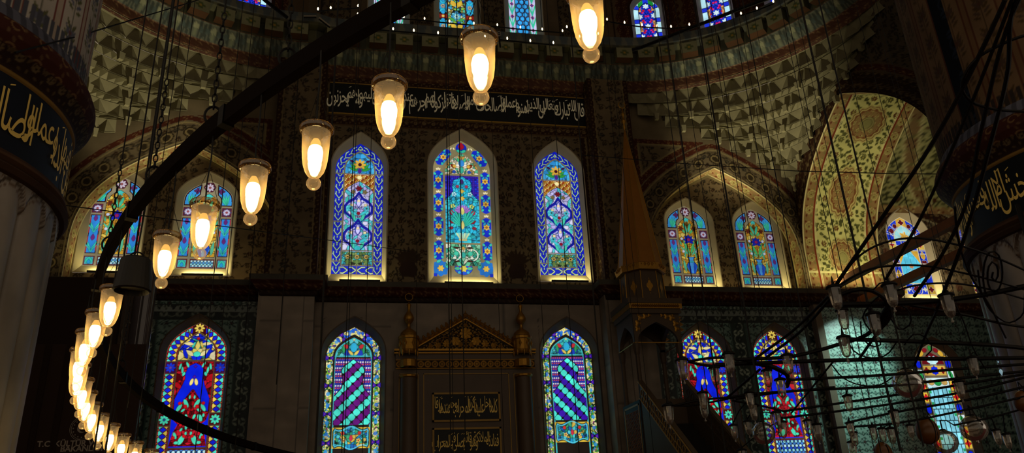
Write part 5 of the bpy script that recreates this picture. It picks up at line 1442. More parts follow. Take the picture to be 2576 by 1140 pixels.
# ------------------------------------------------------------------ the two great piers
def pier_paint(side):
    cxp = -6.6 if side == 'left' else 13.2; cyp = 10.2
    toc = math.atan2(-cyp, -cxp)             # towards the camera
    def G(r, A, Z): return np.stack([cxp + r * np.cos(A), cyp + r * np.sin(A), Z], -1)
    aa = np.linspace(toc - 1.75, toc + 1.75, 520)
    # fluted marble shaft with round-headed flutes
    zz = np.linspace(0, 5.95, 150); A, Z = np.meshgrid(aa, zz); nf = 30; ph = np.mod(A * nf / (2 * PI), 1) - .5; hw = .5
    top = 5.45 + .42 * np.sqrt(np.maximum(0, 1 - (ph / .5) ** 2)); ins = Z < top
    r = np.where(ins, 2.5 - .07 + .08 * np.sqrt(np.maximum(0, 1 - (ph / .5) ** 2)), 2.5 + .02)
    C = lin('#8f877e') * (1 + .1 * np.sin(A * 37 + np.sin(Z * 1.3) * 2))[..., None] * (1 + .06 * np.sin(Z * 3.1 + A * 11))[..., None]
    e = np.abs(Z - top); C = mixc(C, ((e < .035) & (Z > 5.3)).astype(float), lin('#4e3f33')); C = mixc(C, (ins & (np.abs(ph) > .46)).astype(float) * .35, lin('#54483c'))
    C = mixc(C, ((e > .07) & (e < .1) & (Z > 5.3)).astype(float), lin('#6a5443'))
    struct(grids_obj('column_' + side + '_shaft', [(G(r, A, Z), C)], MT_MARB, smooth=True))
    # mouldings and capital
    def prof_obj(nm, prof, colf, mt):
        p = np.asarray(prof, float); tt = np.concatenate([[0], np.cumsum(np.hypot(*np.diff(p, axis=0).T))]); q = np.linspace(0, tt[-1], 70)
        R = np.interp(q, tt, p[:, 0]); Zq = np.interp(q, tt, p[:, 1]); A2, R2 = np.meshgrid(aa, R); Z2 = np.repeat(Zq[:, None], len(aa), 1)
        struct(grids_obj(nm, [(G(R2, A2, Z2), colf(A2, Z2, R2))], mt))
    prof_obj('trim_%s_ring' % side, [(2.5, 5.86), (2.58, 5.88), (2.62, 5.95), (2.55, 6.0), (2.6, 6.05), (2.57, 6.13), (2.5, 6.15)], lambda A, Z, R: np.full(A.shape + (3,), 1.) * lin('#4a3220') * (.8 + .5 * (np.abs(Z - 6.05) < .04))[..., None], MT_CORN)
    prof_obj('trim_%s_capital' % side, [(2.5, 7.12), (2.52, 7.14), (2.53, 7.22), (2.6, 7.34), (2.66, 7.42), (2.72, 7.52), (2.73, 7.62), (2.69, 7.72), (2.62, 7.78), (2.6, 7.84), (2.58, 7.92), (2.53, 8.0)],
             lambda A, Z, R: np.where((Z < 7.18)[..., None], lin('#8a6a30'), np.where((Z < 7.4)[..., None], sample(TX_BAND, A * 3, Z * 1.4) * .7, np.where((Z < 7.78)[..., None], sample(TX_RED, A * 2.6, Z) * .8, lin('#5a5a66') * (.6 + .6 * (np.mod(A * 14, 1) > .5))[..., None]))), MT_CORN)
    # painted upper drum: stripes with flowers
    zz = np.linspace(8.0, 22., 420); A, Z = np.meshgrid(aa, zz); s = (A - toc) * 2.53
    per = .62; k = np.floor(s / per); f = np.mod(s / per, 1)
    def p_up(c, w, h):
        for y in (.25, .75):
            c.ros(w * .5, h * y, .12, 7, '#585a6c', core='#703038')
            for q in range(5):
                for sx in (-1, 1): c.leaf(w * .5 + sx * .03, h * y - .3 + q * .09, .17, .03, PI / 2 - sx * (1.1 - .12 * q), '#565836' if (q + int(y * 4)) % 2 else '#585a68')
        c.line([(w * .5, 0), (w * .5, h)], .02, '#4a4a38')
    global TX_UP
    if 'TX_UP' not in globals(): TX_UP = tile_tex(.62, 1.3, 90, p_up, '#aaa296')
    C = sample(TX_UP, s, Z + .45 * np.mod(k, 2))
    C = mixc(C, ((f < .12) | (f > .88)).astype(float), lin('#a09080')); C = mixc(C, (np.abs(np.abs(f - .5) - .4) < .028).astype(float), lin('#70403a'))
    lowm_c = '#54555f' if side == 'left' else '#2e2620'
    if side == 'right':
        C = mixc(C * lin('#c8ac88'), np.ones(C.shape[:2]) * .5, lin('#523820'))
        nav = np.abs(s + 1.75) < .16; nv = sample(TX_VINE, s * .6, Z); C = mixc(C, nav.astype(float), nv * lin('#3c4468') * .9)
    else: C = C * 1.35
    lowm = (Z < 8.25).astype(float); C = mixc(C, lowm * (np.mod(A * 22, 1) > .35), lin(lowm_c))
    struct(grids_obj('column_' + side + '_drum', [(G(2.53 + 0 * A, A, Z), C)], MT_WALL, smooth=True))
    # inscription band
    t = thing('calligraphy_band', 'dark blue curved band of gold Arabic calligraphy round the left pier' if side == 'left' else 'black curved band of gold Arabic calligraphy round the right pier', 'calligraphy panel', (cxp, cyp, 6.15), )
    A, Z = np.meshgrid(aa, np.linspace(6.15, 7.12, 3)); V = G(2.5 + 0 * A, A, Z)
    m = M(); m.strip(V[0], V[-1]); m.build('panel', MT_NAVY if side == 'left' else MT_PANEL, t, smooth=True)
    words = 'خالدين فيها ابدا وعملوا الصالحات سندخلهم جنات تجري من تحتها الانهار عدل وقال ثم نهى' .split() if side == 'left' else 'مساجد الله من امن بالله واليوم الاخر واقام الصلاة واتى الزكوة ولم يخش الا الله فعسى اولئك ان يكونوا'.split()
    m = M(); W = 2.5 * 2.9; a0 = toc - 1.45
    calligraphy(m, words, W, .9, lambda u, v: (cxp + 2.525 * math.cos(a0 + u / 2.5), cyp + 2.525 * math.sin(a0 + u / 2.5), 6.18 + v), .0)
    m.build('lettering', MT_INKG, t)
    # iron clamp of the ring
    m = M()
    for dz in (0,): m.tube([(cxp + 2.66 * math.cos(toc + (.35 if side == 'left' else -.5)), cyp + 2.66 * math.sin(toc + (.35 if side == 'left' else -.5)), 5.7), (cxp + 2.66 * math.cos(toc + (.35 if side == 'left' else -.5)), cyp + 2.66 * math.sin(toc + (.35 if side == 'left' else -.5)), 6.25)], .04, 6)
    struct(m.build('trim_%s_clamp' % side, MT_DARK))
pier_paint('left'); pier_paint('right')

# ------------------------------------------------------------------ mihrab: marble panel, gilt pediment, two columns
YM = 23.8
t = thing('mihrab', 'dark marble prayer niche with gilded triangular crest between two striped windows', 'prayer niche', (AX, YM, 0))
def p_slab(name, x0, x1, z0, z1, y0, y1, mt): return M().box((x0, y0, z0), (x1, y1, z1)).build(name, mt, t)
MT_MM = pbr('brown_marble', '#574738', .45, noise=.22, scale=2.2)
p_slab('marble_panel', 1.05, 5.55, 0, 6.4, YM, YQ - .004, MT_MM)
# friezes
U, V = np.meshgrid(np.linspace(1.1, 5.5, 240), np.linspace(6.42, 6.72, 24))
Cz = np.full(U.shape + (3,), 1.) * lin('#2a1b0e'); k = np.mod(U, .22) - .11
Cz = mixc(Cz, (np.abs(np.hypot(k, V - 6.57) - .08) < .022).astype(float), lin('#a5782c')); Cz = mixc(Cz, (np.hypot(k, V - 6.57) < .035).astype(float), lin('#a5782c')); Cz = mixc(Cz, ((V < 6.45) | (V > 6.69)).astype(float), lin('#a87c30'))
grids_obj('gilt_frieze', [(planeY(YM - .04)(U, V), Cz)], MT_CORN, t)
p_slab('upper_frieze', 1.1, 5.5, 6.72, 6.98, YM - .02, YQ - .004, MT_MM)
m = M(); m.box((1.05, YM - .12, 6.98), (5.55, YQ - .004, 7.04)); m.box((1.05, YM - .08, 6.9), (5.55, YQ - .004, 6.94)); m.build('gilt_cornice', MT_GOLD, t)
# triangular tympanum
apx = (AX, 8.12); L_, R_ = 1.75, 4.85
m = M(); m.prism([(L_, 7.04), (R_, 7.04), (AX, 7.98)], lambda u, v, d: (u, d, v), YM - .015, YQ - .004); m.build('pediment', pbr('dark_gilt_ground', '#2a1a0c', .6, noise=.3), t)
S_, T_ = np.meshgrid(np.linspace(-1, 1, 260), np.linspace(0, .97, 80)); Ut = AX + S_ * (1 - T_) * 1.5; Vt = 7.06 + T_ * .92
def p_gold(c, w, h):
    c.curl(w * .5, h * .5, .085, 0, 5.4, .016, '#9a742e', r1=.03)
    for k in range(6): c.leaf(w * .5 + .09 * math.cos(k * 1.05), h * .5 + .09 * math.sin(k * 1.05), .075, .02, k * 1.05 + 1.2, '#94702c')
    c.ros(0, 0, .05, 6, '#a88038', core='#3a240e')
grids_obj('tympanum', [(planeY(YM - .022)(Ut, Vt), sample(tile_tex(.3, .26, 90, p_gold, '#26180a'), np.abs(Ut - AX), Vt - 7.06))], MT_CORN, t)
m = M()
def blob(x, z, r, d=.05, n=6):
    an = np.linspace(0, 2 * PI, n * 4, endpoint=False); rr = r * (.75 + .25 * np.abs(np.cos(an * n / 2)))
    v = [(x, YM - .02 - d, z)] + [(x + q * math.cos(a), YM - .02 - d * .35, z + q * math.sin(a)) for a, q in zip(an, rr)]
    m.raw(v, [(0, 1 + i, 1 + (i + 1) % (n * 4)) for i in range(n * 4)])
blob(AX, 7.55, .2, .06, 8); blob(AX, 7.82, .07)
for sx in (-1, 1):
    for x, z, r in ((.33, 7.3, .15), (.62, 7.22, .12), (.9, 7.17, .1), (1.12, 7.13, .08), (.18, 7.18, .08)): blob(AX + sx * x, z, r)
    for (x, z, q) in ((.35, 7.48, .16), (.62, 7.35, .13), (.85, 7.27, .1)):
        A = np.linspace(0, 3.9, 14); m.tube([(AX + sx * (x + q * math.cos(a) * .9), YM - .05, z + q * math.sin(a) * .5) for a in A], .014, 5)
m.tube([(AX, YM - .05, 7.06), (AX, YM - .05, 7.4)], .02, 5)
m.build('gilt_flowers', MT_GOLD, t)
m = M()
for sx in (-1, 1):
    e = np.array([AX + sx * 1.62, 7.06]); p = np.array([AX, 8.02]); m.tube([(e[0], YM - .05, e[1]), (p[0], YM - .05, p[1])], .03, 6)
    for k in range(11):
        q = e + (p - e) * (k + .5) / 11.2; nx_ = nrm([sx * .95, 1.62])
        blob_c = q + nx_ * .1
        an = np.linspace(0, 2 * PI, 12, endpoint=False); rr = .135 * (.75 + .25 * np.cos(an * 3)); m.raw([(blob_c[0], YM - .11, blob_c[1])] + [(blob_c[0] + r * math.cos(a), YM - .04, blob_c[1] + r * math.sin(a)) for a, r in zip(an, rr)], [(0, 1 + i, 1 + (i + 1) % 12) for i in range(12)])
        m.lathe([(0, .06), (.035, .02), (.0, -.05)], (blob_c[0] + nx_[0] * .09, YM - .06, blob_c[1] + nx_[1] * .09), 6)
m.lathe([(0, .17), (.03, .08), (.09, .02), (.05, -.06), (0, -.1)], (AX, YM - .06, 8.14), 8)
m.build('gilt_crest', MT_GOLD, t)
for sx, xc in ((-1, 1.49), (1, 5.11)):
    c = M(); c.lathe([(.26, 0), (.25, 6.15)], (xc, YM - .08, 0), 12).build
    col_ = c.build('column', MT_MM, t, smooth=True)
    m = M(); m.lathe([(.25, 6.12), (.29, 6.15), (.29, 6.2), (.25, 6.22)], (xc, YM - .08, 0), 14); m.lathe([(.25, 6.45), (.27, 6.47), (.27, 6.67), (.25, 6.7)], (xc, YM - .08, 0), 14)
    m.lathe([(.24, 6.86), (.28, 6.94), (.3, 7.0), (.3, 7.32), (.33, 7.34), (.33, 7.42), (.27, 7.46)], (xc, YM - .08, 0), 16)
    for k in range(8):
        a = k * PI / 4; m.lathe([(.02, 6.98), (.035, 6.9), (.0, 6.78)], (xc + .28 * math.cos(a), YM - .08 + .28 * math.sin(a), 0), 6)
        m.lathe([(0, 7.3), (.05, 7.18), (0, 7.06)], (xc + .3 * math.cos(a + .4), YM - .08 + .3 * math.sin(a + .4), 0), 6)
    m.build('capital', MT_GOLD, col_, smooth=False)
    m = M(); m.lathe([(.27, 7.45), (.25, 7.55), (.15, 7.64), (.06, 7.7), (.05, 7.82), (.07, 7.85), (.15, 7.95), (.165, 8.03), (.13, 8.13), (.06, 8.24), (.04, 8.3), (.06, 8.42), (.075, 8.46), (.04, 8.5), (.0, 8.56)], (xc, YM - .08, 0), 16)
    A = np.linspace(0, 2 * PI, 24, endpoint=False); m.tube([(xc + .12 * math.cos(a), YM - .08, 8.72 + .12 * math.sin(a)) for a in A], .014, 5, closed=True)
    m.build('finial', MT_GOLD, col_, smooth=True)
m = M()
def frame(x0, x1, z0, z1, w, y):
    for a, b in (((x0, z0), (x0 + w, z1)), ((x1 - w, z0), (x1, z1)), ((x0, z1 - w), (x1, z1)), ((x0, z0), (x1, z0 + w))): m.box((a[0], y, a[1]), (b[0], y + .03, b[1]))
frame(1.95, 4.65, 0.6, 6.28, .025, YM - .02); frame(1.2, 1.8, .6, 6.28, .02, YM - .02); frame(4.8, 5.4, .6, 6.28, .02, YM - .02)
m.build('gilt_line', MT_GOLDP, t)
for nm, px0, px1, words, lab in (('upper', (1092, 990), (1252, 1054), 'كلما دخل عليها زكريا المحراب وجد عندها رزقا'.split(), 'upper black tablet of gilt Arabic calligraphy on the prayer niche'), ('lower', (1092, 1079), (1252, 1146), 'فنادته الملائكة وهو قائم يصلي في المحراب'.split(), 'lower black tablet of gilt Arabic calligraphy, under the first one on the niche')):
    a, b = atY(*px0, YM - .05), atY(*px1, YM - .05)
    x0, x1, z1, z0 = 2.28, 4.27, a[2] - .04, b[2]
    q = M().box((x0, YM - .045, z0), (x1, YM - .0, z1)).build('tablet', MT_PANEL, t, label=lab)
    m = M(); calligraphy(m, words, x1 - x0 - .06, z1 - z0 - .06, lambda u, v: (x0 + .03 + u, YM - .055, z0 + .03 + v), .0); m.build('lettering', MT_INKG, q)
    m = M(); frame(x0 - .06, x1 + .06, z0 - .06, z1 + .06, .055, YM - .06); m.build('gilt_frame', MT_GOLDP, q)

# ------------------------------------------------------------------ minbar: kiosk with a tall gilded cone, stair towards us
XK, YK = 8.72, 22.0
t = thing('minbar', 'stone pulpit kiosk with tall gilded cone spire beside the right pilaster', 'pulpit', (XK, YK, 0))
MT_CONE = pbr('dull_gold_cone', '#9a6420', .5, metal=.35, noise=.18, scale=3)
MT_MINB = pbr('minbar_marble', '#4c3c2b', .55, noise=.22, scale=3)
n8 = 8; rot = PI / 8
m = M(); m.lathe([(.72, 9.12), (.0, 14.4)], (XK, YK, 0), n8, rot, rot + 2 * PI); m.build('cone', MT_CONE, t)
m = M()
for k in range(8):
    a = rot + k * PI / 4; m.tube([(XK + .725 * math.cos(a), YK + .725 * math.sin(a), 9.12), (XK, YK, 14.4)], [.018, .006], 5)
m.build('cone_rib', MT_GOLD, t)
m = M(); m.lathe([(0, 14.25), (.05, 14.35), (.03, 14.5), (.09, 14.6), (.05, 14.7), (.03, 14.8), (.07, 14.88), (.03, 14.98), (.02, 15.15)], (XK, YK, 0), 10)
A = np.linspace(-.9, PI + .9, 18); m.tube([(XK + .12 * math.cos(a + PI / 2 + PI / 2), YK, 15.27 + .12 * math.sin(a + PI)) for a in A], .018, 5)
m.build('finial', MT_GOLD, t, smooth=True)
m = M(); m.lathe([(.64, 8.98), (.78, 9.0), (.82, 9.2), (.74, 9.24)], (XK, YK, 0), n8, rot, rot + 2 * PI)
for k in range(40):
    a = k * 2 * PI / 40; m.lathe([(0, .08), (.045, .0), (0, -.08)], (XK + .76 * math.cos(a), YK + .76 * math.sin(a), 9.16), 5)
m.build('gilt_crown', MT_GOLD, t)
m = M(); m.lathe([(.70, 8.0), (.66, 8.98)], (XK, YK, 0), n8, rot, rot + 2 * PI); dr = m.build('drum', MT_MINB, t)
m = M()
for k in range(8):
    a = (k + .5) * PI / 4 + rot; ap = .7 * math.cos(PI / 8) * .975; c = np.array([XK + (ap + .01) * math.cos(a), YK + (ap + .01) * math.sin(a)]); tv = np.array([-math.sin(a), math.cos(a)])
    sp = [(math.cos(b) * .09 * (1 + .2 * math.cos(4 * b)), 8.48 + .17 * math.sin(b) * (1 + .25 * math.cos(4 * b))) for b in np.linspace(0, 2 * PI, 20, endpoint=False)]
    m.raw([(c[0] + tv[0] * u, c[1] + tv[1] * u, v) for u, v in sp], [tuple(range(20))])
    m.raw([(c[0] + tv[0] * u, c[1] + tv[1] * u, v) for u, v in ((-.015, 8.65), (0, 8.76), (.015, 8.65))], [(0, 1, 2)]); m.raw([(c[0] + tv[0] * u, c[1] + tv[1] * u, v) for u, v in ((-.015, 8.31), (0, 8.2), (.015, 8.31))], [(0, 1, 2)])
    a2 = rot + k * PI / 4; m.tube([(XK + .71 * math.cos(a2), YK + .71 * math.sin(a2), 8.02), (XK + .67 * math.cos(a2), YK + .67 * math.sin(a2), 8.97)], .016, 4)
m.build('gilt_ornament', MT_GOLD, dr)
hs = .74; f0, f1 = YK - hs, YK + hs; k0, k1 = XK - .72, XK + .78
m = M(); m.box((k0 - .12, f0 - .12, 7.86), (k1 + .12, f1 + .12, 8.02)); m.box((k0 - .06, f0 - .06, 7.55), (k1 + .06, f1 + .06, 7.7)); can = m.build('canopy_slab', MT_MINB, t)
m = M(); m.box((k0 - .08, f0 - .1, 7.7), (k1 + .1, f1 + .1, 7.86))
for k in range(22):
    x = k0 + (k1 - k0) * (k + .5) / 22; m.lathe([(0, .06), (.05, 0), (0, -.06)], (x, f0 - .12, 7.78), 5); m.lathe([(0, .06), (.05, 0), (0, -.06)], (k1 + .12, f0 + 2 * hs * (k + .5) / 22, 7.78), 5)
m.build('gilt_fascia', MT_GOLD, can)
# arcade: pointed openings between four columns
def arcade(axis, c, lo, hi):
    mid, a = (lo + hi) / 2, (hi - lo) / 2; L = arch_line(a - .12, 6.75, 7.3, 1.9, 12, 6.65)
    f = (lambda u, v, d: (u + mid, c + d, v)) if axis == 'y' else (lambda u, v, d: (c + d, u + mid, v))
    m = M(); out = [(-a, 6.65), (-a, 7.56), (a, 7.56), (a, 6.65)]
    top = L
    n = len(L)
    for d in (0, .12):
        m.raw([f(u, v, d) for u, v in L] + [f(u, 7.56, d) for u, v in L], [(i, i + 1, i + 1 + n, i + n) for i in range(n - 1)])
        m.raw([f(-a, 6.65, d), f(-a + .12, 6.65, d), f(-a + .12, 7.56, d), f(-a, 7.56, d), f(a, 6.65, d), f(a - .12, 6.65, d), f(a - .12, 7.56, d), f(a, 7.56, d)], [(0, 1, 2, 3), (4, 5, 6, 7)])
    m.strip([f(u, v, 0) for u, v in L], [f(u, v, .12) for u, v in L])
    return m, f, a, L
for axis, c, lo, hi in (('y', f0, k0, k1), ('y', f1 - .12, k0, k1), ('x', k0, f0, f1), ('x', k1 - .12, f0, f1)):
    m, f, a, L = arcade(axis, c, lo, hi); ar = m.build('arch', MT_MINB, t)
    if (axis, c) in (('y', f0), ('x', k1 - .12)):
        dd = -.02 if axis == 'y' else .14
        for sx in (-1, 1):
            g2 = M()
            for (u, v, r) in ((.5, 7.42, .11), (.34, 7.47, .1), (.6, 7.25, .11), (.62, 7.08, .1), (.2, 7.5, .07), (.55, 7.5, .05)):
                an = np.linspace(0, 2 * PI, 14, endpoint=False); g2.raw([f(sx * u, v, dd * 2.2)] + [f(sx * u + r * (.75 + .25 * math.cos(3 * b)) * math.cos(b), v + r * (.75 + .25 * math.cos(3 * b)) * math.sin(b), dd) for b in an], [(0, 1 + i, 1 + (i + 1) % 14) for i in range(14)])
            g2.build('gilt_spandrel', MT_GOLD, ar)
for x in (k0 + .07, k1 - .07):
    for y in (f0 + .07, f1 - .07):
        m = M(); m.lathe([(.09, 5.0), (.075, 5.1), (.07, 6.3), (.09, 6.36), (.12, 6.6), (.12, 6.66), (0, 6.66)], (x, y, 0), 8); m.build('column', MT_MINB, t)
m = M(); m.tube([(k0, f0 - .02, 6.66), (k1, f0 - .02, 6.66)], .018, 5); m.tube([(k1 + .02, f0, 6.66), (k1 + .02, f1, 6.66)], .018, 5); m.tube([(k0 - .02, f0, 6.66), (k0 - .02, f1, 6.66)], .018, 5); m.build('tie_rod', MT_GOLD, t)
m = M(); m.box((k0 - .02, f0, 0), (k1 + .02, f1, 5.0)); m.build('base', MT_MINB, t)
# stair and its two slanting parapets
def stair_pt(y): return 5.0 - (f0 - y) * .74
m = M(); ys = np.arange(f0 - 6.4, f0 + .01, .32)
for y in ys: m.box((k0 + .14, y - .32, 0), (k1 - .14, y, max(.05, stair_pt(y) - .75)))
m.build('stair', pbr('stair_stone', '#1c1712', .8, noise=.2), t)
for x0, x1 in ((k0 - .02, k0 + .12), (k1 - .12, k1 + .02)):
    m = M(); ya, yb = f0 - 6.4, f0
    pl = [(yb, 0.), (yb, stair_pt(yb) + .55), (ya, stair_pt(ya) + .55), (ya, 0.)]
    m.prism(pl, lambda u, v, d: (d, u, v), x0, x1); pr = m.build('parapet', MT_MINB, t)
    m = M()
    for off in (.5, .02): m.tube([(x0 - .01, yb, stair_pt(yb) + off), (x0 - .01, ya, stair_pt(ya) + off)], .02, 4)
    for k in range(26):      # pierced lattice
        y = ya + (yb - ya) * k / 26
        for q in range(2): 
            z = stair_pt(y) + .12 + .2 * q; A = np.linspace(0, 2 * PI, 6, endpoint=False); m.tube([(x0 - .012, y + .1 * math.cos(b), z + .1 * math.sin(b)) for b in A], .012, 4, closed=True)
    m.build('lattice', MT_GOLDP if x0 < XK else MT_MINB, pr)
m = M()
fx0, fx1 = k0 - .03, None
for a, b in (((f0 + .1, 3.4), (f0 + .15, 4.9)), ((f1 - .15, 3.4), (f1 - .1, 4.9)), ((f0 + .1, 4.85), (f1 - .1, 4.9)), ((f0 + .1, 3.4), (f1 - .1, 3.45))): m.box((k0 - .05, a[0], a[1]), (k0 - .02, b[0], b[1]))
m.build('gilt_panel_frame', MT_GOLDP, t)
m = M(); m.box((k0 - .04, f0 - .0, .2), (k0 - .021, f1, 4.99)); lp = m.build('side_panel', pbr('dark_walnut_panel', '#1d130b', .6, noise=.3), t)
m = M()
for y in np.arange(f0 + .2, f1 - .15, .13):
    for z in np.arange(3.5, 4.8, .13):
        A = np.linspace(0, 2 * PI, 6, endpoint=False); m.tube([(k0 - .045, y + .06 * math.cos(b), z + .06 * math.sin(b)) for b in A], .008, 4, closed=True)
m.build('lattice', MT_WOODB, lp)

# ------------------------------------------------------------------ brown hoarding with the ministry's name, carved pillar beside it
YH = 20.0
a, b = atY(80, 700, YH), atY(392, 712, YH)
t = thing('hoarding', 'tall plain dark brown board screen behind the lit lamps on the left', 'screen', ((a[0] + b[0]) / 2, YH, 0))
MT_HOARD = pbr('brown_cloth', '#2f1d12', .85, noise=.15, scale=1.5)
M().box((a[0] - 1.5, YH, 0), (b[0] - .75, YH + .06, 8.02)).build('board', MT_HOARD, t)
m = M()
for x in np.linspace(a[0] - 1.3, b[0] - .8, 5): m.box((x, YH + .06, 0), (x + .06, YH + .14, 8.0))
m.build('post', MT_HOARD, t)
YH2 = 19.3; tl, br_ = atY(70, 866, YH2), atY(335, 1110, YH2)
t = thing('printed_screen', 'lower brown screen printed with round emblem and ministry lettering', 'screen', ((tl[0] + br_[0]) / 2, YH2, 0))
M().box((tl[0] - 1.2, YH2, 0), (br_[0], YH2 + .05, tl[2])).build('board', pbr('printed_cloth', '#3b281b', .8, noise=.12, scale=2), t)
m = M()
for px in (112, 165): x = atY(px, 900, YH2)[0]; m.box((x, YH2 - .03, 0), (x + .12, YH2, tl[2] - .01))
m.build('fold', MT_HOARD, t)
MT_PRINT = pbr('pale_print', '#b5a797', .7, noise=.05)
fn = lambda u, v: (u, YH2 - .012, v)
p1, p2, e1 = atY(213, 1115, YH2), atY(206, 1128.5, YH2), atY(209, 1078, YH2)
m = M(); latin(m, 'T.C. KÜLTÜR VE TURİZM', (p1[0], p1[2] - .06), .125, fn, .03); latin(m, 'BAKANLIĞI', (p2[0], p2[2] - .06), .125, fn, .03); m.build('lettering', MT_PRINT, t)
m = M()
for R in (.27, .24): m.tube([fn(e1[0] + R * math.cos(q), e1[2] + R * math.sin(q)) for q in np.linspace(0, 2 * PI, 40, endpoint=False)], .006, 4, closed=True)
def star5(x, z, r, r0=0.): m.raw([fn(x, z)] + [fn(x + (r if k % 2 == 0 else r * .4) * math.sin(k * PI / 5 + r0), z + (r if k % 2 == 0 else r * .4) * math.cos(k * PI / 5 + r0)) for k in range(10)], [(0, 1 + k, 1 + (k + 1) % 10) for k in range(10)])
for k in range(16): star5(e1[0] + .2 * math.cos(k * PI / 8), e1[2] + .2 * math.sin(k * PI / 8), .022)
A = np.linspace(.7, 2 * PI - .7, 16); m.raw([fn(e1[0] - .02 + .1 * math.cos(q), e1[2] + .1 * math.sin(q)) for q in A] + [fn(e1[0] + .01 + .08 * math.cos(q), e1[2] + .08 * math.sin(q)) for q in A[::-1]], [(i, i + 1, 30 - i, 31 - i) for i in range(15)])
star5(e1[0] + .07, e1[2], .045, .3); m.build('emblem', MT_PRINT, t)
# polished pillar with a carved strip
YP = 20.6; l, r_ = atY(352, 760, YP), atY(392, 760, YP)
t = thing('polished_pillar', 'polished dark marble pillar with carved strip between brown screen and tiled window', 'pillar', ((l[0] + r_[0]) / 2, YP, 0))
m = M(); xc = r_[0] - .28; m.lathe([(.3, 0), (.27, 2.2), (.26, 8.6)], (xc, YP, 0), 20); m.build('shaft', pbr('polished_marble', '#5a5254', .08, noise=.25, scale=2, spec=.8), t, smooth=True)
m = M(); m.box((l[0] - .42, YP - .1, 0), (l[0] + .12, YP + .1, 7.9)); m.build('carved_jamb', MT_REV, t)
m = M(); c0x = l[0] - .15
for z in np.arange(.4, 6.6, .55):
    for sx in (-1, 1): m.tube([(c0x + sx * .15 * math.sin(q), YP - .12, z + .55 * q / PI) for q in np.linspace(0, PI, 9)], .022, 5)
    m.lathe([(0, .06), (.05, 0), (0, -.06)], (c0x, YP - .12, z), 6)
m.build('carved_strip', pbr('pale_carving', '#7d6f5e', .6), t)

# ------------------------------------------------------------------ two tie beams from the right pier to the corner of the arch
for (p, q, lab) in (((2420, 575), (2098, 727), 'upper brown wooden tie beam running from right pier to the lit arch ledge'), ((2440, 645), (2160, 768), 'lower brown wooden tie beam running from right pier across the blue window')):
    A_ = atY(*q, 23.95); X = A_[0]; z = A_[2]
    y0 = 11.6
    m = M(); m.box((X - .13, y0, z - .02), (X + .13, 24.0, z + .24)); o = m.build('tie_beam', MT_WOODB)
    tag(o, lab, 'beam')
# ------------------------------------------------------------------ uplights on the window sills
for k, w in list(WIN.items()):
    if k[0] not in 'CDEF': continue
    face = {'E': YQ + .62, 'F': YO}.get(k[0], YQ); b = w['o'][3]; hl = w['a'] * .8; xc = w['c'] + .12
    z = b + .03
    nm = {'C1': 'left tall braided-border', 'D': 'middle tall turquoise', 'C2': 'right tall braided-border', 'E1': 'left amber flower', 'E2': 'amber flower window nearest the left pilaster', 'E3': 'amber flower window nearest the gilded cone', 'E4': 'right amber flower', 'F1': 'blue and white arch', 'F2': 'partly hidden far right'}[k]
    t = thing('sill_light', 'slim dark uplight bar on sill of %s' % (nm if 'window' in nm else nm + ' window'), 'light fixture', (xc, face - .06, z), 'uplight bars on the window sills')
    M().box((xc - hl, face - .1, z - .045), (xc + hl, face - .05, z + .02)).build('housing', MT_BLACK, t)
    M().box((xc - hl + .03, face - .05, z - .02), (xc + hl - .03, face - .042, z + .015)).build('lamp_strip', emit_mat('warm_strip', '#ffe9a0', 1.2) if 'warm_strip' not in bpy.data.materials else bpy.data.materials['warm_strip'], t)
    light('sill_glow', 'AREA', (xc, face - .07, z + .03), {'C': 17., 'D': 20., 'E': 16., 'F': 24.}[k[0]], '#fff0a0', .04, (xc, face + .3, z + .5), sx=hl * 1.9)
# arch glows stand on the cornice; the spots hang in mid-air, without fixtures
for nm, loc, tg, e, sx in (('right', (12.9, YQ + .25, Z_C1 + .12), (12.9, YQ + .5, 14), 5., 5.2), ('left', (-5.8, YQ + .25, Z_C1 + .12), (-5.8, YQ + .5, 14), 5., 5.2)):
    light('arch_glow_' + nm, 'AREA', loc, e, '#ffd98c', .1, tg, sx=sx)
light('great_arch_glow', 'AREA', (17.5, 23.45, Z_C1 + .1), 75, '#fff0b0', .25, (17.5, 23.0, 14), sx=2.6)
light('great_arch_fill', 'SPOT', (17.4, 20.6, Z_C1 + 1.5), 105, '#fff0b0', .3, (17.5, 22.5, 13.5), spot=1.9, blend=.9)
light('outer_bay_glow', 'AREA', (21.2, 24.0, Z_C1 + .2), 40, '#fff0cc', .2, (21.0, 24.9, 14), sx=3.)
light('great_arch_glow_left', 'AREA', (-11, 23.4, Z_C1 + .1), 26, '#ffe9a0', .25, (-11, 23.0, 14), sx=2.6)
light('vault_spot_right', 'SPOT', (11.6, 21.6, 9.8), 1150, '#fff4cc', .08, (14.0, 22.8, 15.6), spot=1.15, blend=.8)  # both vault spots are added to brighten the facets, no lamp there
light('vault_spot_left', 'SPOT', (-5.0, 21.4, 9.8), 950, '#fff4cc', .08, (-7.4, 22.8, 15.6), spot=1.15, blend=.8)
light('jamb_daylight', 'SPOT', (18.6, 20.8, 9.0), 1400, '#d2fff0', .05, (16.9, 24., 6.2), spot=.95, blend=1.)
m = M(); m.box((15.72, YQ - .3, 0), (15.98, YQ + .0, Z_C0)); m.build('trim_light_stop_right', MT_STONE)['kind'] = 'structure'  # slim pilaster added to keep the jamb spot off the bay wall

light('beam_glow', 'SPOT', (19.5, 21.5, 9.5), 120, '#ffe2b0', .2, (17.0, 19.5, 8.8), spot=1.4, blend=.9)
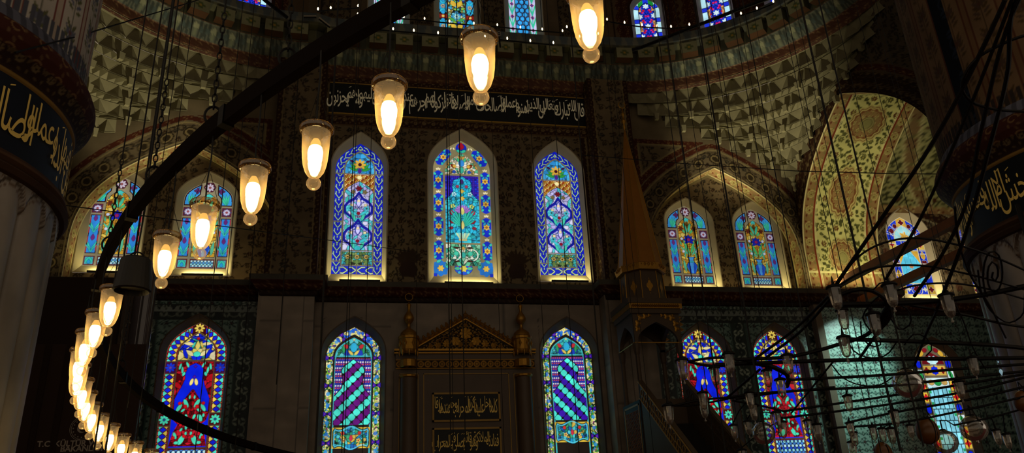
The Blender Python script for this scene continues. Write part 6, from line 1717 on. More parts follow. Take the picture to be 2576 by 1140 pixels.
# ------------------------------------------------------------------ great lit ring chandelier
cR = -.08; RZ0 = 1.6 + 2.4 + .08 * 3
ringpx = [(990, 0), (850, 110), (700, 210), (600, 280), (480, 380), (400, 450), (330, 530), (280, 600), (255, 680), (245, 760), (248, 860), (300, 945), (345, 985), (400, 1025), (500, 1075), (600, 1110), (700, 1138)]
def on_plane(px, py, z0):
    d = ray(px, py); t = (z0 - EYE[2]) / (d[2] - cR * d[1]); return EYE + d * t
Q = np.array([on_plane(x, y, RZ0) for x, y in ringpx]); nR = nrm([0, -cR, 1.]); e2 = nrm([0, 1, cR]); e1 = np.array([1., 0, 0])
u_, v_ = Q @ e1, (Q - [0, 0, RZ0]) @ e2; wgt = 1 / np.linalg.norm(Q - EYE, axis=1)
Aq = np.c_[u_, v_, np.ones(len(u_))] * wgt[:, None]; so = np.linalg.lstsq(Aq, (u_ ** 2 + v_ ** 2) * wgt, rcond=None)[0]
cu_, cv_ = so[0] / 2, so[1] / 2; RR = math.sqrt(so[2] + cu_ ** 2 + cv_ ** 2)
def ringpt(a, r=RR, dz=0.): return e1 * (cu_ + r * math.cos(a)) + np.array([0, 0, RZ0]) + e2 * (cv_ + r * math.sin(a)) + [0, 0, dz]
angs = np.unwrap(np.arctan2(v_ - cv_, u_ - cu_)); a_lo, a_hi = sorted((angs[0], angs[-1])); a_lo -= .35; a_hi += .35
ring = thing('ring_chandelier', 'huge dark iron ring sweeping from top centre round left side, carrying the lit lamps', 'chandelier', ringpt((a_lo + a_hi) / 2))
m = M(); an = np.linspace(a_lo, a_hi, 150)
for k in range(len(an) - 1):
    pass
hh, ww = .055, .03
S_ = [[ringpt(a, RR + dx, dz) for a in an] for dx, dz in ((-ww, -hh), (ww, -hh), (ww, hh), (-ww, hh))]
for i in range(4): m.strip(S_[i], S_[(i + 1) % 4])
m.build('ring_band', pbr('ring_iron', '#150c06', .85, metal=.0, noise=.35, scale=6, spec=.06), ring)
for a in np.arange(a_lo + .1, a_hi, .16):
    m = M()
    S2 = [[ringpt(b, RR + dx * 1.25, dz * 1.15) for b in (a, a + .006)] for dx, dz in ((-ww, -hh), (ww, -hh), (ww, hh), (-ww, hh))]
    for i in range(4): m.strip(S2[i], S2[(i + 1) % 4])
    m.build('joint_plate', MT_DARK, ring)
for px, py in ((350, 455), (735, 185), (545, 330), (262, 640), (300, 945)):      # hanging eyes with cables
    j = int(np.argmin([np.hypot(*(np.array(proj(ringpt(a))) - [px, py])) for a in an])); a = an[j]; p = ringpt(a)
    m = M(); b = np.linspace(0, 2 * PI, 18, endpoint=False); m.tube([p + np.array([.045 * math.cos(t), 0, .1 + .06 * math.sin(t)]) for t in b], .008, 5, closed=True)
    s = M()
    for k in range(14):
        q = p + [0, 0, .17 + k * .05]; b = np.linspace(0, 2 * PI, 8, endpoint=False)
        s.tube([q + (np.array([.014 * math.cos(t), 0, .03 * math.sin(t)]) if k % 2 else np.array([0, .014 * math.cos(t), .03 * math.sin(t)])) for t in b], .005, 4, closed=True)
    eye = m.build('hanging_eye', MT_DARK, ring); s.build('chain', MT_DARK, eye)
    M().tube([p + [0, 0, .85], [p[0], p[1], 24.]], .006, 5).build('suspension_cable', MT_DARK, ring)

# ---- the lit glass lamps
GLIT = lampglass('lit_glass', '#fff3dc', '#ffcf86', (.03, .36, .03, .4), .09)
GRIM = lampglass('lit_rim_glass', '#e8d2ac', '#b98f56', (.25, .7, .08, .5), .01)
m_bulb = emit_mat('bulb_glow', '#ffe6a0', 14.); m_neck = emit_mat('bulb_neck_glow', '#f0b45c', 1.1)
m_holder = pbr('bulb_holder', '#3a3024', .5)
BODY = [(.014, .060), (.03, .066), (.044, .088), (.054, .12), (.060, .16), (.0635, .21), (.0655, .26), (.067, .295)]
FLANGE = [(.067, .295), (.078, .298), (.0815, .306), (.081, .318), (.076, .328), (.066, .330)]
DROP = .43
def make_lit():
    t = thing('lit_lamp', 'x', 'lamp', (0, 0, 0))
    cup = M().lathe(BODY, n=24).build('glass_cup', GLIT, t, smooth=True)
    M().lathe(FLANGE, n=24).build('rim', GRIM, cup, smooth=True)
    M().lathe([(.034 * math.sin(q), .0285 - .034 * math.cos(q)) for q in np.linspace(0, PI, 11)], n=16).build('glass_ball', GLIT, cup, smooth=True)
    M().lathe([(.0, .075), (.008, .085), (.025, .12), (.034, .155), (.036, .19), (.03, .215), (.02, .225), (0, .228)], n=14).build('bulb', m_bulb, t, smooth=True)
    M().lathe([(.026, .218), (.024, .238), (.016, .255), (.012, .262)], n=14).build('bulb_neck', m_neck, t, smooth=True)
    M().lathe([(0, .258), (.02, .26), (.033, .275), (.036, .3), (.012, .305), (0, .31)], n=14).build('bulb_holder', m_holder, t, smooth=True)
    m = M()
    for k in range(22):
        a = k * 2 * PI / 22; m.lathe([(0, .006), (.006, 0), (0, -.006)], (.073 * math.cos(a), .073 * math.sin(a), .300 + .004 * math.sin(3 * a)), 6)
    m.build('bead_chain', pbr('brass_beads', '#8a6a3a', .35, metal=.8), t)
    m = M()
    for k in range(3):
        a = k * 2 * PI / 3 + .4; m.tube([(.074 * math.cos(a), .074 * math.sin(a), .315), (.01 * math.cos(a), .01 * math.sin(a), .50)], .0016, 4)
    m.build('hanger_chain', MT_DARK, t)
    M().tube([(0, 0, .3), (.004, .002, .45), (-.004, 0, .6), (0, 0, .33 + DROP)], .0045, 5).build('cord', MT_BLACK, t)
    return t
lit = [((1472, -22), 'lit glass lamp cut off by the top edge, farthest right of the lit lamps'), ((1205, 90), 'lit glass lamp hanging before the dome cornice, right of the ring\'s end'),
       ((980, 208), 'lit glass lamp covering a part of the long calligraphy band'), ((797, 320), 'lit glass lamp in front of the left painted pilaster'),
       ((642, 416), 'lit glass lamp over the right side of the left blind arch'), ((517, 510), 'lit glass lamp covering the amber flower window nearest the left pilaster'),
       ((422, 590), 'lit glass lamp between the two amber flower windows, right of the bucket'), ((285, 723), 'lit glass lamp just below the black bucket-shaped speaker'),
       ((247, 783), 'lit glass lamp second below the black bucket, first of the crowded descent'), ((221, 832), 'lit glass lamp third below the bucket, overlapping its upper neighbour'),
       ((205, 878), 'lit glass lamp with rim at far left of the ring, fourth below the bucket'), ((203, 914), 'lit glass lamp fifth below the bucket, at the leftmost bend'),
       ((213, 952), 'lit glass lamp sixth below the bucket, lower side of the bend'), ((222, 984), 'lit glass lamp seventh below the bucket, beside the printed emblem'),
       ((237, 1014), 'lit glass lamp just above the printed emblem\'s right side'), ((257, 1042), 'lit glass lamp covering the end of the printed lettering'),
       ((282, 1067), 'lit glass lamp right of the printed lettering, sixth from the bottom end'), ((310, 1092), 'lit glass lamp fourth from the lower end of the row'),
       ((343, 1112), 'lit glass lamp cut by bottom edge, third from the lower end'), ((382, 1131), 'lit glass lamp showing only its rim at the bottom edge under carved pillar')]
lamp0 = make_lit(); LITP = []
for k, ((px, py), lab) in enumerate(lit):
    p = on_plane(px, py, RZ0 - .055 - DROP); o = lamp0 if k == 0 else copy_tree(lamp0)
    sc_ = float(np.interp(k, [0, 7, 19], [1., 1.06, 1.2])); o.scale = (sc_,) * 3
    o.location = p - np.array([0, 0, .325 * sc_]); o['label'] = lab; o['group'] = 'lit lamps on the great ring'; o.rotation_euler.z = k * .7; LITP.append(p)

# ---- black bucket-shaped speaker
p = atD(343, 652, 5.3)
t = thing('hanging_speaker', 'black bucket-shaped speaker hanging inside the ring before the left amber window', 'speaker', p)
m = M(); m.lathe([(0, 0), (.09, 0), (.098, -.01), (.118, -.2), (.12, -.225), (.11, -.235), (.1, -.2), (0, -.19)], p, 28); sh = m.build('shell', pbr('black_shell', '#1a1713', .5, noise=.2), t, smooth=False)
m = M(); b = np.linspace(0, PI, 12); m.tube([p + np.array([.05 * math.cos(q), 0, .05 * math.sin(q)]) for q in b], .006, 5); m.build('handle', MT_DARK, t)
M().tube([p + [0, 0, .05], p + [.01, 0, .4], p + [-.005, 0, .9], [p[0], p[1], 24.]], .006, 5).build('cable', MT_BLACK, t)

# ------------------------------------------------------------------ dark iron chandelier on the right, unlit glass lamps
def dep(y): return float(np.interp(y, [0, 400, 700, 850, 1000, 1140], [6.2, 7.0, 7.8, 9.0, 10.2, 11.]))
def P3(pts, k=0.):
    pts = np.asarray(pts, float)
    n = max(2, int(np.sum(np.hypot(*np.diff(pts, axis=0).T)) / 14)); s = np.concatenate([[0], np.cumsum(np.hypot(*np.diff(pts, axis=0).T))])
    q = np.linspace(0, s[-1], n)
    def cr(v):                                       # smooth through the points
        if len(v) < 3: return np.interp(q, s, v)
        d = np.gradient(v, s); i = np.clip(np.searchsorted(s, q) - 1, 0, len(s) - 2); h = s[i + 1] - s[i]; t = (q - s[i]) / h
        return (2 * t ** 3 - 3 * t ** 2 + 1) * v[i] + (t ** 3 - 2 * t ** 2 + t) * h * d[i] + (-2 * t ** 3 + 3 * t ** 2) * v[i + 1] + (t ** 3 - t ** 2) * h * d[i + 1]
    X, Y = cr(pts[:, 0]), cr(pts[:, 1]); return [atD(x, y, dep(y) + k) for x, y in zip(X, Y)]
MT_CH = pbr('chandelier_iron', '#0d0b09', .5, metal=.4, noise=.25, scale=12)
ch = thing('iron_chandelier', 'wide black iron chandelier of bars and scrolls hanging before right tiled bay', 'chandelier', atD(2400, 900, 9.5))
bars = [('ring_bar', .05, [(1800, 918), (1950, 912), (2098, 907), (2291, 903), (2421, 903), (2600, 900)]), ('ring_bar', .05, [(2137, 854), (2340, 861), (2547, 873), (2600, 879)]),
        ('arm', .045, [(1853, 905), (1996, 896), (2105, 868), (2189, 836), (2231, 772)]), ('ring_bar', .036, [(1989, 956), (2249, 942), (2420, 928), (2600, 915)]),
        ('ring_bar', .036, [(1850, 1004), (1916, 993), (2249, 970), (2431, 950), (2600, 932)]), ('ring_bar', .032, [(1972, 1035), (2260, 993), (2600, 938)]),
        ('ring_bar', .032, [(1972, 1052), (2260, 1014), (2430, 985), (2600, 945)]), ('ring_bar', .032, [(2133, 1063), (2260, 1036), (2450, 1003), (2600, 968)]),
        ('ring_bar', .03, [(2080, 1078), (2260, 1064), (2431, 1031), (2600, 993)]), ('ring_bar', .026, [(2400, 1070), (2470, 1056), (2600, 1022)]),
        ('arm', .034, [(1732, 910), (1770, 903), (1811, 900), (1850, 904), (1895, 911)]), ('arm', .034, [(1732, 910), (1765, 918), (1825, 920), (1895, 911)]),
        ('arm', .03, [(1696, 1021), (1760, 1007), (1830, 1000), (1903, 990), (2000, 984), (2100, 974)]), ('arm', .026, [(1696, 1021), (1730, 1021), (1800, 1010), (1850, 1000)]),
        ('arm', .03, [(1830, 1000), (1912, 929)]), ('suspension_rod', .032, [(1898, 904), (2004, 824), (2085, 745)]), ('suspension_rod', .032, [(1925, 902), (2020, 828), (2092, 748)]),
        ('arm', .06, [(1898, 913), (1957, 929), (1985, 950), (1979, 972)]), ('arm', .028, [(1842, 1008), (1900, 1018), (1976, 1036)]),
        ('ring_bar', .055, [(2119, 766), (2246, 764), (2362, 757), (2466, 743), (2600, 716)]), ('arm', .045, [(2117, 741), (2154, 729), (2188, 730), (2225, 752), (2240, 775)]),
        ('arm', .1, [(2240, 770), (2232, 798), (2211, 822)]), ('scroll', .022, [(2109, 713), (2130, 680), (2151, 654), (2185, 628), (2221, 612), (2291, 599), (2340, 602), (2396, 613), (2490, 642), (2600, 690)]),
        ('scroll', .022, [(2112, 717), (2150, 694), (2186, 678), (2256, 668), (2326, 669), (2432, 689), (2600, 735)]), ('scroll', .02, [(2256, 731), (2290, 721), (2326, 715), (2396, 713), (2502, 731), (2600, 760)]),
        ('scroll', .026, [(2600, 84), (2576, 90), (2506, 118), (2458, 147), (2429, 184), (2420, 210), (2425, 236), (2447, 258), (2484, 271), (2600, 282)]),
        ('scroll', .018, [(2130, 855), (2150, 885), (2185, 900), (2230, 893), (2256, 860)]), ('scroll', .018, [(2165, 810), (2170, 850), (2195, 872), (2215, 868), (2213, 850), (2200, 845)]),
        ('scroll', .018, [(2188, 830), (2170, 800), (2185, 770), (2215, 742)]), ('scroll', .018, [(2240, 800), (2265, 830), (2290, 815), (2285, 780), (2265, 768)]), ('scroll', .016, [(2275, 868), (2300, 840), (2330, 850), (2345, 878), (2330, 895)]),
        ('scroll', .016, [(2090, 915), (2120, 950), (2170, 970), (2215, 968), (2245, 950)]), ('scroll', .018, [(2460, 680), (2470, 740), (2500, 790), (2540, 812), (2570, 795), (2578, 740)]),
        ('arm', .03, [(2600, 826), (2530, 816), (2440, 795), (2330, 775), (2290, 768)]), ('suspension_rod', .035, [(2240, 790), (2160, 905)]), ('suspension_rod', .03, [(2358, 780), (2330, 840), (2300, 920)]), ('suspension_rod', .024, [(2100, 905), (1990, 1040)]),
        ('scroll', .016, [(2385, 735), (2420, 800), (2450, 880), (2480, 930)])]
th = np.linspace(0, 4.6 * PI, 60); sp = [(2500 + (6 + 40 * (1 - q / th[-1])) * math.cos(q + 2.2) * .62 , 690 + (6 + 64 * (1 - q / th[-1])) * math.sin(q + 2.2)) for q in th]
bars.append(('scroll', .02, sp))
BARP = []
for nm, w_, pts in bars:
    pp = P3(pts); BARP += pp; M().tube(pp, w_ * .5, 8).build(nm, MT_CH, ch)
BARP = np.array(BARP)
def bracket(p):
    j = int(np.argmin(np.linalg.norm(BARP - p, axis=1))); q = BARP[j]; mid = (p + q) / 2 + [0, 0, .03]
    M().tube([p, mid, q], .008, 5).build('bracket', MT_CH, ch)
for pts, w_ in (([(2600, -170), (2500, 62), (2333, 380), (2210, 560), (2105, 713)], .038), ([(2600, -150), (2545, 0), (2393, 380), (2310, 560), (2228, 703)], .03), ([(2580, -40), (2553, 10), (2535, 180), (2487, 380), (2425, 600), (2358, 776)], .038), ([(2610, -90), (2545, 40), (2470, 320), (2420, 540), (2370, 640), (2300, 745)], .034), ([(2402, 520), (2408, 590), (2440, 690), (2490, 770), (2530, 850)], .022)):
    M().tube(P3(pts), w_ * .5, 7).build('suspension_rod', MT_CH, ch)

GDULL = lampglass('clear_glass', '#f2e8da', '#94826c', (.02, .3, .06, .95), .01)  # unlit glass; its faint emission stands in for highlights
MT_AMB = pbr('amber_shell', '#6b4216', .35, noise=.25, scale=6, spec=.5)
def make_unlit():
    t = thing('glass_lamp', 'x', 'lamp', (0, 0, 0))
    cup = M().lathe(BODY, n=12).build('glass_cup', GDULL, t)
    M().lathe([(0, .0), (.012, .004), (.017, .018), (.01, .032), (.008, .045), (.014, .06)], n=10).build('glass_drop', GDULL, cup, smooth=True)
    M().lathe([(.0, .345), (.03, .338), (.075, .322), (.086, .308), (.084, .296), (.066, .292), (.0, .3)], n=16).build('cap', MT_CH, t, smooth=True)
    M().lathe([(.022, .3), (.026, .25), (.024, .2), (0, .195)], n=10).build('candle_sleeve', pbr('grey_sleeve', '#5c554c', .6), t, smooth=True)
    M().lathe([(.02, .335), (.014, .37), (.006, .42), (0, .44)], n=8).build('stem', MT_CH, t)
    return t
unlit = [((2097, 722), 42, 'unlit glass lamp before the lit arch ledge, topmost left on iron chandelier'), ((2236, 716), 42, 'unlit glass lamp below the blue and white arch window'), ((2379, 742), 42, 'unlit glass lamp right of the blue and white arch window\'s sill'),
         ((2117, 780), 36, 'unlit glass lamp directly under the topmost left unlit lamp'), ((2195, 790), 40, 'unlit glass lamp at top of the lit green tile wall, among scrolls'), ((2121, 848), 37, 'unlit glass lamp at the left edge of the lit green tiles, upper'),
         ((1832, 890), 35, 'unlit glass lamp between the two blue-red tiled bay windows, upper'), ((1979, 894), 34, 'unlit glass lamp at upper right of the right blue-red bay window'), ((2444, 900), 32, 'unlit glass lamp on tiles right of the pale blue window'),
         ((2410, 960), 31, 'unlit glass lamp overlapping right edge of the pale blue window'), ((1715, 905), 36, 'unlit glass lamp at upper left of the left blue-red bay window'), ((1680, 1020), 34, 'unlit glass lamp hanging lowest left, before the pulpit stair'),
         ((1767, 988), 30, 'unlit glass lamp on the blue middle of the left bay window'), ((1769, 1012), 28, 'unlit glass lamp behind the one on left bay window\'s middle'), ((1796, 925), 32, 'unlit glass lamp near right border of the left bay window'),
         ((1928, 932), 30, 'unlit glass lamp at left border of the right bay window'), ((1962, 955), 32, 'unlit glass lamp on blue middle of the right bay window'), ((1884, 988), 29, 'unlit glass lamp on the tile strip between bay windows, middle'),
         ((1893, 1018), 28, 'unlit glass lamp on the tile strip between bay windows, above the left globe'), ((1951, 1038), 29, 'unlit glass lamp right above the left glass globe'), ((1966, 1062), 28, 'unlit glass lamp right beside the left glass globe'),
         ((2131, 996), 28, 'unlit glass lamp at the left edge of the green tiles, lower'), ((2247, 1034), 29, 'unlit glass lamp on green tiles left of the amber egg'), ((2053, 1068), 29, 'unlit glass lamp on dark tiles, right of right bay window'),
         ((2030, 1058), 25, 'unlit glass lamp at right border of the right bay window, low'), ((2194, 1075), 23, 'small unlit glass lamp low on the green tiles'), ((2217, 1078), 24, 'unlit glass lamp left one of a low touching pair'), ((2239, 1078), 27, 'unlit glass lamp right one of a low touching pair'),
         ((2288, 1070), 22, 'small unlit glass lamp just left of the amber egg'), ((2137, 1064), 24, 'unlit glass lamp low at the lit tile edge, upper of three'), ((2146, 1088), 24, 'unlit glass lamp low at the lit tile edge, middle of three'), ((2142, 1112), 25, 'unlit glass lamp low at the lit tile edge, bottom of three'),
         ((1845, 1070), 24, 'unlit glass lamp on right border of left bay window, low'), ((1866, 1132), 27, 'unlit glass lamp cut by bottom edge below the tile strip'), ((2505, 1082), 26, 'unlit glass lamp right of the right glass globe'), ((2530, 1092), 26, 'unlit glass lamp farthest right near the bottom corner'), ((1880, 1060), 24, 'unlit glass lamp directly left of the left glass globe')]
u0 = make_unlit()
for k, ((px, py), wd, lab) in enumerate(unlit):
    d = dep(py) - .06; p = atD(px, py, d); o = u0 if k == 0 else copy_tree(u0); sc_ = wd * d / (FPX * .18); o.scale = (sc_,) * 3
    bracket(p + np.array([0, 0, .035 * sc_]))
    o.location = p - np.array([0, 0, .31 * sc_]); o['label'] = lab; o['group'] = 'unlit lamps of the iron chandelier'; o.rotation_euler.z = k * .5
for (px, py), r, lab in (((2284, 965), 36, 'round ribbed clear glass globe beside the pale blue window'), ((1921, 1090), 28, 'round clear glass globe in front of the right blue-red bay window'), ((2450, 1078), 32, 'round clear glass globe low, right of the pale blue window'), ((2378, 1112), 29, 'clear glass globe at the bottom, below the pale blue window')):
    d = dep(py); R_ = r * d / FPX; p = atD(px, py, d)
    t = thing('glass_globe', lab, 'glass globe', p, 'glass globes of the iron chandelier')
    m = M(); q = np.linspace(.28, PI - .12, 16); an_ = 28
    v = []; 
    for a in q:
        for b in range(an_): rr = R_ * (1 + .02 * (b % 2)); v.append(p + [rr * math.sin(a) * math.cos(b * 2 * PI / an_), rr * math.sin(a) * math.sin(b * 2 * PI / an_), R_ * math.cos(a)])
    m.raw(v, [(i * an_ + b, i * an_ + (b + 1) % an_, (i + 1) * an_ + (b + 1) % an_, (i + 1) * an_ + b) for i in range(len(q) - 1) for b in range(an_)])
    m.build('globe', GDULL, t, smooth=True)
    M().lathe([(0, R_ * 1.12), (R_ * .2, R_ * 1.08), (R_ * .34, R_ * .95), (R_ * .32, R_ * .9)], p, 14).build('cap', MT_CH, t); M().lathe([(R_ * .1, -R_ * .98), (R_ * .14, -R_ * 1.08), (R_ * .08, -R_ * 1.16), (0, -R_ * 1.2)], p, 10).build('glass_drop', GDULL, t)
    M().tube([p + [0, 0, R_ * 1.1], p + [0, 0, R_ * 1.1 + .12]], .01, 5).build('stem', MT_CH, t); bracket(p + [0, 0, R_ * 1.1 + .12])
for (px, py), r, lab in (((2333, 1084), 27, 'amber ostrich egg hanging left of lower pale blue window'), ((2222, 1140), 22, 'amber ostrich egg cut by the bottom edge under green tiles'), ((2574, 1010), 22, 'amber ostrich egg cut by the right edge')):
    d = dep(py); R_ = r * d / FPX; p = atD(px, py, d)
    t = thing('ostrich_egg', lab, 'egg ornament', p, 'hanging ostrich eggs')
    M().lathe([(R_ * math.sin(a) * (1 - .08 * math.cos(a)), R_ * 1.22 * math.cos(a)) for a in np.linspace(0, PI, 20)], p, 22).build('egg', MT_AMB, t, smooth=True)
    m = M(); m.tube([p + [0, -R_ * 1.02 * math.sin(a), R_ * 1.23 * math.cos(a)] for a in np.linspace(0, PI, 14)], .006, 4); m.tube([p + [0, 0, R_ * 1.2], p + [0, 0, R_ * 1.2 + .12]], .006, 5); bracket(p + [0, 0, R_ * 1.2 + .12]); m.build('strap', MT_CH, t)
# ---- crystal drop
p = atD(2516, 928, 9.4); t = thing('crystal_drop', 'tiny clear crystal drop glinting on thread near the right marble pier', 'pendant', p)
M().lathe([(0, .0), (.018, -.02), (.02, -.04), (0, -.09)], p, 6).build('drop', pbr('crystal', '#cfe6ee', .05, emis=('#9fd4ea', .35)), t); M().lathe([(0, .1), (.012, .085), (0, .07)], p, 6).build('bead', pbr('crystal_bead', '#cfe6ee', .05, emis=('#9fd4ea', .35)), t); M().tube([p, p + [0, 0, .2]], .002, 4).build('thread', MT_CH, t)  # the glint is emission put into drop and bead

# ------------------------------------------------------------------ rails with small bulbs high in the apse
YB = 19.6
m_sb = emit_mat('small_bulb_glow', '#ffe2a8', 7.)
def bulb_mesh(m, p): m.lathe([(0, .06), (.012, .04), (.026, .0), (.02, -.03), (.012, -.06), (0, -.062)], p, 8)
def rail(nm, lab, pts, ys, hang):
    P_ = [atY(x, y, Y) for (x, y), Y in zip(pts, ys)]
    t = thing('bulb_rail', lab, 'light rail', P_[len(P_) // 2], 'rails of small bulbs in the apse')
    M().tube([p - [0, 0, .09] for p in P_], .022, 6).build('rail', MT_CH, t)
    for p in P_:
        b = M(); bulb_mesh(b, p); bo = b.build('bulb', m_sb, t, smooth=True)
        M().lathe([(.016, -.06), (.02, -.09), (0, -.092)], p, 8).build('socket', MT_CH, bo)
    for i in hang:
        M().tube([P_[i] - [0, 0, .09], [P_[i][0], P_[i][1], 24.]], .012, 5).build('hanger', MT_CH, t)
up = [(900, 35), (960, 38), (1016, 42), (1068, 46), (1131, 53), (1192, 58), (1251, 62), (1309, 68), (1364, 73), (1415, 77)]
lw = [(877, 60), (929, 67), (989, 72), (1041, 76), (1102, 82), (1162, 86), (1220, 91), (1276, 96), (1334, 102), (1392, 107)]
rail('u', 'upper long rail of tiny lit bulbs crossing before the central apse windows', up, [YB + 1.2] * len(up), (1, 3, 8))
rail('l', 'lower long rail of tiny lit bulbs crossing before the central apse windows', lw, [YB] * len(lw), (2, 6))
rt = [(1426, 67), (1458, 91), (1505, 84), (1527, 48), (1571, 56), (1615, 62), (1653, 64), (1688, 66), (1734, 61)]
rail('r', 'rail of tiny lit bulbs before the first blue window of the right half-dome', rt, np.linspace(19.4, 18.4, len(rt)), (3, 7))
rail('rr', 'short rail of tiny lit bulbs between the right half-dome windows', [(1864, 33), (1904, 20), (1945, 3)], [17.6, 17.2, 16.8], (0, 1))
rail('ll', 'short rail of tiny lit bulbs left of the central apse windows, above the ring', [(800, 22), (832, 19), (901, 14)], [19., 19.2, 19.4], (0,))
# dark tie bars high up
for pts, ys, r_, lab in (([(1590, 126), (1614, 119), (1849, 27), (1960, -14)], (17.5, 17.4, 15.6, 14.9), .05, 'thick dark slanting bar crossing the right half-dome windows'), ([(655, -10), (668, 2), (722, 44)], (16.5, 16.6, 17.2), .05, 'short dark slanting bar beside the left half-dome window')):
    o = M().tube([atY(x, y, Y) for (x, y), Y in zip(pts, ys)], r_, 8).build('tie_bar', MT_CH); tag(o, lab, 'bar')
# ledge lights and a floodlight box
for (x0, y0), (x1, y1), lab in (((764, 41), (796, 41), 'short white tube light lying on the cornice left of the ring'), ((803, 45), (830, 66), 'short white tube light slanting along the left cornice corner'), ((1455, 124), (1491, 127), 'short white tube light lying on the right cornice corner')):
    Yl = YA - 1.0 + .9; a, b = atY(x0, y0, 22.6), atY(x1, y1, 22.6); t = thing('tube_light', lab, 'light fixture', (a + b) / 2, 'tube lights on the dome cornice')
    M().tube([a, b], .035, 8).build('tube', pbr('white_tube', '#a59a86', .5), t); M().tube([a - [0, 0, .05], b - [0, 0, .05]], .03, 4).build('base', MT_BLACK, t)
p = atY(1255, 86, 22.3); t = thing('floodlight', 'small white framed floodlight box on stem below the right apse window', 'light fixture', p)
m = M(); 
for a, b in (((-.07, -.1), (.07, -.07)), ((-.07, .07), (.07, .1)), ((-.07, -.1), (-.05, .1)), ((.05, -.1), (.07, .1)), ((-.07, -.01), (.07, .01))): m.box((p[0] + a[0], p[1] - .03, p[2] + a[1]), (p[0] + b[0], p[1] + .03, p[2] + b[1]))
m.build('frame', pbr('white_frame', '#9a958c', .5), t); M().box((p[0] - .06, p[1], p[2] - .09), (p[0] + .06, p[1] + .03, p[2] + .09)).build('glass', MT_BLACK, t)
M().tube([p - [0, 0, .1], p - [-.03, 0, .55]], .03, 6).build('stem', MT_DARK, t)

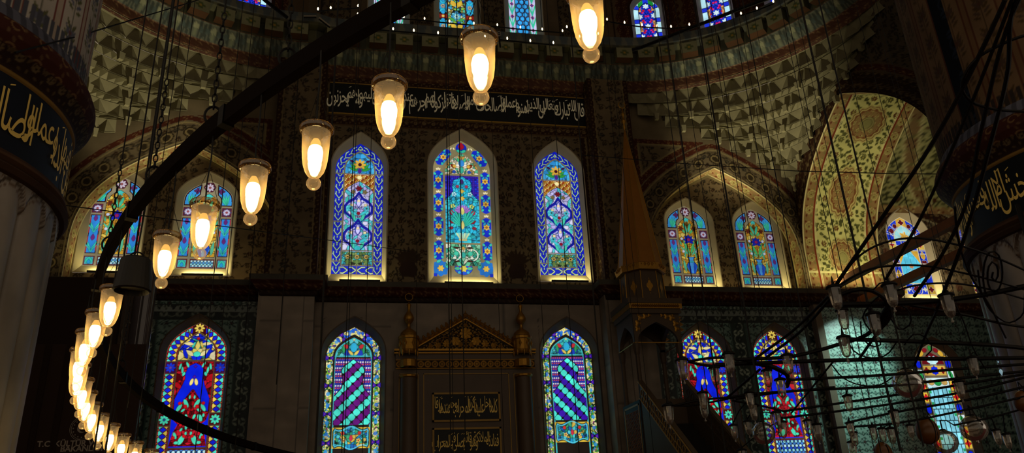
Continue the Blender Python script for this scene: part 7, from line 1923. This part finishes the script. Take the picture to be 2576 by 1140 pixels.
# ------------------------------------------------------------------ thin cables
def vcable(px, py, D, r_, z0, z1, lab, grp='thin vertical cables'):
    p = atD(px, py, D); o = M().tube([(p[0], p[1], z0), (p[0] + .012, p[1], (z0 + z1) / 2), (p[0], p[1], z1)], r_ * .75, 5).build('cable', MT_DARK); tag(o, lab, 'cable', grp)
vc = [(372, 250, 7, .010, 'thick twin cable left of the left blind arch apex, left one'), (396, 250, 7, .011, 'thick twin cable left of the left blind arch apex, right one'), (437, 200, 9, .006, 'thin vertical cable over the left vault facets, right of the thick pair'), (463, 200, 9, .006, 'thin vertical cable just right of left blind arch\'s apex'),
      (560, 480, 8, .006, 'thin vertical cable before the amber window nearest left pilaster'), (628, 120, 10, .006, 'thin vertical cable below the left half-dome window'), (641, 560, 12, .008, 'thin vertical cable before the foot of left blind arch'), (742, 300, 11, .008, 'thin vertical cable on left painted pilaster'), (826, 480, 7, .012, 'thick dark vertical cable along left edge of left braided window'),
      (878, 640, 9, .007, 'thin vertical cable down the left braided window, left one'), (884, 640, 10, .006, 'thin vertical cable down the left braided window, middle one'), (925, 640, 10, .006, 'thin vertical cable down the left braided window, right one'), (1048, 640, 12, .006, 'thin vertical cable between left braided and turquoise windows'),
      (1126, 560, 9, .008, 'thin vertical cable down the turquoise window, left one'), (1132, 560, 10, .006, 'thin vertical cable down the turquoise window, second'), (1159, 560, 9, .008, 'thin vertical cable down the middle of the turquoise window'), (1246, 560, 12, .006, 'thin vertical cable at the right edge of the turquoise window'),
      (1354, 640, 12, .007, 'thin vertical cable at the left edge of right braided window'), (1420, 640, 10, .007, 'thin vertical cable down the right braided window'), (1497, 800, 8, .011, 'thick dark vertical cable right of the right striped window'), (1565, 560, 13, .007, 'thin vertical cable down the gilded cone, left one'), (1590, 640, 13, .006, 'thin vertical cable down the gilded cone, right one'),
      (1720, 560, 12, .009, 'thin vertical cable before amber window nearest the cone, left one'), (1752, 620, 10, .013, 'thick vertical cable before amber window nearest the cone'), (1788, 620, 11, .006, 'thin vertical cable right of amber window nearest the cone'), (1838, 560, 9, .014, 'thick vertical cable between the two right amber windows'), (1877, 600, 11, .007, 'thin vertical cable before the right amber window, left one'),
      (1952, 640, 11, .008, 'thin vertical cable before the right amber window, middle one'), (1962, 600, 12, .006, 'thin vertical cable before the right amber window, right one'), (2005, 600, 13, .005, 'thin vertical cable by the right arch\'s foot'), (2075, 480, 10, .007, 'thin vertical cable on left border of the lit arch'), (2118, 480, 9, .013, 'thick vertical cable down the lit arch medallion'),
      (2130, 520, 10, .006, 'thin vertical cable on lit arch, right of thick one'), (2172, 480, 8.5, .013, 'thick vertical cable on the lit arch\'s right half'), (2210, 480, 11, .006, 'thin vertical cable on lit arch\'s right border'), (2262, 440, 11, .006, 'thin vertical cable above the blue and white window'), (2330, 480, 12, .006, 'thin vertical cable on the lit back wall right of the window'), (2360, 640, 12, .006, 'thin vertical cable between the tie beams and the right pier'),
      (1690, 200, 14, .006, 'thin vertical cable over vault facets nearest the cone'), (1775, 200, 12, .008, 'thin vertical cable over middle of right vault facets, left one'), (1820, 200, 12, .007, 'thin vertical cable over middle of right vault facets, right one'), (1905, 200, 10, .009, 'thin vertical cable over right vault facets near the arch'), (2195, 900, 10, .005, 'thin vertical cable on the lit green tiles, right'), (2150, 900, 9, .006, 'thin vertical cable on the lit green tiles, left')]
for px, py, D, r_, lab in vc:
    low = {True: 1.2}.get(py > 500 and px < 1600, None)
    p = atD(px, py, D); zl = max(2.2, p[2] - 3.8); vcable(px, py, D, r_, zl, 24.0, lab)
def hwire(pts, Ds, r_, lab):
    P_ = [atD(x, y, d) for (x, y), d in zip(pts, Ds)]; o = M().tube(P_, r_, 5).build('tie_wire', MT_DARK); tag(o, lab, 'wire', 'taut wires between the piers')
hwire([(152, 515), (400, 548), (640, 580), (840, 606), (1030, 632)], (11.4, 13, 15.5, 18, 21), .009, 'taut dark wire from left pier across left amber windows')
hwire([(1465, 390), (1700, 410), (2000, 430), (2250, 437), (2405, 438)], (22, 20, 18, 16.5, 15.6), .011, 'taut dark wire across the right arches to the right pier')
hwire([(38, 132), (200, 90), (350, 45), (480, 6), (560, -20)], (9., 11, 14, 17, 19), .012, 'taut dark wire from the left striped drum up to the half-dome')
# ------------------------------------------------------------------ light
w = bpy.data.worlds.new('world'); SC.world = w; w.use_nodes = True
bg = w.node_tree.nodes['Background']; bg.inputs[0].default_value = (*lin('#ffe8ca'), 1); bg.inputs[1].default_value = .3
SC.view_settings.view_transform = 'Standard'; SC.view_settings.look = 'None'; SC.view_settings.exposure = 0; SC.view_settings.gamma = 1
SC.cycles.use_denoising = True
SC.cycles.max_bounces = 5; SC.cycles.diffuse_bounces = 2; SC.cycles.glossy_bounces = 2; SC.cycles.transparent_max_bounces = 24; SC.cycles.transmission_bounces = 4
SC.cycles.sample_clamp_indirect = 2.0; SC.cycles.caustics_reflective = False; SC.cycles.caustics_refractive = False
